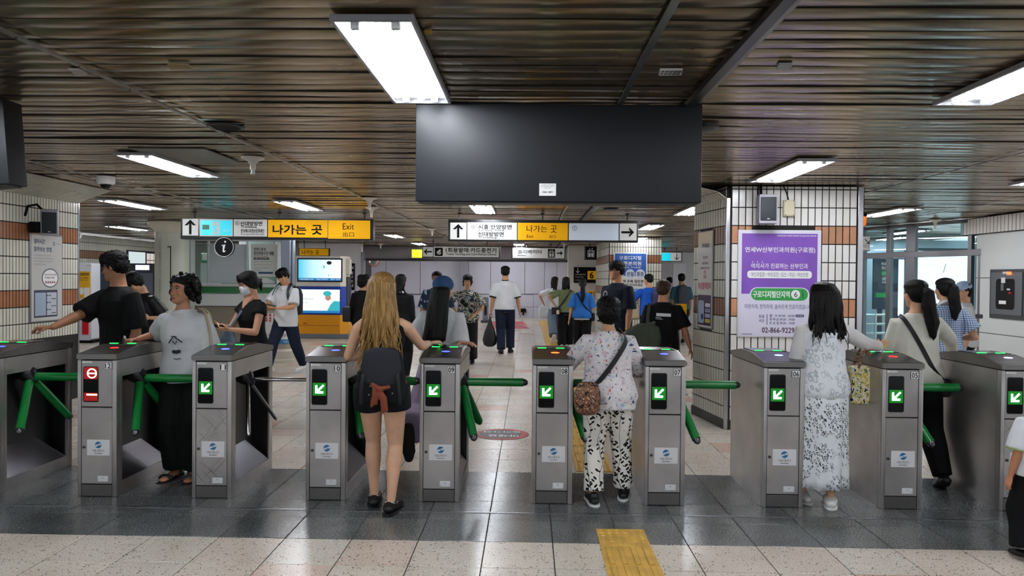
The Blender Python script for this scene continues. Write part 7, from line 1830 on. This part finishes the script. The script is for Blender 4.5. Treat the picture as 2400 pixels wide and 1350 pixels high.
top(l2_, C_olive, .46, -.04, .022, .022, cuff=.025); trousers(l2_, C_blk2, 1.95, .012, .03, flare=.02); shoes(l2_, S_white, S_sole); bm = bmnew(); hair_cap(l2_, bm, .0, 0, .16, .14, .025); fall(l2_, bm, 9, l2_.Hc.z - .17, .09, r0=.11, x_lim=.34, wav=.004); fused('hair', bm, M_hair, .009, l2_.o, l2_.base, 2)
ob_ = world_thing('shoulder_bag', 'small black bag with a pale tag on the olive top’s hip', 'bag', l2_.P); pts = [*body_line(l2_, [(.95, 120), (.72, 165), (.4, 200), (.12, 235)], .05)]; wchild(ob_, 'strap', strap(l2_, smooth_pts(pts), .035, S_black), S_black); c = pts[-1] + V((-.05, -.03, -.05)); bm = bmnew(); box(bm, c.x - .10, c.y - .05, c.z - .08, c.x + .10, c.y + .05, c.z + .08, .02, 2); wfused(ob_, 'body', bm, S_black, .012, 2); bm = bmnew(); box(bm, c.x + .01, c.y - .06, c.z - .07, c.x + .07, c.y - .055, c.z + .02); wchild(ob_, 'tag', bm, mat('tag_peach', '#e3c3b0', .5), None)
l3_ = person('woman with a black ponytail in a bright blue top', 1.06, 14.8, 1.565, 2, True, '#c5946f', voxel=.009, feet=((0, .1), (0, -.1)), arms=({'out': .11}, {'out': .05}))
top(l3_, C_blue, .5, -.06, .022, .03, cuff=.035); trousers(l3_, C_blk2, 1.95, .012, .02); shoes(l3_, S_black); ponytail(l3_, 1.13, r=.18, back=.5)
bm = bmnew(); c, ax, ay = l3_.ring(-.09); loft(bm, [(l3_.P + (l3_.N - l3_.P) * t, ax.normalized() * (ax.length + .036), ay.normalized() * (ay.length + .036)) for t in (-.12, -.02)], 20); child(l3_, 'undershirt', bm, C_white)
bb_ = world_thing('shoulder_bag', 'dark cross body bag worn over the bright blue top', 'bag', l3_.P); pts = body_line(l3_, [(.95, -120), (.75, -160), (.4, 165), (.15, 120)], .05); wchild(bb_, 'strap', strap(l3_, smooth_pts(pts), .03, C_navy), C_navy); c = pts[-1] + V((.03, .08, -.08)); bm = bmnew(); box(bm, c.x - .04, c.y - .08, c.z - .08, c.x + .04, c.y + .08, c.z + .08, .015); wchild(bb_, 'body', bm, C_navy)
m_ = person('big man in glasses and a navy T-shirt with a white outline drawing', 1.24, 10.5, 1.80, -128, False, '#b98666', head=(24, 2), bulk=1.14, voxel=.0075, face=True, arms=({'out': .05, 'fwd': .06}, {'out': .03}))
top(m_, C_navy, .48, -.16, .022, .02, cuff=.02); trousers(m_, C_blk2, 1.95); shoes(m_, S_black); short_hair(m_, M_hair, .0075, 33, 60, top=.02, fringe=1.0, puff=.015); glasses(m_, mat('frame_black', '#16161a', .3))
bm = bmnew()
def oval(p, bm, x, t, rx, rt, w): stroke(p, bm, [(x + rx * math.cos(2 * PI * i / 16), t + rt * math.sin(2 * PI * i / 16)) for i in range(17)], w, .034)
oval(m_, bm, .05, .72, .04, .075, .004); oval(m_, bm, -.035, .62, .05, .055, .004); stroke(m_, bm, [(.02, .66), (.0, .55), (.03, .44), (.01, .30), (.0, .14)], .004, .034); oval(m_, bm, -.01, .08, .05, .035, .004); stroke(m_, bm, [(.0, .55), (-.05, .48), (-.07, .40)], .004, .034)
child(m_, 'shirt_drawing', bm, mat('print_white', '#d5d8da', .7))
q0 = m_.Wr[0]; d0 = (q0 - m_.E[0]).normalized(); bm = bmnew(); tube(bm, [q0 - d0 * .03, q0 - d0 * .01], [.034, .033], 14, rnd=False); child(m_, 'watch', bm, mat('watch_gold', '#b99a5a', .3, .8))
n_ = person('person in a black T-shirt with a white back print and short brown hair', 1.60, 8.95, 1.545, 6, False, '#b98362', voxel=.0075, head=(25, 6), arms=({'out': .03, 'fwd': .1}, {'out': .16, 'fwd': -.06}))
top(n_, C_black, .50, -.16, .022, .03, cuff=.025); trousers(n_, C_blk2, 1.95, loose=.015); shoes(n_, S_black); short_hair(n_, M_brown, .0075, 35, 60, puff=.015, nape=.04)
def backpt(p, t, x, ex): c, ax, ay = p.ring(t); w = ax.length + ex + .02; s = max(-.9, min(.9, x / w)); d = max(ay.length, p.ring(.62)[2].length * .93) + ex + .014; return c + p.sr * x - p.sf * d * math.sqrt(1 - s * s)
bm = bmnew(); A = [[bm.verts.new(backpt(n_, t - x * .06, x, .034)) for x in [-.085 + .02125 * i for i in range(9)]] for t in (.66, .735)]
for i in range(8): bm.faces.new((A[0][i], A[0][i + 1], A[1][i + 1], A[1][i]))
tube(bm, [backpt(n_, t, x, .03) for x, t in ((-.09, .635), (-.03, .625))], [.004] * 2, 6); tube(bm, [backpt(n_, t, x, .03) for x, t in ((-.09, .60), (-.01, .59))], [.0025] * 2, 6); child(n_, 'back_print', bm, mat('print_white', ''), None)
df = world_thing('duffle_bag', 'olive green duffle bag carried beside the black T-shirt', 'bag', (1.32, 8.75, .75)); c = at(1508, 790, 8.72); bm = bmnew()
loft(bm, [(c + V((x * .8, x * -.1, -.02 - abs(x) * .1)), V((0, .5, 0)).normalized() * d, V((.1, 0, 1)).normalized() * w) for x, w, d in ((-.30, .05, .05), (-.26, .13, .10), (-.1, .19, .13), (.1, .20, .13), (.2, .16, .11), (.24, .06, .05))], 16); wfused(df, 'body', bm, C_green, .011, 3)
bm = bmnew(); tube(bm, smooth_pts([c + V((.12, -.05, .17)), n_.S[0] + V((-.03, -.12, -.16)), n_.S[0] + V((.0, -.04, .055)), n_.S[0] + V((.02, .10, -.05))]), [.02] * 16, 8, nrm=V((0, -1, .2)), flat=.35); wchild(df, 'strap', bm, C_green)
o_ = person('person in a royal blue T-shirt with a purple backpack', 2.50, 15.6, 1.66, -18, False, '#c08e6c', voxel=.0095, head=(-20, 4), arms=({'w': V((2.25, 15.75, 1.12)), 'hint': V((-1, -.6, -.4))}, None)); top(o_, C_royal, .48, -.12, .022, .02, cuff=.02); trousers(o_, C_blk2, 1.95); shoes(o_, S_black); short_hair(o_, M_hair, .0095, 37, 40)
pk = world_thing('backpack', 'dark purple backpack on the royal blue T-shirt', 'backpack', o_.P); c = o_.ring(.55)[0] - o_.sf * .2 + o_.sr * .1; bm = bmnew(); loft(bm, [(c + UP * z, o_.sr * w, o_.sf * d) for z, w, d in ((-.22, .08, .06), (-.18, .13, .09), (.1, .13, .09), (.19, .09, .06), (.22, .04, .03))], 16); wfused(pk, 'body', bm, mat('backpack_purple', '#2a2348', .6), .012, 3); bm = bmnew(); tube(bm, [c + UP * .2, c + UP * .26, c + UP * .2 + o_.sr * .05], [.01] * 3, 6); wchild(pk, 'handle', bm, S_black)
tt = world_thing('tote_bag', 'beige tote bag held by the person in royal blue', 'bag', o_.Wr[0]); c = o_.Wr[0] + V((-.06, -.05, -.22)); bm = bmnew(); box(bm, c.x - .14, c.y - .05, c.z - .16, c.x + .14, c.y + .05, c.z + .14, .02, 2); wfused(tt, 'body', bm, C_tan, .014, 3); bm = bmnew(); tube(bm, [c + V((-.07, 0, .13)), c + V((.02, .03, .24)), c + V((.07, 0, .13))], [.009] * 3, 6); wchild(tt, 'handle', bm, C_tan)
p1 = person('person in a pale top far along the right corridor', 3.78, 20.2, 1.62, 0, False, '#c08e6c', voxel=.011); top(p1, C_white, .5, -.1, .02, .02); trousers(p1, C_blk2, 1.95); shoes(p1, S_black); short_hair(p1, M_hair, .011, 39, 24)
p2_ = person('man in a teal T-shirt with a dark backpack in the right corridor', 3.74, 18.4, 1.70, 0, False, '#c08e6c', voxel=.0105, feet=((0, -.1), (0, .15))); top(p2_, C_teal, .5, -.1, .02, .02); trousers(p2_, C_navy, .95, .014, .02, name='shorts'); shoes(p2_, S_black, S_sole); short_hair(p2_, M_hair, .0105, 45, 30)
pk2 = world_thing('backpack', 'dark grey backpack on the man in the teal T-shirt', 'backpack', p2_.P); c = p2_.ring(.55)[0] - p2_.sf * .2; bm = bmnew(); loft(bm, [(c + UP * z, p2_.sr * w, p2_.sf * d) for z, w, d in ((-.26, .09, .06), (-.2, .15, .09), (.1, .15, .09), (.22, .10, .07), (.25, .04, .03))], 16); wfused(pk2, 'body', bm, mat('backpack_slate', '#2d353d', .7), .014, 3); bm = bmnew(); tube(bm, [c + UP * .22, c + UP * .29, c + UP * .22 + p2_.sr * .06], [.01] * 3, 6); wchild(pk2, 'handle', bm, S_black)

# ---------------- right side: long haired woman with the skirt, ponytail woman, checked blouse
r_p = person('woman with long dark hair in a sheer white top and petal print skirt', 2.06, 5.28, 1.545, -4, True, '#c99a7a', voxel=.0062, feet=((-.02, .06), (-.03, -.06, 0, 0, 22)),
             arms=({'w': V((1.92, 5.50, .86)), 'hint': V((-.35, -1, -.2))}, {'w': at(2062, 812, 5.55), 'hint': V((.5, -.5, -1)), 'dir': V((.8, .5, .3)), 'palm': V((.2, .8, -.2)), 'curl': .5}))
top(r_p, C_sheer, .96, -.02, .014, .016, name='cardigan', cuff=.012, vx=.008); bm = bmnew(); loft(bm, [(c + V((0, 0, 0)), ax.normalized() * (max(ax.length, .13) + .028 + f), ay.normalized() * (ay.length + .034 + f)) for (c, ax, ay), f in ((r_p.ring(t), .016 * max(0, .5 - t)) for t in (-.14, -.02, .1, .25, .4, .55, .7, .82))], 22); child(r_p, 'overblouse', bm, M_sheer, 9)
skirt(r_p, M_petal, .14, .172, d_end=.155, ruf=.012); shoes(r_p, S_white, S_sole, low=1)
long_hair(r_p, 1.17, .115, M_hairb, 15, 51, 14, .0065, back=.46, wav=.014, r0=.13, x_lim=.42, cap={'puff': .015}, taper=.25)
tl = world_thing('tote_bag', 'clear tote bag with yellow lemon print on the skirted woman’s arm', 'bag', at(2022, 940, 5.45)); c = at(2022, 893, 5.42); bm = bmnew(); box(bm, c.x - .095, c.y - .05, c.z - .165, c.x + .095, c.y + .05, c.z + .11, .02, 2); wfused(tl, 'body', bm, M_lemon, .008, 2)
el = r_p.E[1]; bm = bmnew()
for s in (-1, 1): tube(bm, smooth_pts([c + V((-.05, s * .045, .10)), V((el.x - .01, el.y + s * .03, el.z - .01)), V((el.x + .01, el.y + .02, el.z + .045)), c + V((.05, s * .045, .10))]), [.010] * 16, 8, nrm=V((0, 1, 0)), flat=.5)
wchild(tl, 'strap', bm, M_bagq)
s_p = person('woman with a black ponytail in a cream sweater passing gate 05', 3.01, 5.86, 1.575, 2, True, '#c99a7a', voxel=.0065, head=(-12, 4), bulk=1.04, feet=((.0, .35), (.06, -.16, .02, 28)),
             arms=({'w': V((2.90, 6.14, .92)), 'hint': V((-.5, -1, -.3))}, {'w': at(2240, 832, 6.22), 'hint': V((1.2, -.7, -.2)), 'dir': V((.35, .9, -.15)), 'palm': DN}))
top(s_p, C_cream, .95, -.14, .018, .022, name='sweater', vx=.008); trousers(s_p, C_blk2, 1.95, .012, .02); shoes(s_p, S_black)
ponytail(s_p, 1.155, r=.21, back=.52, side=.16, z0=.10)
cbx = world_thing('shoulder_bag', 'black cross body bag strap over the cream sweater', 'bag', s_p.P); pts = body_line(s_p, [(.95, -70), (.93, -115), (.75, -152), (.45, -178), (.15, 160), (-.02, 125)], .032); wchild(cbx, 'strap', strap(s_p, smooth_pts(pts), .032, S_black), S_black); c = pts[-1] + V((.03, .10, -.06)); bm = bmnew(); box(bm, c.x - .04, c.y - .09, c.z - .07, c.x + .04, c.y + .09, c.z + .07, .015); wchild(cbx, 'body', bm, S_black)
t_p = person('woman in a blue checked blouse with a long ponytail', 4.10, 7.45, 1.60, -6, True, '#c99a7a', voxel=.0075, arms=({'out': .05, 'fwd': .1}, {'w': V((4.34, 7.62, 1.0)), 'hint': V((.45, -1, -.6)), 'palm': DN, 'dir': V((.1, 1, 0))}))
top(t_p, M_check, .40, -.04, .022, .016, cuff=.035, name='blouse'); trousers(t_p, C_blk2, 1.95, loose=.02); shoes(t_p, S_black); ponytail(t_p, 1.22, r=.22, back=.5, z0=.14)
bm = bmnew(); tube(bm, [t_p.ring(.97)[0] - t_p.sf * .02, t_p.ring(1.03)[0] - t_p.sf * .0], [.092, .075], 14, rnd=False); child(t_p, 'collar', bm, C_white)
u_p = person('person in a pale blue cap standing beyond the checked blouse', 5.42, 9.4, 1.56, -70, True, '#c99a7a', voxel=.009, face=True, head=(-30, 8)); top(u_p, C_white, .5, -.1, .02, .02); trousers(u_p, C_blk2, 1.95); shoes(u_p, S_black); short_hair(u_p, M_hair, .009, 61, 20, nape=.1)
bm = bmnew(); hp, hh = u_p.hp, u_p.hh; ell(bm, hp(0, -.04, .26), u_p.hr * .41 * hh, u_p.hf * .50 * hh, u_p.hu * .34 * hh, 20, 10); tube(bm, [hp(-.2, .38, .18), hp(0, .62, .14), hp(.2, .38, .18)], [.06 * hh, .17 * hh, .06 * hh], 10, nrm=u_p.hu, flat=.2); fused('cap', bm, C_cap2, .009, u_p.o, u_p.base, 2)
# child at the right picture edge
v_p = person('child in a white T-shirt with green cuffs at the right picture edge', 2.90, 4.28, .99, -12, False, '#c08260', voxel=.007, bulk=1.1, arms=({'out': .05, 'fwd': .03}, {'out': .05}))
top(v_p, C_white, .50, -.12, .018, .02, cuff=.018); trousers(v_p, C_blk2, 1.85, .014, .035, flare=.03); shoes(v_p, S_black); short_hair(v_p, M_hair, .007, 63, 40)
for i in (0, 1):
    S, E = v_p.S[i], v_p.E[i]; q0 = S + (E - S) * .86; bm = bmnew(); tube(bm, [q0, q0 + (E - S).normalized() * .014], [.062, .063], 16, rnd=False); child(v_p, 'cuff_band', bm, mat('cuff_green', '#86a03c', .7))
